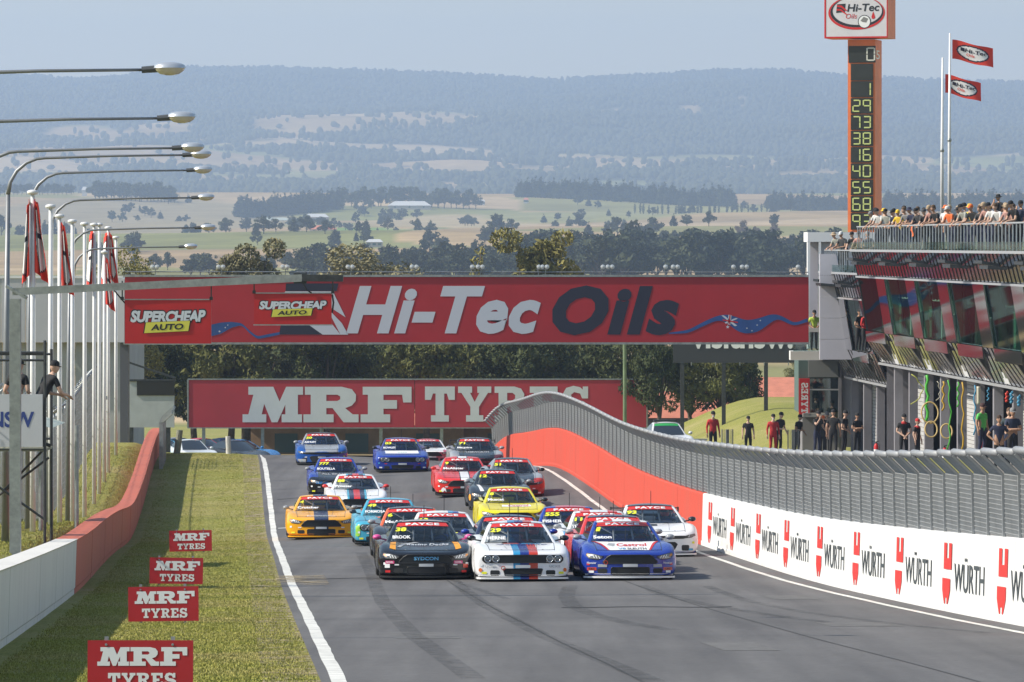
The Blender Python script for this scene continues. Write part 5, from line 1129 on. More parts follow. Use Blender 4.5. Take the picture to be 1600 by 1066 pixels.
def kit(kind):
    if kind in KIT: return KIT[kind]
    sh = car_shell(kind); S = CAR[kind]
    def cls(f):
        c, n_ = f.calc_center_median(), f.normal
        if n_.z > .72 and c.z > .45 and -2.3 < c.y < -.5 and abs(c.x) < .62: return 'hood'
        if c.y < -1.82 and c.z < .64: return 'front_bumper'
        if c.y > 1.85: return 'rear_bumper'
        return 'body_shell'
    pcs = split_faces(sh, cls, ['hood', 'front_bumper', 'rear_bumper', 'body_shell'])
    bm = bmesh.new(); bm.from_mesh(sh); bvh = BVHTree.FromBMesh(bm); bm.free()
    bw = bmesh.new(); bw.from_mesh(WS); wb = BVHTree.FromBMesh(bw); bw.free()
    K = dict(pcs); K['bvh'] = bvh; K['wb'] = wb; fc = FACE[kind]
    front = lambda a, b_: (a, -4, b_)
    def patch(poly, off=.006): v, f = shape2d(poly); return project(v, f, bvh, front, (0, 1, 0), off)
    def rim_(poly, r_): 
        pts = []
        n_ = len(poly)
        for i in range(n_):
            p0, p1 = poly[i], poly[(i + 1) % n_]
            for q in range(5):
                a = p0[0] + (p1[0] - p0[0]) * q / 5; b_ = p0[1] + (p1[1] - p0[1]) * q / 5; h = bvh.ray_cast(Vector((a, -4, b_)), Vector((0, 1, 0)))
                if h[0] is not None: pts.append(h[0] + Vector((0, -.006, 0)))
        pts.append(pts[0]); return MB().tube(pts, r_, 6, caps=False).mesh('surround', True)
    K['grille'] = patch([fc['grille']]); K['surround'] = rim_(fc['grille'], .013); K['intake'] = patch([fc['intake']]); K['intake_rim'] = rim_(fc['intake'], .009)
    K['ducts'] = [patch([[(sg * x, z) for x, z in fc['duct']]]) for sg in (-1, 1)]
    mb = MB()                                              # mesh bars inside the grille
    zs_ = [p[1] for p in fc['grille']]; xs_ = [p[0] for p in fc['grille']]
    for z in np.linspace(min(zs_) + .02, max(zs_) - .02, 7):
        run = [bvh.ray_cast(Vector((x, -4, z)), Vector((0, 1, 0)))[0] for x in np.linspace(min(xs_) * .88, max(xs_) * .88, 15)]
        for sgm in range(14):
            if run[sgm] is not None and run[sgm + 1] is not None: mb.bar(run[sgm] + Vector((0, -.010, 0)), run[sgm + 1] + Vector((0, -.010, 0)), .006)
    K['grille_bars'] = mb.mesh('grille_bars')
    K['lights'] = []
    if fc['light']:
        for sg in (-1, 1):
            pl = [(sg * x, z) for x, z in fc['light']]; sub = []
            for k in range(3):
                x0 = .60 + .055 * k; sub.append([(sg * x0, .44 + .008 * k), (sg * (x0 + .022), .443 + .008 * k), (sg * (x0 + .05), .50 + .008 * k), (sg * (x0 + .03), .50 + .008 * k)])
            am = [(sg * .80, .47), (sg * .86, .50), (sg * .87, .53), (sg * .82, .525)]
            K['lights'].append((patch([pl], .008), rim_(pl, .007), [patch([s_], .013) for s_ in sub], patch([am], .012)))
    # front splitter following the nose
    plan = []
    for x in np.linspace(-.93, .93, 25):
        h = bvh.ray_cast(Vector((x * .985, -4, .16)), Vector((0, 1, 0))); y = h[0].y if h[0] is not None else -1.9
        plan.append((x, y - .05))
    back = [(.93, -1.7), (-.93, -1.7)]
    K['splitter'] = MB().prism(plan + back, (0, 0, .05), (1, 0, 0), (0, 1, 0), (0, 0, 1), .035).mesh('splitter')
    def strip(z0, z1): return grid_panel('lip', [[bvh.ray_cast(Vector((x, -4, z)), Vector((0, 1, 0)))[0] + Vector((0, -.012, 0)) if bvh.ray_cast(Vector((x, -4, z)), Vector((0, 1, 0)))[0] is not None else Vector((x, -1.95, z)) for x in np.linspace(-.90, .90, 31)] for z in (z0, z1)])
    K['lip'] = strip(.10, .14)
    K['banner'] = project(*shape2d([[(-.560, .785), (.560, .785), (.522, .99), (-.522, .99)]]), wb, lambda a, b_: ws(a / (.715 - .165 * b_), b_) + Vector((0, -1, 0)), (0, 1, 0), .006, .12)
    K['payce'] = wsprint('PAYCE', -.36, .36, .82, .95, wb, .05, 0, 1.2)
    mb = MB()
    def seam_line(pts, r_=.006):
        run = []
        for (a, c) in pts:
            h = bvh.ray_cast(Vector((a, c, 3)), Vector((0, 0, -1)))
            if h[0] is not None: run.append(h[0] + h[1] * .001)
        if len(run) > 2: mb.tube(run, r_, 5)
    for sg in (-1, 1): seam_line([(sg * (.66 + .05 * t_), -2.02 + 1.4 * t_) for t_ in np.linspace(0, 1, 14)])
    seam_line([(x, -2.06 + .10 * (abs(x) / .66) ** 2) for x in np.linspace(-.66, .66, 15)]); seam_line([(x, -.80 + .12 * (abs(x) / .7) ** 2) for x in np.linspace(-.7, .7, 13)], .009)
    for sg in (-1, 1): seam_line([(sg * (.30 + .06 * t_), -1.9 + 1.05 * t_) for t_ in np.linspace(0, 1, 10)], .004)
    K['seams'] = mb.mesh('panel_gaps'); mb = MB()
    for x in (-.30, .30): mb.box(x - .05, x + .05, -.80, -.72, .745, .775)
    K['vents'] = mb.mesh('hood_vents'); KIT[kind] = K; return K
def wsprint(txt, x0, x1, v0, v1, wb, bold=.02, shear=0, space=1.0):
    v, f, _ = text2d(txt, bold, shear, space); v = [(x0 + a * (x1 - x0), v0 + b_ * (v1 - v0)) for a, b_ in v]
    return project(v, f, wb, lambda a, b_: ws(a / (.715 - .165 * b_), b_) + Vector((0, -1, 0)), (0, 1, 0), .011, .12)
def hoodprint(K, txt, x0, x1, y0, y1, bold=.02, shear=0):
    """y0 front .. y1 rear; readable from the front"""
    v, f, _ = text2d(txt, bold, shear); v = [(x0 + a * (x1 - x0), y0 + b_ * (y1 - y0)) for a, b_ in v]
    return project(v, f, K['bvh'], lambda a, b_: (a, b_, 3), (0, 0, -1), .007, .12)
def hoodpoly(K, pl, off=.005):
    v, f = shape2d([pl]); return project(v, f, K['bvh'], lambda a, b_: (a, b_, 3), (0, 0, -1), off, .12)
def noseprint(K, txt, x0, x1, z0, z1, bold=.02):
    v, f, _ = text2d(txt, bold); v = [(x0 + a * (x1 - x0), z0 + b_ * (z1 - z0)) for a, b_ in v]
    return project(v, f, K['bvh'], lambda a, b_: (a, -4, b_), (0, 1, 0), .014, .1)
def nosepoly(K, pl, off=.009): v, f = shape2d([pl]); return project(v, f, K['bvh'], lambda a, b_: (a, -4, b_), (0, 1, 0), off, .1)
def paint(name, base, stripes=None, rough=.24):
    """car paint; stripes = [(x0, x1, colour)] run along the car"""
    key = 'paint_' + name
    if key in MATS: return MATS[key]
    m = mat(key, base, rough, 0.0, coat=.25); b = m.node_tree.nodes['Principled BSDF']; t = m.node_tree
    if stripes:
        tc = t.nodes.new('ShaderNodeTexCoord'); sx = t.nodes.new('ShaderNodeSeparateXYZ'); t.links.new(tc.outputs['Object'], sx.inputs[0])
        mr = t.nodes.new('ShaderNodeMapRange'); mr.inputs[1].default_value = -1; mr.inputs[2].default_value = 1; t.links.new(sx.outputs[0], mr.inputs[0])
        cr = t.nodes.new('ShaderNodeValToRGB'); cr.color_ramp.interpolation = 'CONSTANT'; t.links.new(mr.outputs[0], cr.inputs[0])
        cr.color_ramp.elements[0].position = 0; cr.color_ramp.elements[0].color = tuple(base) + (1,); cr.color_ramp.elements.remove(cr.color_ramp.elements[1])
        edges = []
        for x0, x1, c_ in sorted(stripes): edges += [(x0, c_), (x1, base)]
        fin = []
        for i, (x, c_) in enumerate(edges):
            if i + 1 < len(edges) and abs(edges[i + 1][0] - x) < 1e-6: continue
            fin.append((x, c_))
        for x, c_ in fin: e = cr.color_ramp.elements.new((x + 1) / 2); e.color = tuple(c_) + (1,)
        t.links.new(cr.outputs[0], b.inputs['Base Color'])
    # road film: faint dust in the gloss
    tc2 = t.nodes.new('ShaderNodeTexCoord'); nn = t.nodes.new('ShaderNodeTexNoise'); nn.inputs['Scale'].default_value = 1.5; nn.inputs['Detail'].default_value = 6; t.links.new(tc2.outputs['Object'], nn.inputs['Vector'])
    rr = t.nodes.new('ShaderNodeMapRange'); rr.inputs[3].default_value = rough - .03; rr.inputs[4].default_value = rough + .07; t.links.new(nn.outputs[0], rr.inputs[0]); t.links.new(rr.outputs[0], b.inputs['Roughness'])
    return m
WHT, BLK, RED, YEL = (.82, .82, .84), (.006, .0065, .009), (.66, .03, .022), (.80, .62, .02)
NAVY, BLU, TEA, ORG, SIL = (.015, .02, .06), (.012, .04, .32), (.06, .38, .55), (.88, .40, .012), (.30, .31, .33)
cyan_s = mat('cyan_sticker', (.05, .35, .6), .5)
num_y = mat('number_yellow', (.80, .80, .03), .5)
ROOFS = {}
def driver_d(px, y, roof=False, lo=104.0):
    """distance at which the ground (or a 1.2 m roof 2.6 m behind the nose) shows at that pixel row"""
    best = None
    for d in np.arange(lo, 262, .25):
        dd = d + (2.6 if roof else 0); X = (px - 800) / F * dd
        e = abs(380 + (CAMZ - gz(dd, X) - (1.2 if roof else 0)) * F / dd - y)
        if best is None or e < best[0]: best = (e, d)
    return best[1]
def race_car(kind, px, d, label, body, hood=None, roof=None, bumper=None, num='', name='', lip=None, mirror_c=None, wing=False, aerial=True, extra=None, pillars=None, splitter=None):
    K = kit(kind); X = (px - 800) / F * d; z = gz(d, X) + .015
    z2 = gz(d + 4, X - SL * 4); pitch = math.atan2(z2 - z, 4.0)
    yaw = SL; 
    # nose sits at distance d: the origin lies 2.3 m behind it
    ox = X - math.sin(SL) * 2.3; oy = d + 2.3 * math.cos(SL); oz = z + 2.3 * math.tan(pitch)
    r = empty('race_car', (ox, oy, oz), (pitch, 0, yaw), label, 'race car', 'race cars on the grid straight')
    hood = hood or body; roof = roof or body; bumper = bumper or body; pillars = pillars or roof
    for nm, m_ in (('body_shell', body), ('hood', hood), ('front_bumper', bumper), ('rear_bumper', body)): link(nm, K[nm], m_, r)
    link('roof', ROOF, roof, r); link('windscreen', WS, wgl, r); link('rear_window', REAR, wgl, r); link('header', HEADER, roof, r)
    for sg in (-1, 1): link('windscreen_pillar', PIL[sg], pillars, r); link('roof_rail', RAIL[sg], pillars, r); link('side_window', SIDE[sg], wgl, r)
    ban_o = link('windscreen_banner', K['banner'], mat('banner_film', (.62, .03, .02), .4), r); link('lettering', K['payce'], white_print, ban_o)
    link('grille', K['grille'], grille_m, r); link('grille_surround', K['surround'], trim_m, r); link('grille_bars', K['grille_bars'], darksteel, r); link('lower_intake', K['intake'], intake_m, r); link('intake_rim', K['intake_rim'], trim_m, r)
    for du in K['ducts']: link('brake_duct', du, intake_m, r)
    for L_, rim, subs, am in K['lights']:
        h = link('headlight', L_, lens_m if kind == 'pony' else mat('headlamp_smoked', (.12, .125, .13), .15, .2, coat=.5), r); link('surround', rim, trim_m, h)
        for s_ in subs: link('light_bar', s_, led_m, h)
        if kind == 'pony': link('indicator', am, amber_m, h)
    if kind == 'retro':
        for x in (-.71, -.55, .55, .71):
            hp = K['bvh'].ray_cast(Vector((x, -4, .46)), Vector((0, 1, 0)))[0]
            h = MB().lathe([(0, -.022), (.04, -.022), (.055, -.014), (.055, .02)], (x, hp.y, .46), 16, axis='y').build('headlight', mat('round_lamp', (.22, .23, .25), .12, .3, coat=.6), r, True)
            MB().lathe([(.055, -.006), (.058, -.03), (.074, -.03), (.076, -.004)], (x, hp.y, .46), 20, axis='y').build('lamp_ring', chrome, h, True)
    link('splitter', K['splitter'], splitter or cf_m, r); link('lip', K['lip'], lip or body, r); link('hood_vents', K['vents'], intake_m, r); link('panel_gaps', K['seams'], trim_m, r)
    pl = nosepoly(K, rrect(-.15, .15, .275, .335, .006), .016); link('number_plate', pl, plate_m, r)
    for sx in (-1, 1):
        for y in (-1.42, 1.4):
            w_ = empty('wheel', (sx * .80, y, .33)); w_.parent = r; link('tyre', TYRE, rubber, w_); link('rim', RIM, rim_m, w_)
        mo = link('wing_mirror', MIR, mirror_c or body, r, (sx * .96, -.30, .85)); MB().bar((-sx * .05, .04, -.03), (-sx * .20, .10, -.06), .02, .03).build('mirror_arm', mirror_c or body, mo)
    link('roll_cage', CAGE, cage_m, r); link('seat', SEAT, seat_m, r); link('steering_wheel', WHEEL, seat_m, r); link('cabin_tub', CABIN, cabin_m, r)
    MB().bar((.0, -.80, .785), (.03, -.42, 1.02), .012).build('wiper', trim_m, r)
    if wing: link('rear_wing', WING, cf_m, r)
    if aerial: MB().tube([(.05, .6, 1.19), (.052, .62, 1.50)], .008, 5).build('aerial', black_m, r)
    if num: link('race_number', wsprint(num, -.575, -.575 + .115 * len(num), .50, .71, K['wb'], .04, .1), num_y, r)
    if name: link('driver_name', wsprint(name, -.64, -.64 + .075 * len(name), .12, .28, K['wb'], .03), white_print, r)
    if extra: extra(r, K)
    q_ = int(px) % 5
    for sg in (-1, 1):
        for (xa, za, w2, h2, c_) in ((.78, .155, .10, .045, (white_print, red_print, num_y, cyan_s, white_print)[q_]), (.84, .31, .055, .05, (red_print, white_print, white_print, num_y, cyan_s)[q_]), (.60, .30, .09, .028, (white_print, plate_m, white_print, white_print, red_print)[q_])):
            if sg < 0 and q_ == 3 and xa > .8: continue
            try: link('sticker', nosepoly(K, rrect(sg * xa - w2 / 2, sg * xa + w2 / 2, za, za + h2, .004), .010), c_, r)
            except Exception: pass
    for xx in (-.42, .42):
        hh = K['bvh'].ray_cast(Vector((xx, -2.0, 3)), Vector((0, 0, -1)))[0]
        if hh is not None: MB().lathe([(.018, -.01), (.018, .012), (0, .014)], tuple(hh), 8).build('bonnet_pin', chrome, r)
    return r
# ------------------------------------------------------------------ the field
def pr(r, nm, me, m_): return link(nm, me, m_, r)
cyan_m, dblue_m, dred_m = mat('stripe_cyan', (.03, .28, .55), .35, coat=.5), mat('stripe_blue', (.015, .035, .22), .35, coat=.5), mat('stripe_red', (.55, .05, .025), .35, coat=.5)
tri = [(-.20, -.06, (.03, .28, .55)), (-.06, .12, (.015, .035, .22)), (.12, .30, (.55, .05, .025))]
P29 = paint('white_tricolour', WHT, tri); PW = paint('white', WHT); PB = paint('black', BLK); PBl = paint('royal_blue', BLU); PNv = paint('navy', NAVY); PR = paint('red', RED); PY = paint('lemon', (.78, .66, .01)); PO = paint('amber', ORG)
PT = paint('sky_blue', TEA); PS = paint('silver', SIL); PD = paint('graphite', (.022, .026, .033)); POr = paint('orange', (.75, .12, .02)); PDB = paint('dark_blue', (.012, .03, .12))
orange_p = mat('orange_print', (.8, .33, .02), .5); blue_p = mat('blue_print', (.03, .2, .5), .5); green_p = mat('green_print', (.03, .3, .1), .5); magenta_p = mat('magenta_print', (.6, .05, .2), .5); pale_blue_p = mat('pale_blue_print', (.15, .45, .75), .5)
def stk(r, K, x0, x1, z0, z1, m_, nm='sticker'): pr(r, nm, nosepoly(K, rrect(x0, x1, z0, z1, .004), .012), m_)
def x29(r, K):
    pr(r, 'hood_lettering', hoodprint(K, 'Valvoline', -.50, .55, -1.22, -1.02, .02), dblue_m)
    pr(r, 'hood_arrow', hoodpoly(K, [(-.36, -.92), (.0, -.98), (-.05, -.82), (-.30, -.80)]), dred_m); pr(r, 'hood_arrow', hoodpoly(K, [(.02, -.98), (.45, -.92), (.42, -.80), (.06, -.82)]), cyan_m)
    pr(r, 'nose_lettering', noseprint(K, 'UCXIS', -.76, -.54, .285, .33, .0), SILp); pr(r, 'nose_lettering', noseprint(K, 'UCXIS', .54, .76, .285, .33, .0), SILp)
    for sg in (-1, 1): pr(r, 'round_sticker', nosepoly(K, ell(sg * .855, .235, .035, .04, 14), .012), mat('orange_round', (.7, .16, .03), .5))
    pr(r, 'plate_lettering', noseprint(K, 'Bella-Air', -.12, .12, .288, .322, .01), black_print)
    MB().lathe([(.03, -.02), (.045, -.02), (.045, .0), (.03, .0)], (-.40, -2.33, .275), 12, axis='y').build('tow_ring', dred_m, r)
SILp = mat('silver_print', (.35, .36, .38), .5)
D29, D1, D38 = 115.4, 115.6, 117.0
race_car('retro', 817, D29, 'white muscle car number 29 with light blue, navy and red stripes leading the field', P29, bumper=P29, roof=P29, pillars=PW, num='29', name='HERNE', lip=P29, mirror_c=PB, extra=x29, splitter=P29)
def x1(r, K):
    pr(r, 'hood_panel', hoodpoly(K, [(-.40, -2.02), (.40, -2.02), (.64, -.70), (-.64, -.70)], .004), white_print)
    pr(r, 'hood_stripe', hoodpoly(K, [(-.44, -2.02), (-.40, -2.02), (-.55, -1.1), (-.64, -.72), (-.69, -.72)], .007), red_print); pr(r, 'hood_stripe', hoodpoly(K, [(.40, -2.02), (.44, -2.02), (.69, -.72), (.64, -.72), (.55, -1.1)], .007), red_print)
    pr(r, 'hood_lettering', hoodprint(K, 'Castrol', -.22, .40, -1.58, -1.12, .03, .1), red_print); pr(r, 'hood_lettering', hoodprint(K, 'V8', -.22, -.06, -1.98, -1.76, .03), cyan_m); pr(r, 'hood_lettering', hoodprint(K, 'SLEUTH', -.03, .36, -1.98, -1.76, .03), black_print)
    pr(r, 'hood_leaf', hoodpoly(K, [(-.42, -1.45), (-.28, -1.55), (-.24, -1.15), (-.36, -1.1)], .008), SILp)
    for sg in (-1, 1):
        pr(r, 'nose_lettering', noseprint(K, 'Hoosier', sg * .77 - .09, sg * .77 + .09, .335, .38, .01), white_print); stk(r, K, sg * .77 - .09, sg * .77 + .09, .205, .265, dred_m, 'oval_sticker'); pr(r, 'sticker_lettering', noseprint(K, 'CRC', sg * .77 - .06, sg * .77 + .06, .215, .255, .03), black_print); stk(r, K, sg * .56 - .09, sg * .56 + .09, .272, .325, SILp)
    pr(r, 'plate_lettering', noseprint(K, 'Bella-Air', -.12, .12, .288, .322, .01), black_print)
    for sg in (-1, 1): MB().grid([[roofp(sg * .55 + .35 * a, v) + Vector((0, 0, .006)) for a in (-.5, .5)] for v in (0.02, .3, .6)]).build('roof_stripe', red_print, r)
    MB().lathe([(.03, -.02), (.045, -.02), (.045, .0), (.03, .0)], (-.50, -2.30, .365), 12, axis='y').build('tow_ring', dred_m, r)
race_car('pony', 985, D1, 'royal blue muscle car number 1 with white bonnet and red edging at the front right', PBl, roof=PW, num='1', name='Seton', lip=PW, mirror_c=PS, extra=x1, pillars=PBl, splitter=paint('splitter_white', WHT))
def x38(r, K):
    for sg in (-1, 1): pr(r, 'bonnet_flash', hoodpoly(K, [(sg * .62, -1.95), (sg * .74, -1.85), (sg * .70, -1.05), (sg * .58, -.85)], .007), orange_p)
    pr(r, 'hood_lettering', hoodprint(K, 'Racing Decks', -.38, .50, -1.55, -1.15, .02, .2), white_print); pr(r, 'hood_scroll', hoodpoly(K, [(-.52, -1.75), (-.40, -1.35), (-.1, -.95), (-.2, -.9), (-.46, -1.25), (-.58, -1.7)], .007), SILp)
    pr(r, 'nose_lettering', noseprint(K, 'SYDCON', -.25, .25, .405, .48, .03), pale_blue_p); pr(r, 'plate_lettering', noseprint(K, 'Bella-Air', -.12, .12, .288, .322, .01), black_print)
    for sg in (-1, 1): stk(r, K, sg * .70 - .13, sg * .70 + .05, .335, .395, magenta_p); pr(r, 'sticker_lettering', noseprint(K, 'NOVEL', sg * .70 - .11, sg * .70 + .03, .348, .382, .02), white_print); stk(r, K, sg * .80 - .04, sg * .80 + .06, .25, .33, white_print if sg < 0 else dred_m)
    MB().grid([[roofp(a, v) + Vector((0, 0, .006)) for a in np.linspace(-.8, .8, 7)] for v in (0.05, .22)]).build('roof_lettering_band', SILp, r)
race_car('pony', 666, D38, 'black muscle car number 38 with orange flashes and pink mirrors at the front left', PB, num='38', name='BROOK', lip=PB, mirror_c=mat('pink_mirror', (.75, .08, .32), .4, coat=.5), extra=x38)
def xn(*ops):
    def fn(r, K):
        for o in ops: o(r, K)
    return fn
def ht(txt, x0, x1, y0, y1, m_, b_=.02, sh=0): return lambda r, K: pr(r, 'hood_lettering', hoodprint(K, txt, x0, x1, y0, y1, b_, sh), m_)
def hp(pl, m_, nm='hood_panel', off=.005): return lambda r, K: pr(r, nm, hoodpoly(K, pl, off), m_)
def np_(x0, x1, z0, z1, m_): return lambda r, K: stk(r, K, x0, x1, z0, z1, m_)
plate = lambda r, K: pr(r, 'plate_lettering', noseprint(K, 'Bella-Air', -.12, .12, .288, .322, .01), black_print)
race_car('pony', 969, 120.6, 'bright red race car tucked in directly behind the royal blue number 1 car', PR, roof=PNv, hood=PR, mirror_c=PS, pillars=PR)
race_car('wedge', 947, 125.6, 'white, teal and red race car number 116 behind the bright red car', PW, hood=paint('white_teal', WHT, [(-.9, -.5, (.05, .4, .5)), (.5, .9, (.05, .4, .5))]), num='116', name='THOM', roof=paint('white_red_roof', WHT, [(-.42, -.2, RED), (.2, .42, RED)]), pillars=PW, mirror_c=PS, extra=xn(lambda r, K: pr(r, 'side_flash', hoodpoly(K, [(-.9, -1.9), (-.75, -1.9), (-.72, -.8), (-.88, -.8)], .006), cyan_m)))
race_car('pony', 898, 131.2, 'blue race car number 555 with graphite bonnet and pink lettering', PBl, hood=PD, bumper=PD, roof=paint('blue_red_roof', BLU, [(-.3, .4, (.5, .05, .08))]), pillars=PBl, num='555', name='FISHER', extra=xn(ht('HD', -.15, .5, -1.6, -1.0, mat('pink_print', (.7, .15, .25), .5), .03), plate))
race_car('wedge', 1028, 132.2, 'plain white race car number 93 with dark roof against the red wall', PW, roof=PD, pillars=PW, num='93', mirror_c=PD, wing=True, lip=mat('blue_lip', (.05, .08, .4), .4), extra=xn(hp([(-.08, -1.3), (.06, -1.3), (.08, -1.0), (-.08, -.95)], trim_m, 'hood_scoop'), hp([(.10, -1.2), (.55, -.75), (.56, -.72), (.12, -1.16)], trim_m, 'hood_line')), splitter=paint('splitter_white', WHT))
race_car('pony', 803, 121.6, 'dark navy race car with shaded red banner directly behind the white number 29', PNv, num='', mirror_c=PBl)
race_car('retro', 698, 126.6, 'white race car number 68 with purple bonnet and blue roof stripe', PW, hood=paint('purple', (.03, .02, .12)), roof=paint('white_blue_roof', WHT, [(.12, .24, (.03, .28, .55)), (.24, .36, (.015, .035, .3))]), pillars=PW, num='68', mirror_c=paint('green_mirror', (.02, .2, .08)), extra=xn(hp([(-.35, -1.3), (-.1, -1.05), (.1, -1.3), (.3, -1.1), (.3, -.95), (.1, -1.12), (-.1, -.88), (-.35, -1.15)], yellow_print, 'hood_flash')))
race_car('wedge', 648, 132.8, 'graphite race car number 6 with orange roof pillars', PD, hood=PD, roof=PD, pillars=POr, num='6', name='McAllister', mirror_c=PS)
race_car('retro', 612, 147.2, 'sky blue race car number 49 with lime green side and red bonnet lettering', PT, num='49', name='FORMOSA', mirror_c=PD, extra=xn(ht('Tools', -.4, .45, -1.5, -1.1, mat('coral_print', (.7, .2, .12), .5), .03, .2), lambda r, K: [pr(r, 'nose_lamp', nosepoly(K, ell(-.1 + .18 * k, .17, .06, .06, 14), .01), intake_m) for k in range(2)], np_(.1, .2, .35, .42, red_print), lambda r, K: pr(r, 'green_flash', nosepoly(K, [(-.93, .2), (-.82, .25), (-.80, .5), (-.92, .55)], .008), mat('lime_print', (.3, .6, .05), .5))))
race_car('pony', 803, 157.4, 'lemon yellow race car number 8 with white and red bonnet panel', PY, num='8', name='Muscat', mirror_c=PD, extra=xn(hp([(-.30, -1.62), (.52, -1.62), (.50, -1.25), (-.28, -1.25)], white_print), ht('Castrol', -.12, .45, -1.57, -1.28, red_print, .03, .1), plate))
st4 = [(-.20, .20, NAVY)]
race_car('pony', 502, driver_d(502, 843, lo=150), 'amber yellow race car number 4 with dark centre stripe nearest the left white line', PO, hood=paint('amber_stripe', ORG, st4), roof=paint('amber_stripe', ORG, st4), bumper=paint('amber_stripe', ORG, st4), pillars=PO, lip=paint('amber_stripe', ORG, st4), num='4', name='Crutcher', mirror_c=PS, extra=xn(ht('Engineering', -.4, .4, -2.0, -1.86, white_print, .02, .2), plate), splitter=paint('splitter_amber', ORG))
race_car('pony', 783, 173.5, 'dark grey race car number 12 with silver bonnet edge behind the yellow number 8', PD, num='12', mirror_c=PS, extra=xn(hp([(-.62, -2.0), (-.50, -2.0), (-.60, -.8), (-.7, -.8)], white_print, 'hood_flash'), lambda r, K: pr(r, 'side_emblem', nosepoly(K, ell(-.93, .42, .03, .1, 12), .012), orange_p)), lip=PW)
mart = [(-.30, -.24, TEA), (-.24, -.10, NAVY), (-.10, .10, RED), (.10, .24, NAVY), (.24, .30, TEA)]
race_car('pony', 558, 176.5, 'white race car number 88 with light blue, navy and red centre stripes and red mirrors', PW, hood=paint('white_racing_stripes', WHT, mart), roof=paint('white_racing_stripes', WHT, mart), pillars=PW, num='88', name='Prosser', mirror_c=PR, bumper=paint('white_racing_stripes', WHT, mart))
race_car('pony', 527, 189.5, 'blue and black race car number 777 with yellow screen number on the left', PBl, hood=PB, bumper=PB, roof=PBl, num='777', name='BOUTELLA', mirror_c=PS, extra=xn(ht('ALL BRANDS', -.5, .5, -1.5, -1.15, SILp, .02), np_(-.7, -.3, .42, .5, blue_p), np_(-.3, .1, .3, .36, orange_p), np_(-.2, .3, .4, .46, mat('gold_print', (.5, .36, .05), .5))))
race_car('pony', 727, driver_d(727, 777, lo=180), 'bright red race car number 9 with twin black-edged white bonnet stripe', PR, hood=paint('red_white_stripe', RED, [(-.17, -.14, BLK), (-.14, .14, WHT), (.14, .17, BLK)]), roof=paint('red_white_stripe', RED, [(-.17, -.14, BLK), (-.14, .14, WHT), (.14, .17, BLK)]), pillars=PR, num='9', name='McAlister', mirror_c=PR, extra=xn(lambda r, K: pr(r, 'nose_emblem', nosepoly(K, [(-.78, .2), (-.72, .14), (-.66, .2), (-.60, .14), (-.63, .26), (-.70, .3), (-.75, .26)], .012), white_print), plate))
race_car('wedge', 805, 181.0, 'dark blue-grey race car number 51 with red lower corner beside the red wall', PS, hood=PD, bumper=paint('dark_red_corner', (.03, .03, .06), [(.45, 1.0, (.45, .04, .03))]), roof=PD, pillars=PS, num='51', mirror_c=PB)
race_car('wedge', 746, 201.5, 'silver race car number 71 with black bonnet and dark red chin near the back', PS, hood=paint('black_white_hood', BLK), roof=PD, pillars=PD, bumper=paint('silver_red_chin', SIL, [(.0, 1.0, (.12, .02, .03))]), num='71', name='Maguire', mirror_c=PS, wing=True, extra=xn(ht('TAMWORTH', -.4, .45, -1.5, -1.0, SILp, .02)))
race_car('retro', 629, driver_d(629, 739, lo=196), 'deep blue race car number 03 with white bonnet panel in the second last row', PBl, hood=PBl, num='03', name='ROWLEY', mirror_c=PB, roof=paint('blue_grey_roof', (.05, .06, .22)), extra=xn(hp([(-.60, -1.75), (.60, -1.75), (.60, -.85), (-.60, -.85)], white_print), ht('Supply', -.15, .2, -1.5, -1.3, green_p), np_(.86, .96, .12, .5, dred_m), plate))
race_car('wedge', 503, driver_d(503, 728, lo=205), 'blue race car number 50 with silver bonnet, farthest left in the last rows', paint('mid_blue', (.012, .08, .33)), hood=PS, roof=PD, pillars=PS, num='50', name='ASHLEY', mirror_c=PS, extra=xn(lambda r, K: pr(r, 'red_corner', nosepoly(K, [(.62, .12), (.92, .12), (.93, .32), (.80, .30)], .01), dred_m), np_(-.9, -.6, .12, .24, SILp), plate))
race_car('pony', 671, 250.5, 'white race car with red lower corners, last of the field on the crest', PW, num='5', roof=paint('red_roof', (.6, .03, .08)), pillars=PW, mirror_c=PD, bumper=paint('white_pink', WHT, [(.3, 1.0, (.55, .15, .2))]), extra=xn(ht('Brabham', -.4, .4, -1.3, -1.1, SILp)))

# ------------------------------------------------------------------ parked cars behind the crest and the course car
PK = MB()
def road_car(px, d, yaw, label, col, sc=(1, 1, 1), py=None, banner=None):
    K = kit('sedan'); X = (px - 800) / F * d; z = gz(d, X) if py is None else P(px, py, d).z
    r = empty('parked_car', (X, d, z), (0, 0, yaw), label, 'car', 'cars parked beyond the crest'); r.scale = sc
    p_ = paint('road_' + label[:24].replace(' ', '_'), col)
    for nm in ('hood', 'front_bumper', 'rear_bumper', 'body_shell'): link(nm, K[nm], p_, r)
    o = link('roof', ROOF, p_, r); 
    for nm, me in (('windscreen', WS), ('rear_window', REAR), ('side_window', SIDE[-1]), ('side_window', SIDE[1])): link(nm, me, mat('dark_glass', (.02, .025, .03), .08, coat=.5), r)
    for sg in (-1, 1): link('windscreen_pillar', PIL[sg], p_, r); link('roof_rail', RAIL[sg], p_, r)
    link('grille', K['grille'], grille_m, r)
    for L_, rim, subs, am in K['lights']: link('headlight', L_, lens_m, r)
    for sx in (-1, 1):
        for y in (-1.42, 1.4): w_ = empty('wheel', (sx * .80, y, .33)); w_.parent = r; link('tyre', TYRE, rubber, w_); link('rim', RIM, chrome, w_)
        link('wing_mirror', MIR, p_, r, (sx * 1.0, -.30, .83))
    return r
CAR['sedan'] = CAR['wedge']; FACE['sedan'] = FACE['wedge']
S2 = (1.0, 1.0, 1.22)
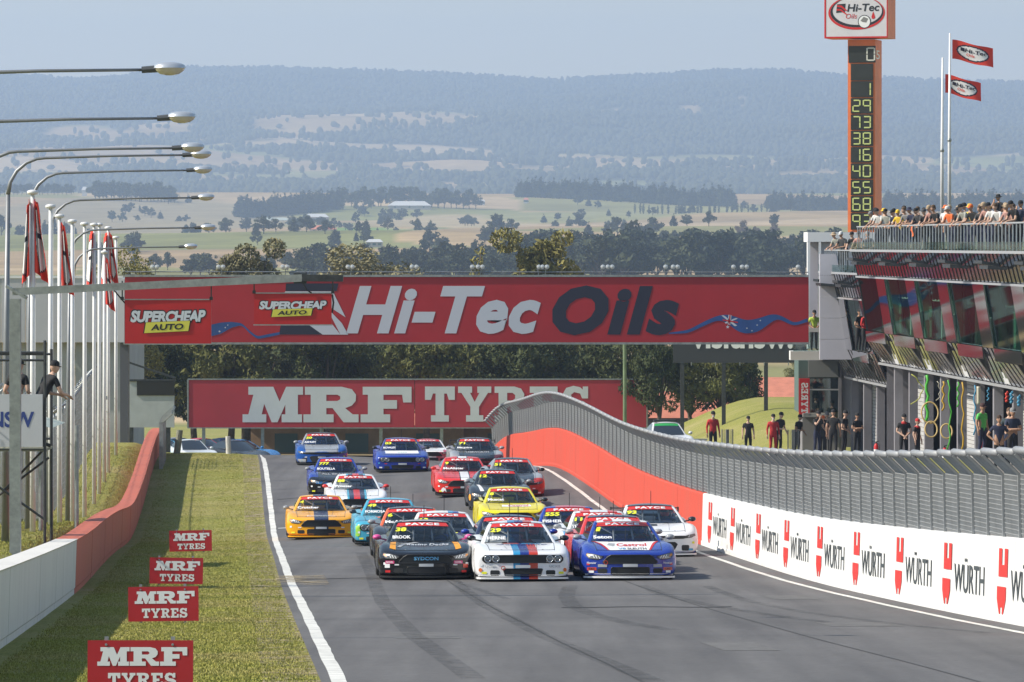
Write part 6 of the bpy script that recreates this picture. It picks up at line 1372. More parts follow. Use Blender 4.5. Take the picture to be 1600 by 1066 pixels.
for (px, py, d, yaw, lab, col) in ((228, 0, 318, .3, 'white parked car partly hidden by the left wall end', (.6, .6, .62)), (258, 0, 308, .4, 'pale blue parked car beside the leaning timber post', (.12, .45, .7)), (300, 0, 306, .35, 'white parked car between the two short posts', (.6, .63, .66)), (322, 0, 322, .7, 'red parked car behind the white post', (.5, .015, .02)),
                              (383, 0, 318, .8, 'bright blue parked utility car right of the white post', (.03, .2, .5)), (372, 0, 308, .6, 'black parked car right of the white post', (.02, .02, .02)), (360, 0, 330, .7, 'dark blue parked car farthest back under the trees', (.03, .05, .2)), (280, 0, 328, .4, 'silver parked car behind the leaning post', (.4, .41, .43))):
    road_car(px, d, yaw, lab, col, S2)
r = road_car(1042, 250, .12, 'white course car with green windscreen banner and roof light bar behind the fence', (.66, .68, .72), (1, 1, 1.25), 713)
K = kit('sedan'); link('windscreen_banner', K['banner'], mat('green_film', (.03, .35, .08), .4), r); MB().box(-.5, .5, .45, .75, 1.215, 1.27).build('light_bar', darksteel, r); MB().bar((-.45, .3, 1.2), (-.45, 1, 1.2), .03).bar((.45, .3, 1.2), (.45, 1, 1.2), .03).build('roof_rack', darksteel, r)
MB().box(.98, 1.75, -.35, -.28, .55, .62).build('open_door', paint('road_white course car with gr', (.66, .68, .72)), r)
# ------------------------------------------------------------------ people
def head_mesh():
    bm = bmesh.new(); bmesh.ops.create_uvsphere(bm, u_segments=16, v_segments=12, radius=1.0)
    for v in bm.verts:
        x, y, z = v.co; jaw = max(0, -z)
        v.co = Vector((x * (.076 - .018 * jaw), y * (.098 - .012 * jaw) - .012 * jaw, z * .118))
        if y < -.75 and abs(x) < .3 and -.35 < z < .2: v.co.y -= .022 * (1 - abs(x) / .3) * (1 - abs(z + .15) / .4)
        if -.05 < z < .3 and y < -.6 and .2 < abs(x) < .55: v.co.y += .010
    out = [(tuple(v.co), None) for v in bm.verts]; faces = [([v.index for v in f.verts], 1) for f in bm.faces]; bm.verts.index_update()
    vs = [tuple(v.co) for v in bm.verts]; fs = [tuple(v.index for v in f.verts) for f in bm.faces]; mi = []
    for f in bm.faces:
        c = f.calc_center_median(); mi.append(5 if (c.y < -.062 and .018 < abs(c.x) < .05 and .0 < c.z < .028) or (c.y < -.085 and abs(c.x) < .028 and -.066 < c.z < -.05) else 1)
    bm.free()
    for sg in (-1, 1):      # ears
        k = len(vs); vs += [(sg * .072, -.015, .02), (sg * .088, .015, .028), (sg * .086, .015, -.028), (sg * .070, -.01, -.03), (sg * .074, .022, .0)]; fs += [(k, k + 1, k + 2, k + 3), (k + 1, k + 4, k + 2)]; mi += [1, 1]
    return vs, fs, mi
HEADV = head_mesh()
POSE = {
 'down':   dict(lean=0, el=[(-.25, .03, 1.13), (.25, .03, 1.13)], wr=[(-.26, -.07, .90), (.26, -.07, .90)], hd=[(0, -.03, -1)] * 2),
 'crossed': dict(lean=0, el=[(-.26, -.05, 1.14), (.26, -.05, 1.14)], wr=[(.06, -.21, 1.15), (-.06, -.19, 1.12)], hd=[(1, .1, .1), (-1, .1, .1)]),
 'clasped': dict(lean=.03, el=[(-.27, -.02, 1.13), (.27, -.02, 1.13)], wr=[(-.05, -.22, .97), (.05, -.22, .97)], hd=[(.7, -.3, -.6), (-.7, -.3, -.6)]),
 'akimbo': dict(lean=0, el=[(-.38, .06, 1.14), (.38, .06, 1.14)], wr=[(-.20, -.03, .99), (.20, -.03, .99)], hd=[(.8, -.2, -.5), (-.8, -.2, -.5)]),
 'rail':   dict(lean=.24, el=[(-.26, -.30, 1.08), (.26, -.30, 1.08)], wr=[(-.14, -.53, 1.04), (.15, -.53, 1.04)], hd=[(.3, -.8, -.5), (-.3, -.8, -.5)]),
 'rail2':  dict(lean=.18, el=[(-.30, -.22, 1.10), (.22, -.20, 1.10)], wr=[(-.24, -.47, 1.04), (.02, -.46, 1.05)], hd=[(.1, -.8, -.6), (-.8, -.4, -.3)]),
 'camera': dict(lean=.05, el=[(-.24, -.25, 1.22), (.26, -.02, 1.13)], wr=[(-.06, -.26, 1.46), (.22, -.25, 1.02)], hd=[(.2, .0, .9), (-.3, -.8, -.3)]),
 'side':   dict(lean=.10, el=[(-.26, -.08, 1.12), (.28, -.02, 1.12)], wr=[(-.10, -.30, 1.08), (.22, -.22, .98)], hd=[(.4, -.8, .1), (-.2, -.6, -.7)])}
BODY = {}
def body(pose):
    if pose in BODY: return BODY[pose]
    S = POSE[pose]; ln = S['lean']; V = []; R = []; E = []; SEG = []
    def vtx(p, r): V.append(tuple(p)); R.append(r); return len(V) - 1
    def seg(a, b_, cl): E.append((a, b_)); SEG.append((V[a], V[b_], cl))
    pel = vtx((0, ln * .35, .95), (.150, .110)); sp = vtx((0, -ln * .2, 1.14), (.138, .102)); ch = vtx((0, -ln * .75, 1.34 - ln * .12), (.155, .112)); nk = vtx((0, -ln * 1.0, 1.475 - ln * .2), (.07, .062)); hb = vtx((0, -ln * 1.15 - .012, 1.57 - ln * .25), (.05, .052))
    seg(pel, sp, 0); seg(sp, ch, 0); seg(ch, nk, 0); seg(nk, hb, 1)
    for k, sg in ((0, -1), (1, 1)):
        sh = vtx((sg * .185, -ln * .85, 1.405 - ln * .15), (.062, .068)); mid = Vector(V[sh]).lerp(Vector(S['el'][k]), .55); md = vtx(mid, (.052, .055)); el = vtx(S['el'][k], (.043, .045)); wr = vtx(S['wr'][k], (.029, .033))
        hdv = Vector(S['hd'][k]).normalized(); pm = vtx(Vector(S['wr'][k]) + hdv * .075, (.020, .038))
        seg(ch, sh, 0); seg(sh, md, 0); seg(md, el, 4); seg(el, wr, 4); seg(wr, pm, 1)
        side = hdv.cross(Vector((0, -.4, 1))).normalized(); dn = Vector((0, -.3, -.6))
        for q in range(4):
            L_ = (.062, .075, .07, .055)[q]; b0 = Vector(V[pm]) + hdv * .022 + side * (.030 - .020 * q); f1 = vtx(b0, .0095); f2 = vtx(b0 + hdv * L_ * .55 + dn * .008, .009); f3 = vtx(b0 + hdv * L_ * .85 + dn * .035, .0078)
            seg(pm, f1, 1); seg(f1, f2, 1); seg(f2, f3, 1)
        t1 = vtx(Vector(S['wr'][k]) + hdv * .035 + side * .04, .0105); t2 = vtx(Vector(V[t1]) + hdv * .04 + side * .022, .009); seg(wr, t1, 1); seg(t1, t2, 1)
        hp_ = vtx((sg * .092, ln * .35, .89), (.095, .098)); kn = vtx((sg * .105, ln * .2 - .02, .50), (.062, .065)); cf = vtx((sg * .108, .02 + ln * .1, .32), (.056, .06)); an = vtx((sg * .11, .03, .09), (.040, .045)); to = vtx((sg * .125, -.15, .038), (.042, .032))
        seg(pel, hp_, 2); seg(hp_, kn, 2); seg(kn, cf, 2); seg(cf, an, 2); seg(an, to, 3)
    me = bpy.data.meshes.new('body'); me.from_pydata(V, E, []); o = bpy.data.objects.new('tmp', me); C.objects.link(o)
    m = o.modifiers.new('k', 'SKIN'); m.use_smooth_shade = True
    for i, sv in enumerate(me.skin_vertices[0].data): r_ = R[i]; sv.radius = r_ if isinstance(r_, tuple) else (r_, r_); sv.use_root = (i == 0)
    s_ = o.modifiers.new('s', 'SUBSURF'); s_.levels = 1; s_.render_levels = 1
    dg = bpy.context.evaluated_depsgraph_get(); dg.update(); ev = bpy.data.meshes.new_from_object(o.evaluated_get(dg)); bpy.data.objects.remove(o)
    vs = [tuple(v.co) for v in ev.vertices]; fs = [tuple(p.vertices) for p in ev.polygons]; mi = []
    A = np.array([s[0] for s in SEG]); B = np.array([s[1] for s in SEG]); cl = [s[2] for s in SEG]
    for p in ev.polygons:
        c = np.array(p.center); ab = B - A; tt = np.clip(((c - A) * ab).sum(1) / (ab * ab).sum(1), 0, 1); dd = np.linalg.norm(A + ab * tt[:, None] - c, axis=1); mi.append(cl[int(dd.argmin())])
    k = len(vs); hv, hf, hm_ = HEADV; off = np.array([0, -ln * 1.2 - .022, 1.655 - ln * .27]); BODY[pose + '_h'] = tuple(off)
    vs += [tuple(np.array(v) + off) for v in hv]; fs += [tuple(i + k for i in f) for f in hf]; mi += hm_
    nb = bpy.data.meshes.new('body'); nb.from_pydata(vs, [], fs); nb.polygons.foreach_set('material_index', mi); nb.polygons.foreach_set('use_smooth', [True] * len(fs)); nb.update()
    bpy.data.meshes.remove(ev); BODY[pose] = nb; return nb
mb = MB().lathe([(.086, -.01), (.088, .03), (.080, .07), (.055, .10), (.02, .113), (0, .115)], n=14); mb.v = [(x, y * 1.18 + .004, z) for x, y, z in mb.v]
mb.grid([[(-.075, -.08, .005), (0, -.105, .012), (.075, -.08, .005)], [(-.06, -.16, -.01), (0, -.19, .0), (.06, -.16, -.01)]]); CAP = mb.mesh('cap', True)
mb = MB().lathe([(.155, -.012), (.09, .012), (.084, .05), (.07, .09), (0, .10)], n=14); mb.v = [(x, y * 1.12, z) for x, y, z in mb.v]; HAT = mb.mesh('hat', True)
mb = MB().lathe([(.080, -.03), (.086, .02), (.078, .07), (.05, .105), (0, .122)], n=14); mb.v = [(x, y * 1.2 + .016, z - (.05 if y > .02 and z < 0 else 0)) for x, y, z in mb.v]; HAIR = mb.mesh('hair', True)
BEARD = MB().grid([[(-.06, -.045, -.03), (-.03, -.085, -.035), (0, -.10, -.04), (.03, -.085, -.035), (.06, -.045, -.03)], [(-.055, -.05, -.09), (-.03, -.09, -.10), (0, -.105, -.12), (.03, -.09, -.10), (.055, -.05, -.09)]]).mesh('beard', True)
EARM = MB().lathe([(.0, -.03), (.035, -.03), (.04, 0), (.035, .02)], (.085, 0, .0), 10, axis='x').lathe([(.0, .03), (.035, .03), (.04, 0), (.035, -.02)], (-.085, 0, .0), 10, axis='x').mesh('ear_muffs', True)
SKIN = [mat('skin_%d' % i, c, .6) for i, c in enumerate(((.50, .30, .21), (.42, .24, .16), (.56, .36, .27)))]
eye_m = mat('face_dark', (.06, .035, .03), .6); CLO = {}
def cloth(c):
    k = 'cloth_%.2f_%.2f_%.2f' % c
    return mat(k, c, .85, nz=(9, .25))
K_, NVY, GRY, WH, RD, OR, YE, GN, TN = (.015, .015, .017), (.02, .025, .06), (.22, .22, .23), (.62, .62, .62), (.50, .03, .03), (.75, .16, .04), (.75, .5, .04), (.1, .5, .1), (.4, .3, .2)
def person(loc, yaw, pose, shirt, pants, label, hat=None, hatk='cap', skin=0, scale=1.0, group=None, longs=False, extra=None, shoes=(.02, .02, .02), headturn=0):
    me = body(pose); o = link('person', me, [cloth(shirt), SKIN[skin % 3], cloth(pants), cloth(shoes), cloth(shirt) if longs else SKIN[skin % 3], eye_m])
    o.location = loc; o.rotation_euler = (0, 0, yaw); o.scale = (scale,) * 3
    h = BODY[pose + '_h']
    if hat is not None: link(hatk, {'cap': CAP, 'hat': HAT, 'hair': HAIR}[hatk], cloth(hat), o, (h[0], h[1], h[2] + .03), (.1 + .25 * POSE[pose]['lean'], 0, headturn))
    if extra == 'beard': link('beard', BEARD, cloth((.5, .5, .48)), o, h)
    if extra == 'muffs': link('ear_muffs', EARM, cloth(RD), o, h)
    return tag(o, label, 'person', group)
def on_ground(px, d): X = (px - 800) / F * d; return (X, d, gz(d, X) + .014)
GP = 'pit crew and marshals in the pit lane'
for (px, d, yaw, pose, sh_, pa, lab, hat, kw) in (
    (1114, 236, .3, 'down', RD, K_, 'grey-bearded marshal in a red jacket, black trousers and cap beside the course car', K_, dict(longs=True, extra='beard', scale=1.04)),
    (1169, 238, .1, 'down', K_, K_, 'shorter person in black shirt and cap standing alone between two red marshals', K_, dict(scale=.93)),
    (1208, 232, .2, 'down', RD, RD, 'bearded marshal in red overalls with ear muffs and a black cap', K_, dict(longs=True, extra='beard', scale=.97)),
    (1217, 241, .7, 'side', K_, K_, 'person in black half hidden behind the red overalls', K_, dict(scale=1.05)), (1246, 243, .9, 'side', K_, K_, 'person in black cap with hands at the waist standing alone on the grass edge', K_, dict(scale=1.0)),
    (1277, 238, .6, 'camera', K_, NVY, 'person in black shirt and blue jeans at the left of the crew group', K_, dict(scale=1.06)), (1286, 241, -.2, 'down', K_, K_, 'short person behind the crew group in a black and orange cap', OR, dict(scale=.95)), (1292, 243, .1, 'down', K_, K_, 'person in a pale cap at the back of the crew group', GRY, dict(scale=1.05)),
    (1302, 233, 3.0, 'down', K_, K_, 'large crew member in black with his back turned, white print on the shirt', K_, dict(scale=1.07)), (1319, 234, 1.1, 'clasped', K_, K_, 'bearded crew member in black seen side-on next to the pillar', K_, dict(scale=1.06)), (1339, 236, .5, 'crossed', K_, K_, 'crew member in black with folded arms in front of the brown garage door', K_, dict(scale=1.0)),
    (1412, 214, .2, 'clasped', K_, K_, 'crew member with red scarf and clasped hands before the white roller door', K_, dict(scale=1.02)), (1433, 212, 1.0, 'down', K_, K_, 'shorter crew member with red scarf and red-edged cap turned aside', RD, dict(scale=.93)),
    (1561, 178.6, .1, 'akimbo', NVY, K_, 'heavy person in a navy shirt leaning forward with hands on hips by the garages', (.05, .03, .02), dict(hatk='hair', scale=.96)), (1582, 180.4, .3, 'crossed', (.03, .04, .08), K_, 'person in navy shirt and pale cap with folded arms at the garage edge', GRY, dict(scale=1.06)), (1577, 182, -.3, 'crossed', (.03, .05, .06), NVY, 'bare-headed person half hidden behind the folded arms of another', (.12, .07, .04), dict(hatk='hair', scale=1.03)),
    (1534.5, 189.5, .8, 'down', (.12, .55, .12), NVY, 'person in a bright green shirt inside the garage behind a pillar', (.05, .02, .02), dict(scale=1.02))):
    person(on_ground(px, d), yaw, pose, sh_, pa, lab, hat, skin=int(px) % 3, group=GP, **kw)
for nm, px, d in (('red_scarf', 1412, 214), ('red_scarf', 1433, 212)):
    b0 = on_ground(px, d); k = 1.02 if px < 1420 else .93
    o = MB().lathe([(.075, 1.50 * k), (.095, 1.47 * k), (.13, 1.42 * k), (.10, 1.40 * k)], (b0[0], b0[1] - .02, b0[2]), 12).build('scarf', cloth(RD), smooth=True); tag(o, 'red scarf around the neck of the %s crew member by the roller door' % ('taller' if k > 1 else 'shorter'), 'scarf')
# back print on the large crew member
b0 = on_ground(1302, 233)
# balcony and window people
p = P(1272, 548, TD - .9); person((p.x, p.y, p.z + .0), .2, 'clasped', (.55, .75, .1), K_, 'person in a yellow-green safety vest on the small glass balcony', K_, scale=.72 * 1.36, skin=1)
for px, d, sh_, lab in ((1341.5, 231.2, K_, 'person in dark clothes standing behind the far glazing'), (1351, 229.6, RD, 'person in a red shirt behind the far glazing')):
    X = (px - 800) / F * d; person((X, d, CAMZ - 3.5 - .95 - .0), .9, 'clasped', sh_, K_, lab, K_, skin=1, group='people behind the glazing', longs=(sh_ == RD))
# scaffold people
for px, yb, lab, pose, yaw in ((20, 700, 'person in a black shirt on the scaffold, half hidden by the gantry post', 'side', 2.6), (61, 700, 'person in a black shirt and cap leaning out over the tourism sign', 'rail', 2.2)):
    p = P(px, 703, SCD); person((p.x, p.y + .55, p.z + .02), yaw, pose, K_, K_, lab, K_, skin=2, scale=1.0, group='people on the scaffold tower')
# crowd along the roof terrace
cols = dict(g=GRY, k=K_, w=WH, n=NVY, o=OR, y=YE, t=TN, r=RD, b=(.10, .16, .22), p=(.45, .25, .22), m=(.32, .33, .30), d=(.06, .06, .065))
hat_w = {'g': 'grey', 'k': 'black', 'w': 'white', 'y': 'yellow', 't': 'tan', 'o': 'orange', 'n': 'navy', 'h': 'no hat', 'r': 'red', 'd': 'dark', 'b': 'blue', 'p': 'pink', 'm': 'pale'}
crowd = [(1370, 'g', 'g', 0), (1374, 'w', 'k', 0), (1379, 'w', 'k', 0), (1382, 'y', 'y', 1), (1389, 'm', 'k', 0), (1397, 'w', 'k', 1), (1404, 'n', 'k', 0), (1408, 'y', 'y', 0), (1413, 'k', 'k', 1), (1422, 'g', 'h', 0), (1429, 'n', 'n', 0), (1434, 't', 'h', 1), (1440, 'd', 'k', 0), (1446, 'b', 'k', 1), (1451, 'k', 'd', 0), (1461, 'p', 't', 0), (1466, 'k', 'h', 0), (1478, 'w', 'o', 1), (1484, 'g', 't', 1), (1488, 'o', 'w', 0), (1498, 'd', 't', 1), (1505, 'k', 'k', 0), (1509, 'g', 'k', 1), (1512, 'm', 'k', 0), (1516, 'y', 'y', 1), (1524, 'k', 'o', 0), (1533, 'k', 't', 1), (1538, 'd', 'h', 0), (1547, 'k', 'y', 1), (1548, 'p', 't', 0), (1556, 'w', 'k', 0), (1562, 'k', 'k', 2), (1565, 'w', 'h', 0), (1572, 'g', 't', 1), (1579, 'p', 't', 0), (1583, 't', 'h', 1), (1591, 'k', 'k', 0), (1597, 'n', 'k', 1)]
ORD = ones + 'eleventh twelfth thirteenth fourteenth fifteenth sixteenth seventeenth eighteenth nineteenth twentieth'.split() + ['twenty-' + q for q in ones[:9]] + ['thirtieth'] + ['thirty-' + q for q in ones[:9]]
for i, (px, sh_, ht_, row) in enumerate(crowd):
    o_ = -.37 + (.46 if row == 0 else .95 if row == 1 else 1.3); d = F * (AB + o_) / (px - 800 + .05 * F); p = bpt(d, o_, -.295)
    pose = ('rail', 'rail2', 'rail')[i % 3] if row == 0 else ('down', 'camera', 'crossed')[i % 3]
    prev = crowd[i - 1] if i else None
    person((p.x, p.y, p.z + (.0 if row < 2 else .3)), -1.15 + .5 * ((i * 37) % 10) / 10, pose, cols[sh_], NVY if i % 2 else K_,
           '%s spectator from the far end of the upper terrace, %s top%s' % (ORD[i], hat_w[sh_] if sh_ != 'd' else 'charcoal', '' if ht_ == 'h' else ' and %s cap' % hat_w[ht_]), (.10, .06, .035) if ht_ == 'h' else cols[ht_], 'hair' if ht_ == 'h' else ('hat' if i % 7 == 3 else 'cap'), skin=i, scale=.90 + .08 * ((i * 13) % 7) / 7, group='spectators on the upper roof terrace')
for i, (px, sh_, ht_) in enumerate(((1312, 'm', 't'), (1320, 'd', 'w'), (1337, 'k', 'k'), (1345, 'p', 'k'), (1357, 'g', 'h'))):
    o_ = .45 - .37 + .5; d = F * (AB + o_) / (px - 800 + .05 * F); p = bpt(d, o_, -.295 - .95)
    person(p, -1.0 + .2 * i, ('rail', 'rail2')[i % 2], cols[sh_], K_, '%s spectator from the left on the lower roof terrace%s' % (ORD[i], '' if ht_ == 'h' else ' in a %s hat' % hat_w[ht_]), (.3, .3, .3) if ht_ == 'h' else cols[ht_], 'hair' if ht_ == 'h' else 'hat' if ht_ == 't' else 'cap', skin=i, group='spectators on the lower roof terrace')
o_ = -.40; d = F * (AB + o_) / (1428.5 - 800 + .05 * F); p = bpt(d, o_ - .08, .60)
mb = MB(); rows = []
for i in range(7): rows.append([p + Vector((.0 - .03 * math.sin(i), .9 * (j / 5 - .5) * (1 - .3 * abs(i - 3) / 3), -.36 * i / 6 + .02 * math.sin(j * 2 + i))) for j in range(6)])
tag(mb.grid(rows).build('bag', cloth(OR), smooth=True), 'orange bag hanging over the upper terrace railing', 'bag')
# drivers at the wheel
DRV = None
def driver_mesh():
    V = [(0, 0, .0), (0, .02, .22), (0, .03, .42), (0, .02, .52)]; R = [(.15, .12), (.15, .11), (.16, .11), (.06, .06)]; E = [(0, 1), (1, 2), (2, 3)]
    for sg in (-1, 1):
        k = len(V); V += [(sg * .18, .02, .40), (sg * .24, -.15, .22), (sg * .13, -.38, .30)]; R += [(.06, .065), (.045, .045), (.04, .04)]; E += [(2, k), (k, k + 1), (k + 1, k + 2)]
        k = len(V); V += [(sg * .1, -.05, -.05), (sg * .12, -.45, .02), (sg * .1, -.75, -.12)]; R += [(.09, .09), (.065, .065), (.05, .05)]; E += [(0, k), (k, k + 1), (k + 1, k + 2)]
    me = bpy.data.meshes.new('driver'); me.from_pydata(V, E, []); o = bpy.data.objects.new('tmp', me); C.objects.link(o); o.modifiers.new('k', 'SKIN')
    for i, sv in enumerate(me.skin_vertices[0].data): sv.radius = R[i]; sv.use_root = (i == 0)
    s_ = o.modifiers.new('s', 'SUBSURF'); s_.levels = 1
    dg = bpy.context.evaluated_depsgraph_get(); dg.update(); ev = bpy.data.meshes.new_from_object(o.evaluated_get(dg)); bpy.data.objects.remove(o)
    ev.polygons.foreach_set('use_smooth', [True] * len(ev.polygons)); return ev
DRV = driver_mesh()
mb = MB().lathe([(0, -.13), (.07, -.13), (.105, -.08), (.125, .0), (.12, .06), (.09, .11), (.04, .135), (0, .14)], n=16); mb.v = [(x, y * 1.15, z) for x, y, z in mb.v]; HELM = mb.mesh('helmet', True)
VIS = MB().grid([[(.127 * math.sin(a), -.127 * 1.17 * math.cos(a), z) for a in np.linspace(-1.1, 1.1, 9)] for z in (-.02, .05)]).mesh('visor', True)
hc = [(.5, .04, .03), (.05, .1, .4), (.55, .55, .55), (.3, .02, .02), (.03, .03, .04), (.6, .3, .03)]
for i, o in enumerate([q for q in list(C.objects) if q.name.startswith('race_car')]):
    lb = o['label']; n_ = lb.split('number ')[-1].split()[0] if 'number' in lb else None
    dr = link('person', DRV, mat('race_suit_%d' % (i % 4), [(.03, .03, .05), (.3, .03, .03), (.05, .1, .35), (.35, .35, .37)][i % 4], .8)); M = Matrix.Translation(o.location) @ o.rotation_euler.to_matrix().to_4x4() @ Matrix.Translation((.37, .44, .42)); dr.matrix_world = M
    link('helmet', HELM, mat('helmet_%d' % (i % 6), hc[i % 6], .25, coat=.6), dr, (0, .01, .60)); link('visor', VIS, mat('visor', (.02, .02, .025), .1), dr, (0, .0, .60))
    tag(dr, 'helmeted driver inside the %s' % ('last white car on the crest' if 'last of' in lb else lb.split(' with ')[0].split(' directly')[0].split(' tucked')[0].split(' behind')[0].split(' between')[0]), 'person', 'race drivers')
# ------------------------------------------------------------------ trees
def leaf_mat(name, c1, c2, s=.6):
    m = bpy.data.materials.new(name); m.use_nodes = True; t = m.node_tree; b = t.nodes['Principled BSDF']; b.inputs['Roughness'].default_value = .75; b.inputs['Specular IOR Level'].default_value = .2
    oi = t.nodes.new('ShaderNodeObjectInfo'); g = t.nodes.new('ShaderNodeNewGeometry'); n = t.nodes.new('ShaderNodeTexNoise'); n.inputs['Scale'].default_value = s; n.inputs['Detail'].default_value = 4; t.links.new(g.outputs['Position'], n.inputs['Vector'])
    ad = t.nodes.new('ShaderNodeMath'); ad.operation = 'MULTIPLY_ADD'; ad.inputs[1].default_value = .35; t.links.new(oi.outputs['Random'], ad.inputs[0]); t.links.new(n.outputs[0], ad.inputs[2])
    r = t.nodes.new('ShaderNodeMapRange'); r.inputs[1].default_value = .4; r.inputs[2].default_value = .95; t.links.new(ad.outputs[0], r.inputs[0])
    mx = t.nodes.new('ShaderNodeMix'); mx.data_type = 'RGBA'; mx.inputs[6].default_value = c1 + (1,); mx.inputs[7].default_value = c2 + (1,); t.links.new(r.outputs[0], mx.inputs[0]); t.links.new(mx.outputs[2], b.inputs['Base Color'])
    b.inputs['Subsurface Weight'].default_value = 0
    MATS[name] = m; return m
bark = mat('bark', (.09, .07, .055), .9, nz=(4, .4), bump=(15, .5))
def leaves(centres, radii, n, size, droop=0.0, seed=1, flat=1.0, elong=1.0):
    """leaf-sized quads scattered through clumps"""
    r = np.random.default_rng(seed); c = np.array(centres); rad = np.array(radii); w_ = rad ** 2; w_ = w_ / w_.sum(); k = r.choice(len(c), n, p=w_)
    dv = r.normal(0, 1, (n, 3)); dv /= np.linalg.norm(dv, axis=1)[:, None]; q = r.uniform(.45, 1.08, n) ** .6
    p = c[k] + dv * (rad[k] * q)[:, None] * np.array([1, 1, flat])
    a = r.normal(0, 1, (n, 3)); a[:, 2] -= droop * 2; a /= np.linalg.norm(a, axis=1)[:, None]; b_ = np.cross(a, r.normal(0, 1, (n, 3))); b_ /= np.linalg.norm(b_, axis=1)[:, None]
    s = (size * r.uniform(.6, 1.4, n))[:, None]
    v = np.stack([p - a * s * elong - b_ * s * .5, p + b_ * s * .7, p + a * s * elong, p - b_ * s * .6 ], 1).reshape(-1, 3)
    return v, np.arange(n * 4).reshape(-1, 4)
def make_tree(kind, seed, H, Wd, n, size):
    """trunk and crown meshes, height H, width Wd"""
    r = random.Random(seed); mb = MB(); cs, rs = [], []
    lean = r.uniform(-.04, .04) * H
    if kind == 'pine':
        mb.tube([(0, 0, -.3), (lean * .3, 0, H * .5), (lean, 0, H * .95)], [H * .022, H * .014, H * .004], 7)
        for i in range(16):
            z = H * (.14 + .82 * i / 15); rr = Wd * .5 * (1 - (i / 15) ** 1.3) + .05 * Wd
            for j in range(4 if i < 12 else 1):
                a = r.uniform(0, 6.28); q = rr * r.uniform(.35, .8); cs.append((q * math.cos(a), q * math.sin(a), z)); rs.append(rr * r.uniform(.35, .6) + .02 * H)
    elif kind == 'poplar':
        mb.tube([(0, 0, -.3), (0, 0, H * .9)], [H * .02, H * .005], 6)
        for i in range(14): cs.append((r.uniform(-.1, .1) * Wd, r.uniform(-.1, .1) * Wd, H * (.12 + .84 * i / 13))); rs.append(Wd * .42 * math.sin(math.pi * (.12 + .8 * i / 13)))
    else:
        th = {'gum': .42, 'round': .25, 'she_oak': .34, 'broad': .3}[kind] * H
        mb.tube([(0, 0, -.4), (lean * .4, 0, th * .6), (lean * .7, .02 * H, th)], [H * .028, H * .022, H * .017], 8)
        nb = {'gum': 9, 'round': 10, 'she_oak': 15, 'broad': 14}[kind]
        for i in range(nb):
            a = 6.28 * i / nb + r.uniform(-.4, .4); up = r.uniform(.15, 1.0); q = Wd * .5 * r.uniform(.35, .95) * (1.15 - .75 * up ** 2); zt = th + (H - th) * (.08 + .86 * up)
            e = Vector((q * math.cos(a) + lean, q * math.sin(a), zt)); s0 = Vector((lean * .6, 0, th * r.uniform(.55, 1.0)))
            mid = s0.lerp(e, .55) + Vector((0, 0, .05 * H)); mb.tube([s0, mid, e], [H * .011, H * .007, H * .002], 5)
            for k in range(4 if kind != 'gum' else 3):
                o = Vector((r.gauss(0, .09) * Wd, r.gauss(0, .09) * Wd, r.gauss(0, .05) * H)); cs.append(tuple(mid.lerp(e, r.uniform(.35, 1.1)) + o)); rs.append(Wd * r.uniform(.07, .16))
        cs.append((lean, 0, H * .93)); rs.append(Wd * .13)
        if kind == 'she_oak':
            for i in range(5): a = r.uniform(0, 6.28); q = Wd * .42 * r.uniform(.4, 1); cs.append((q * math.cos(a), q * math.sin(a), H * r.uniform(.3, .5))); rs.append(Wd * r.uniform(.08, .13))
    v, f = leaves(cs, rs, n, size, .5 if kind == 'she_oak' else .15, seed, .8, 1.9 if kind in ('she_oak', 'pine') else 1.0)
    return mb.mesh('trunk', True), np_mesh('crown', v, f)
# near belt behind the billboard
near_dark = leaf_mat('she_oak_leaf', (.028, .042, .018), (.078, .090, .032), .5); near_olive = leaf_mat('olive_leaf', (.10, .108, .032), (.19, .18, .06), .6); gum_leaf = leaf_mat('gum_leaf', (.17, .16, .085), (.29, .255, .14), .5); sunny = leaf_mat('sunny_olive_leaf', (.17, .16, .05), (.30, .26, .09), .6)
NT = [(make_tree('she_oak', 100 + k, 8.6, 6.0, 8500, .095)) for k in range(4)]; GT = [make_tree('gum', 120 + k, 12.0, 6.5, 14000, .095) for k in range(2)]; BT = [make_tree('broad', 130 + k, 12.5, 9.0, 22000, .085) for k in range(2)]; CT = [make_tree('she_oak', 141, 12.5, 6.0, 13000, .095), make_tree('pine', 142, 12.0, 4.5, 12000, .10)]
def plant(tm, px, yt, yb, d, H0, label, lm, group, name='tree', wsc=1.0, rz=None):
    b0 = P(px, yb, d); H = (yb - yt) / F * d; s = H / H0
    o = empty(name, b0, (0, 0, random.uniform(0, 6.28) if rz is None else rz), label, 'tree', group); o.scale = (s * wsc, s * wsc, s)
    link('trunk', tm[0], bark, o); link('crown', tm[1], lm, o); return o
xs = [212, 262, 312, 360, 412, 462, 512, 560, 612, 662, 712, 764, 812, 862, 910, 958]
desc = ['dark she-oak behind the billboard, %s from the left of the belt'] 
nth = 'first second third fourth fifth sixth seventh eighth ninth tenth eleventh twelfth thirteenth fourteenth fifteenth sixteenth'.split()
for i, x in enumerate(xs):
    d = 345 + 14 * (i % 3); plant(NT[i % 4], x + random.uniform(-8, 8), random.uniform(498, 525), 712, d, 8.6, desc[0] % nth[i], near_olive if i in (3, 5, 9) else near_dark, 'trees behind the red billboard', 'she_oak', 1.12)
for i, (x, yt, w_) in enumerate(((1030, 520, .9), (1078, 528, 1.0), (1122, 522, 1.0), (1160, 545, .8))):
    plant(NT[(i + 1) % 4], x, yt, 690, 318 + 6 * (i % 2), 8.6, 'dark she-oak under the dark billboard on the right, %s from the left' % nth[i], near_olive if i == 2 else near_dark, 'trees by the right billboard', 'she_oak', w_)
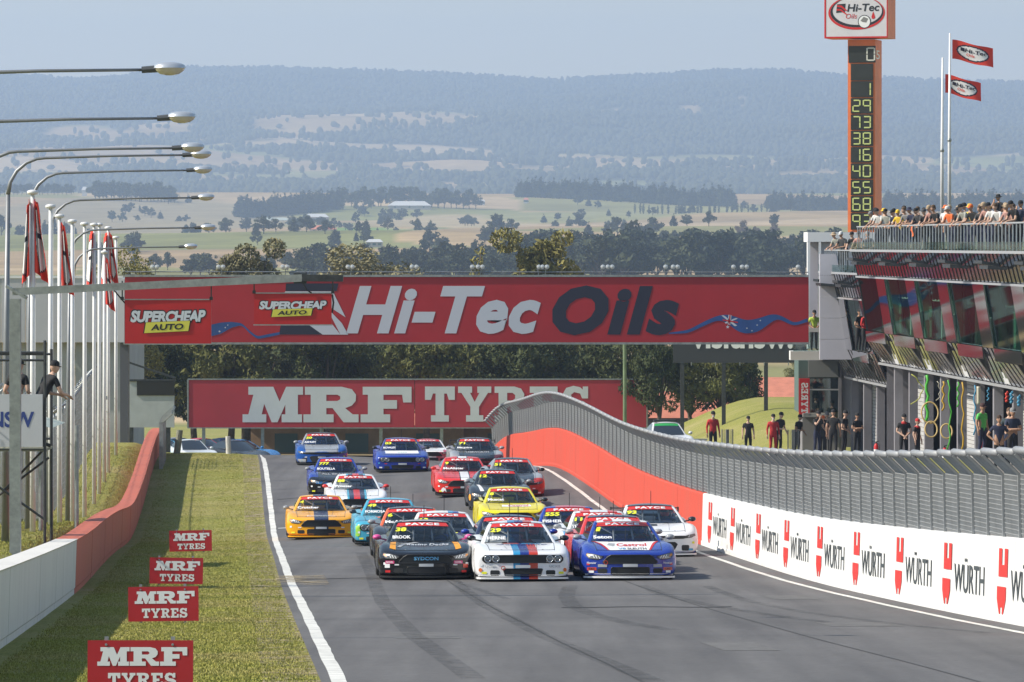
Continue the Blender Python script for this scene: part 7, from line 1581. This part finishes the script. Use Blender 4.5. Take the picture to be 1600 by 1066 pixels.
for (x, yt, yb, d, tm, h0, lm, lab, nm, w_) in ((385, 377, 700, 372, GT[0], 12, gum_leaf, 'sparse gum tree rising above the bridge left of centre', 'gum_tree', .95), (552, 386, 700, 380, BT[0], 12.5, gum_leaf, 'broad rounded olive tree rising above the bridge banner lettering', 'broad_tree', 1.5), (750, 380, 700, 372, CT[1], 12, sunny, 'narrow dark conifer rising above the middle of the bridge', 'conifer', .8), (845, 376, 700, 370, CT[0], 12.5, sunny, 'yellow-green bushy tree rising above the bridge right of the conifer', 'broad_tree', 1.05),
                                          (180, 400, 690, 330, BT[1], 12.5, sunny, 'olive tree behind the flagpoles and warehouse roof', 'broad_tree', .95), (1248, 560, 640, 420, BT[1], 12.5, near_olive, 'small green bush beside the red roof on the right', 'broad_tree', 1.0)):
    plant(tm, x, yt, yb, d, h0, lab, lm, 'trees around the bridge', nm, w_)
# far trees on the plain
far_dark = leaf_mat('far_pine_leaf', (.018, .028, .016), (.04, .05, .025), .05); far_mid = leaf_mat('far_tree_leaf', (.03, .042, .02), (.06, .068, .03), .05); far_brown = leaf_mat('far_brown_leaf', (.10, .075, .05), (.15, .11, .07), .05)
RT = [make_tree('round', 200 + k, 12, 11, 1100, .6) for k in range(4)]; PT_ = [make_tree('pine', 210 + k, 14, 6.5, 700, .55) for k in range(3)]; PO_ = [make_tree('poplar', 220, 12, 3.2, 350, .4)]
def far_tree(tm, px, d, Hm, label, lm, group, name, wsc=1.0):
    X = (px - 800) / F * d; z = float(hill_z(np.array([X]), np.array([d]))[0])
    o = empty(name, (X, d, z - .3), (0, 0, random.uniform(0, 6.28)), label, 'tree', group); s = Hm / {'pine_tree': 14.0}.get(name, 12.0); o.scale = (s * wsc, s * wsc, s)
    link('trunk', tm[0], bark, o); link('crown', tm[1], lm, o)
def row(n, x0, x1, d0, d1, hm, kind, label, group, lm=far_dark, jit=4):
    for i in range(n):
        t_ = (i + random.uniform(-.3, .3)) / max(1, n - 1); T = {'pine_tree': PT_, 'round_tree': RT, 'poplar': PO_}[kind]
        far_tree(T[i % len(T)], x0 + (x1 - x0) * t_ + random.uniform(-jit, jit) * .3, d0 + (d1 - d0) * t_ + random.uniform(-15, 15), hm * random.uniform(.8, 1.15), label, lm if i % 7 else far_mid, group, kind, random.uniform(.9, 1.25))
row(60, 372, 530, 4350, 4500, 16, 'pine_tree', 'pine in the dense windbreak left of centre on the distant rise', 'distant windbreak pines left of centre')
row(74, 810, 1145, 4900, 4700, 17, 'pine_tree', 'pine in the long windbreak along the distant rise right of centre', 'distant windbreak pines right of centre')
row(26, 990, 1215, 4450, 4200, 9, 'poplar', 'small pale poplar in the planted row below the right windbreak', 'distant planted row', far_mid)
row(26, 1200, 1320, 4600, 4500, 15, 'pine_tree', 'pine in the short windbreak left of the timing tower', 'distant windbreak pines beside the tower')
row(50, 1385, 1640, 4300, 4200, 17, 'pine_tree', 'pine in the windbreak behind the roof crowd', 'distant windbreak pines behind the roof crowd')
row(20, 150, 265, 4700, 4700, 15, 'round_tree', 'round tree in the small wood on the distant left rise', 'small wood on the left rise', far_mid)
row(20, -20, 110, 4900, 4900, 9, 'round_tree', 'low tree in the hedge at the far left', 'hedge at the far left', far_mid)
row(22, 540, 745, 4600, 4550, 14, 'round_tree', 'mixed tree around the far farmhouse at mid picture', 'trees around the far farmhouse', far_mid)
row(10, 470, 545, 3700, 3500, 6, 'round_tree', 'shrub around the farm roofs above the gum tree', 'shrubs around the farm roofs', far_mid)
lone = 'first second third fourth fifth sixth seventh eighth ninth tenth eleventh twelfth thirteenth fourteenth fifteenth'.split()
LT_ = sorted(((82, 3300, 15, 'pine_tree', far_dark), (60, 3300, 10, 'pine_tree', far_dark), (52, 3200, 10, 'pine_tree', far_dark), (70, 3350, 11, 'pine_tree', far_dark), (30, 3250, 8, 'round_tree', far_dark), (2, 3200, 12, 'round_tree', far_dark), (40, 3260, 7, 'round_tree', far_dark), (101, 3150, 9, 'poplar', far_dark), (137, 3250, 6, 'round_tree', far_mid), (292, 3300, 8, 'round_tree', far_dark), (303, 3300, 9, 'round_tree', far_dark), (402, 2500, 6, 'round_tree', far_mid), (385, 3500, 10, 'round_tree', far_dark), (212, 2000, 5, 'round_tree', far_mid), (262, 1900, 6, 'round_tree', far_mid)), key=lambda q: q[0])
for q, (px, d, hm, k, lm) in enumerate(LT_):
    far_tree((RT if k == 'round_tree' else PT_ if k == 'pine_tree' else PO_)[q % len(RT if k == 'round_tree' else PT_ if k == 'pine_tree' else PO_)], px, d, hm, '%s lone dark tree from the left edge on the pale paddock' % lone[q], lm, 'lone trees on the left paddocks', k)
# woods below the right-hand paddock
clump = [(985, 1900, 15.5, .8), (745, 1950, 10, .85), (665, 2000, 9.5, .8), (805, 1950, 11.5, 1.0), (835, 1920, 12, 1.0), (880, 1850, 10, 1.1), (1045, 1900, 11, 1.0), (1075, 1920, 12, 1.1), (1105, 1950, 12, 1.0), (1240, 1950, 11, 1.0), (1262, 1950, 12, 1.2), (1290, 1980, 11.5, 1.2), (1322, 1960, 11, 1.1), (1180, 2050, 9, .9), (1150, 2050, 11, 1.1), (1130, 2100, 12, 1.0), (1210, 2060, 7, .8), (1000, 2050, 10, 1.2), (1020, 2000, 11, 1.1), (920, 1950, 9.5, 1.0), (950, 1960, 10, 1.1)]
for i, (px, d, hm, w_) in enumerate(clump): far_tree(RT[i % 4], px, d, hm, 'dark rounded tree in the loose wood below the right paddock', far_dark if i % 5 else far_mid, 'loose wood below the right paddock', 'round_tree', w_)
for i in range(150):
    px = random.uniform(470, 1330); d = random.uniform(1450, 1800); far_tree(RT[i % 4], px, d, random.uniform(8.5, 14) * (1.0 if px > 800 else .7), 'dark bushy tree in the continuous wood just above the bridge', far_dark if i % 4 else far_mid, 'continuous wood above the bridge', 'round_tree', random.uniform(.9, 1.3))
for i in range(14): far_tree(RT[i % 4], random.uniform(240, 480), random.uniform(1500, 2000), random.uniform(4, 7.5), 'small bushy tree on the low paddock above the left of the bridge', far_mid, 'bushes on the low left paddock', 'round_tree', 1.2)
for i in range(7): far_tree(RT[i % 4], (700, 745, 1160, 1180, 1210, 600, 1110)[i], (2000, 2000, 2600, 2500, 2600, 2100, 2000)[i], (8, 6, 8, 6, 7, 7, 9)[i], 'bare brown tree among the dark trees of the plain', far_brown, 'bare brown trees on the plain', 'round_tree', .9)
for i in range(9): far_tree(RT[i % 4], 1385 + 28 * i + random.uniform(-8, 8), random.uniform(2300, 3000), random.uniform(6, 10), 'dark tree on the paddock behind the roof crowd', far_dark, 'trees behind the roof crowd', 'round_tree', 1.3)
pk = 0
for i in range(130):
    d = random.uniform(1900, 4700); px = random.uniform(-20, 1320)
    if i % 3: px = pk + random.gauss(0, 16); d = pd_ + random.gauss(0, 60)
    pk, pd_ = px, max(1900, min(4700, d))
    far_tree((RT[i % 4] if i % 4 else PT_[i % 3]), px, pd_, random.uniform(4.5, 9.5), 'scattered tree or clump on the open paddocks of the plain', far_mid if i % 3 else far_dark, 'scattered trees on the paddocks', 'round_tree' if i % 4 else 'pine_tree', random.uniform(.9, 1.4))
# farm buildings
shed_w = mat('farm_roof', (.52, .52, .52), .5); shed_t = mat('farm_wall', (.40, .36, .32), .8); roof_red = mat('terracotta_roof', (.55, .20, .13), .75, nz=(2, .2)); brick_m = mat('tan_brick', (.34, .22, .13), .85, nz=(1.5, .25)); grey_wall = mat('grey_wall', (.22, .21, .24), .8)
def house(px, d, L_, W_, hw, hr, label, m_roof, m_wall, z=None, yaw=0, name='house', cat='house', win=3):
    X = (px - 800) / F * d; z = float(hill_z(np.array([X]), np.array([d]))[0]) if z is None else z
    r = empty(name, (X, d, z), (0, 0, yaw), label, cat)
    MB().box(-L_/2, L_/2, -W_/2, W_/2, -.5, hw).build('wall', m_wall, r); e = .4
    MB().add([(-L_/2 - e, -W_/2 - e, hw - .05), (L_/2 + e, -W_/2 - e, hw - .05), (L_/2 + e, W_/2 + e, hw - .05), (-L_/2 - e, W_/2 + e, hw - .05), (-L_/2 * .7, 0, hw + hr), (L_/2 * .7, 0, hw + hr)], [(0, 1, 5, 4), (2, 3, 4, 5), (1, 2, 5), (3, 0, 4), (0, 3, 2, 1)]).build('roof', m_roof, r)
    for k in range(win): x = -L_/2 + L_ * (k + .5) / win; w_ = MB().box(x - .7, x + .7, -W_/2 - .04, -W_/2 + .05, hw * .35, hw * .8).build('window', dkint, r)
    return r
house(640, 4500, 34, 14, 3, 3.5, 'long grey-roofed farmhouse on the distant rise left of mid picture', shed_w, shed_t); house(495, 4300, 18, 10, 3, 2.5, 'white-roofed farm shed beside the left windbreak', shed_w, shed_t); house(432, 4150, 20, 12, 2.5, 2, 'pale green-roofed shed below the left windbreak', mat('pale_green_roof', (.38, .42, .38), .6), shed_t); house(585, 2450, 7, 6, 2.2, 1.2, 'small white cottage in front of the green crop', shed_w, shed_t)
house(505, 3000, 14, 8, 2.5, 2, 'terracotta-roofed farmhouse above the gum tree', roof_red, shed_t); house(752, 4650, 6, 5, 3, 1.5, 'tiny white hut at the end of the farm trees', shed_w, shed_w); house(822, 4700, 4, 4, 3, 1.5, 'tiny pale hut before the right windbreak', roof_red, shed_w); house(132, 4850, 4, 4, 5, 3, 'small white church-like hut on the left rise', shed_w, shed_w, win=0)
house(560, 352, 13, 7, 2.6, 1.5, 'low tan building with terracotta roof glimpsed under the billboard', roof_red, brick_m, z=P(560, 727, 352).z); house(705, 356, 9, 6, 2.6, 1.6, 'second tan building with terracotta roof behind the last race car', roof_red, brick_m, z=P(700, 727, 356).z)
house(1226, 345, 9.0, 9, 2.0, 1.9, 'building with a broad red-orange roof behind the mound on the right', roof_red, grey_wall, z=P(1210, 690, 345).z, win=0); house(1050, 352, 6, 6, 2.2, 1.5, 'red-orange roof glimpsed between the dark trees on the right', roof_red, grey_wall, z=P(1050, 705, 352).z, win=0)
# small things in the pit lane
for i, (px, d) in enumerate(((1133, 236), (1140, 236), (1236, 241), (1243, 242))):
    b0 = on_ground(px, d); r = empty('barrier', b0, (0, 0, .3), 'grey steel crowd barrier %s the %s' % ('left of' if i % 2 == 0 else 'right of', 'red jacket marshal' if i < 2 else 'lone black-capped person'), 'barrier', 'crowd barriers at the grass edge')
    MB().tube([(-.14, 0, 0), (-.14, 0, 1.1), (.14, 0, 1.1), (.14, 0, 0)], .025, 6).build('frame', galv, r); mb = MB(); [mb.bar((-.09 + .06 * k, 0, .1), (-.09 + .06 * k, 0, 1.08), .015) for k in range(4)]; mb.build('bars', galv, r)
for i, (px, d, s) in enumerate(((1228, 240, 1.2), (1262, 238, 1.0), (1240, 239, .8))):
    b0 = on_ground(px, d); bm = bmesh.new(); bmesh.ops.create_icosphere(bm, subdivisions=3, radius=1)
    for v in bm.verts: v.co = Vector((v.co.x * .7 * s, v.co.y * .4 * s, max(-.02, v.co.z * .17 * s + .05 * noise.noise(v.co * 2.5 + Vector((i, 0, 0))))))
    me = bpy.data.meshes.new('sandbag'); bm.to_mesh(me); bm.free(); me.polygons.foreach_set('use_smooth', [True] * len(me.polygons)); tag(link('sandbag', me, cloth((.62, .6, .55)), None, b0), '%s slumped white sandbag beside the barrier' % ('large', 'medium', 'small')[i], 'sandbag', 'sandbags at the grass edge')
def extinguisher(px, d, lab):
    b0 = on_ground(px, d); r = empty('fire_extinguisher', b0, (0, 0, 0), lab, 'extinguisher', 'fire extinguishers in the pits')
    MB().lathe([(0, .02), (.085, .02), (.09, .06), (.09, .46), (.06, .53), (.03, .56), (0, .56)], n=12).build('cylinder_body', red_print, r, True); MB().lathe([(.03, .56), (.03, .62), (0, .62)], n=8).bar((-.02, 0, .62), (.12, 0, .66), .03).build('valve', black_m, r); MB().tube([(.03, -.02, .58), (.13, -.03, .5), (.12, -.05, .25)], .012, 6).build('hose', black_m, r); MB().lathe([(.092, .2), (.092, .33)], n=12).build('label_band', white_print, r)
extinguisher(1369, 226, 'red fire extinguisher before the grey pillar'); extinguisher(1476, 205, 'red fire extinguisher low between hoses and pillar'); extinguisher(1533, 190, 'red fire extinguisher by the person in green')
# ------------------------------------------------------------------ air
mb = MB().box(-9000, 9000, -60, 15600, -40, 620); hz = mb.build('haze', None); hz['kind'] = 'stuff'; hz['label'] = 'pale blue haze filling the valley air'; hz['category'] = 'haze'
vm = bpy.data.materials.new('haze_air'); vm.use_nodes = True; t = vm.node_tree; t.nodes.clear(); out = t.nodes.new('ShaderNodeOutputMaterial'); pv = t.nodes.new('ShaderNodeVolumePrincipled')
pv.inputs['Color'].default_value = (.54, .70, 1.0, 1); pv.inputs['Density'].default_value = HAZE; pv.inputs['Anisotropy'].default_value = .25; t.links.new(pv.outputs[0], out.inputs['Volume'])
hz.data.materials.append(vm)
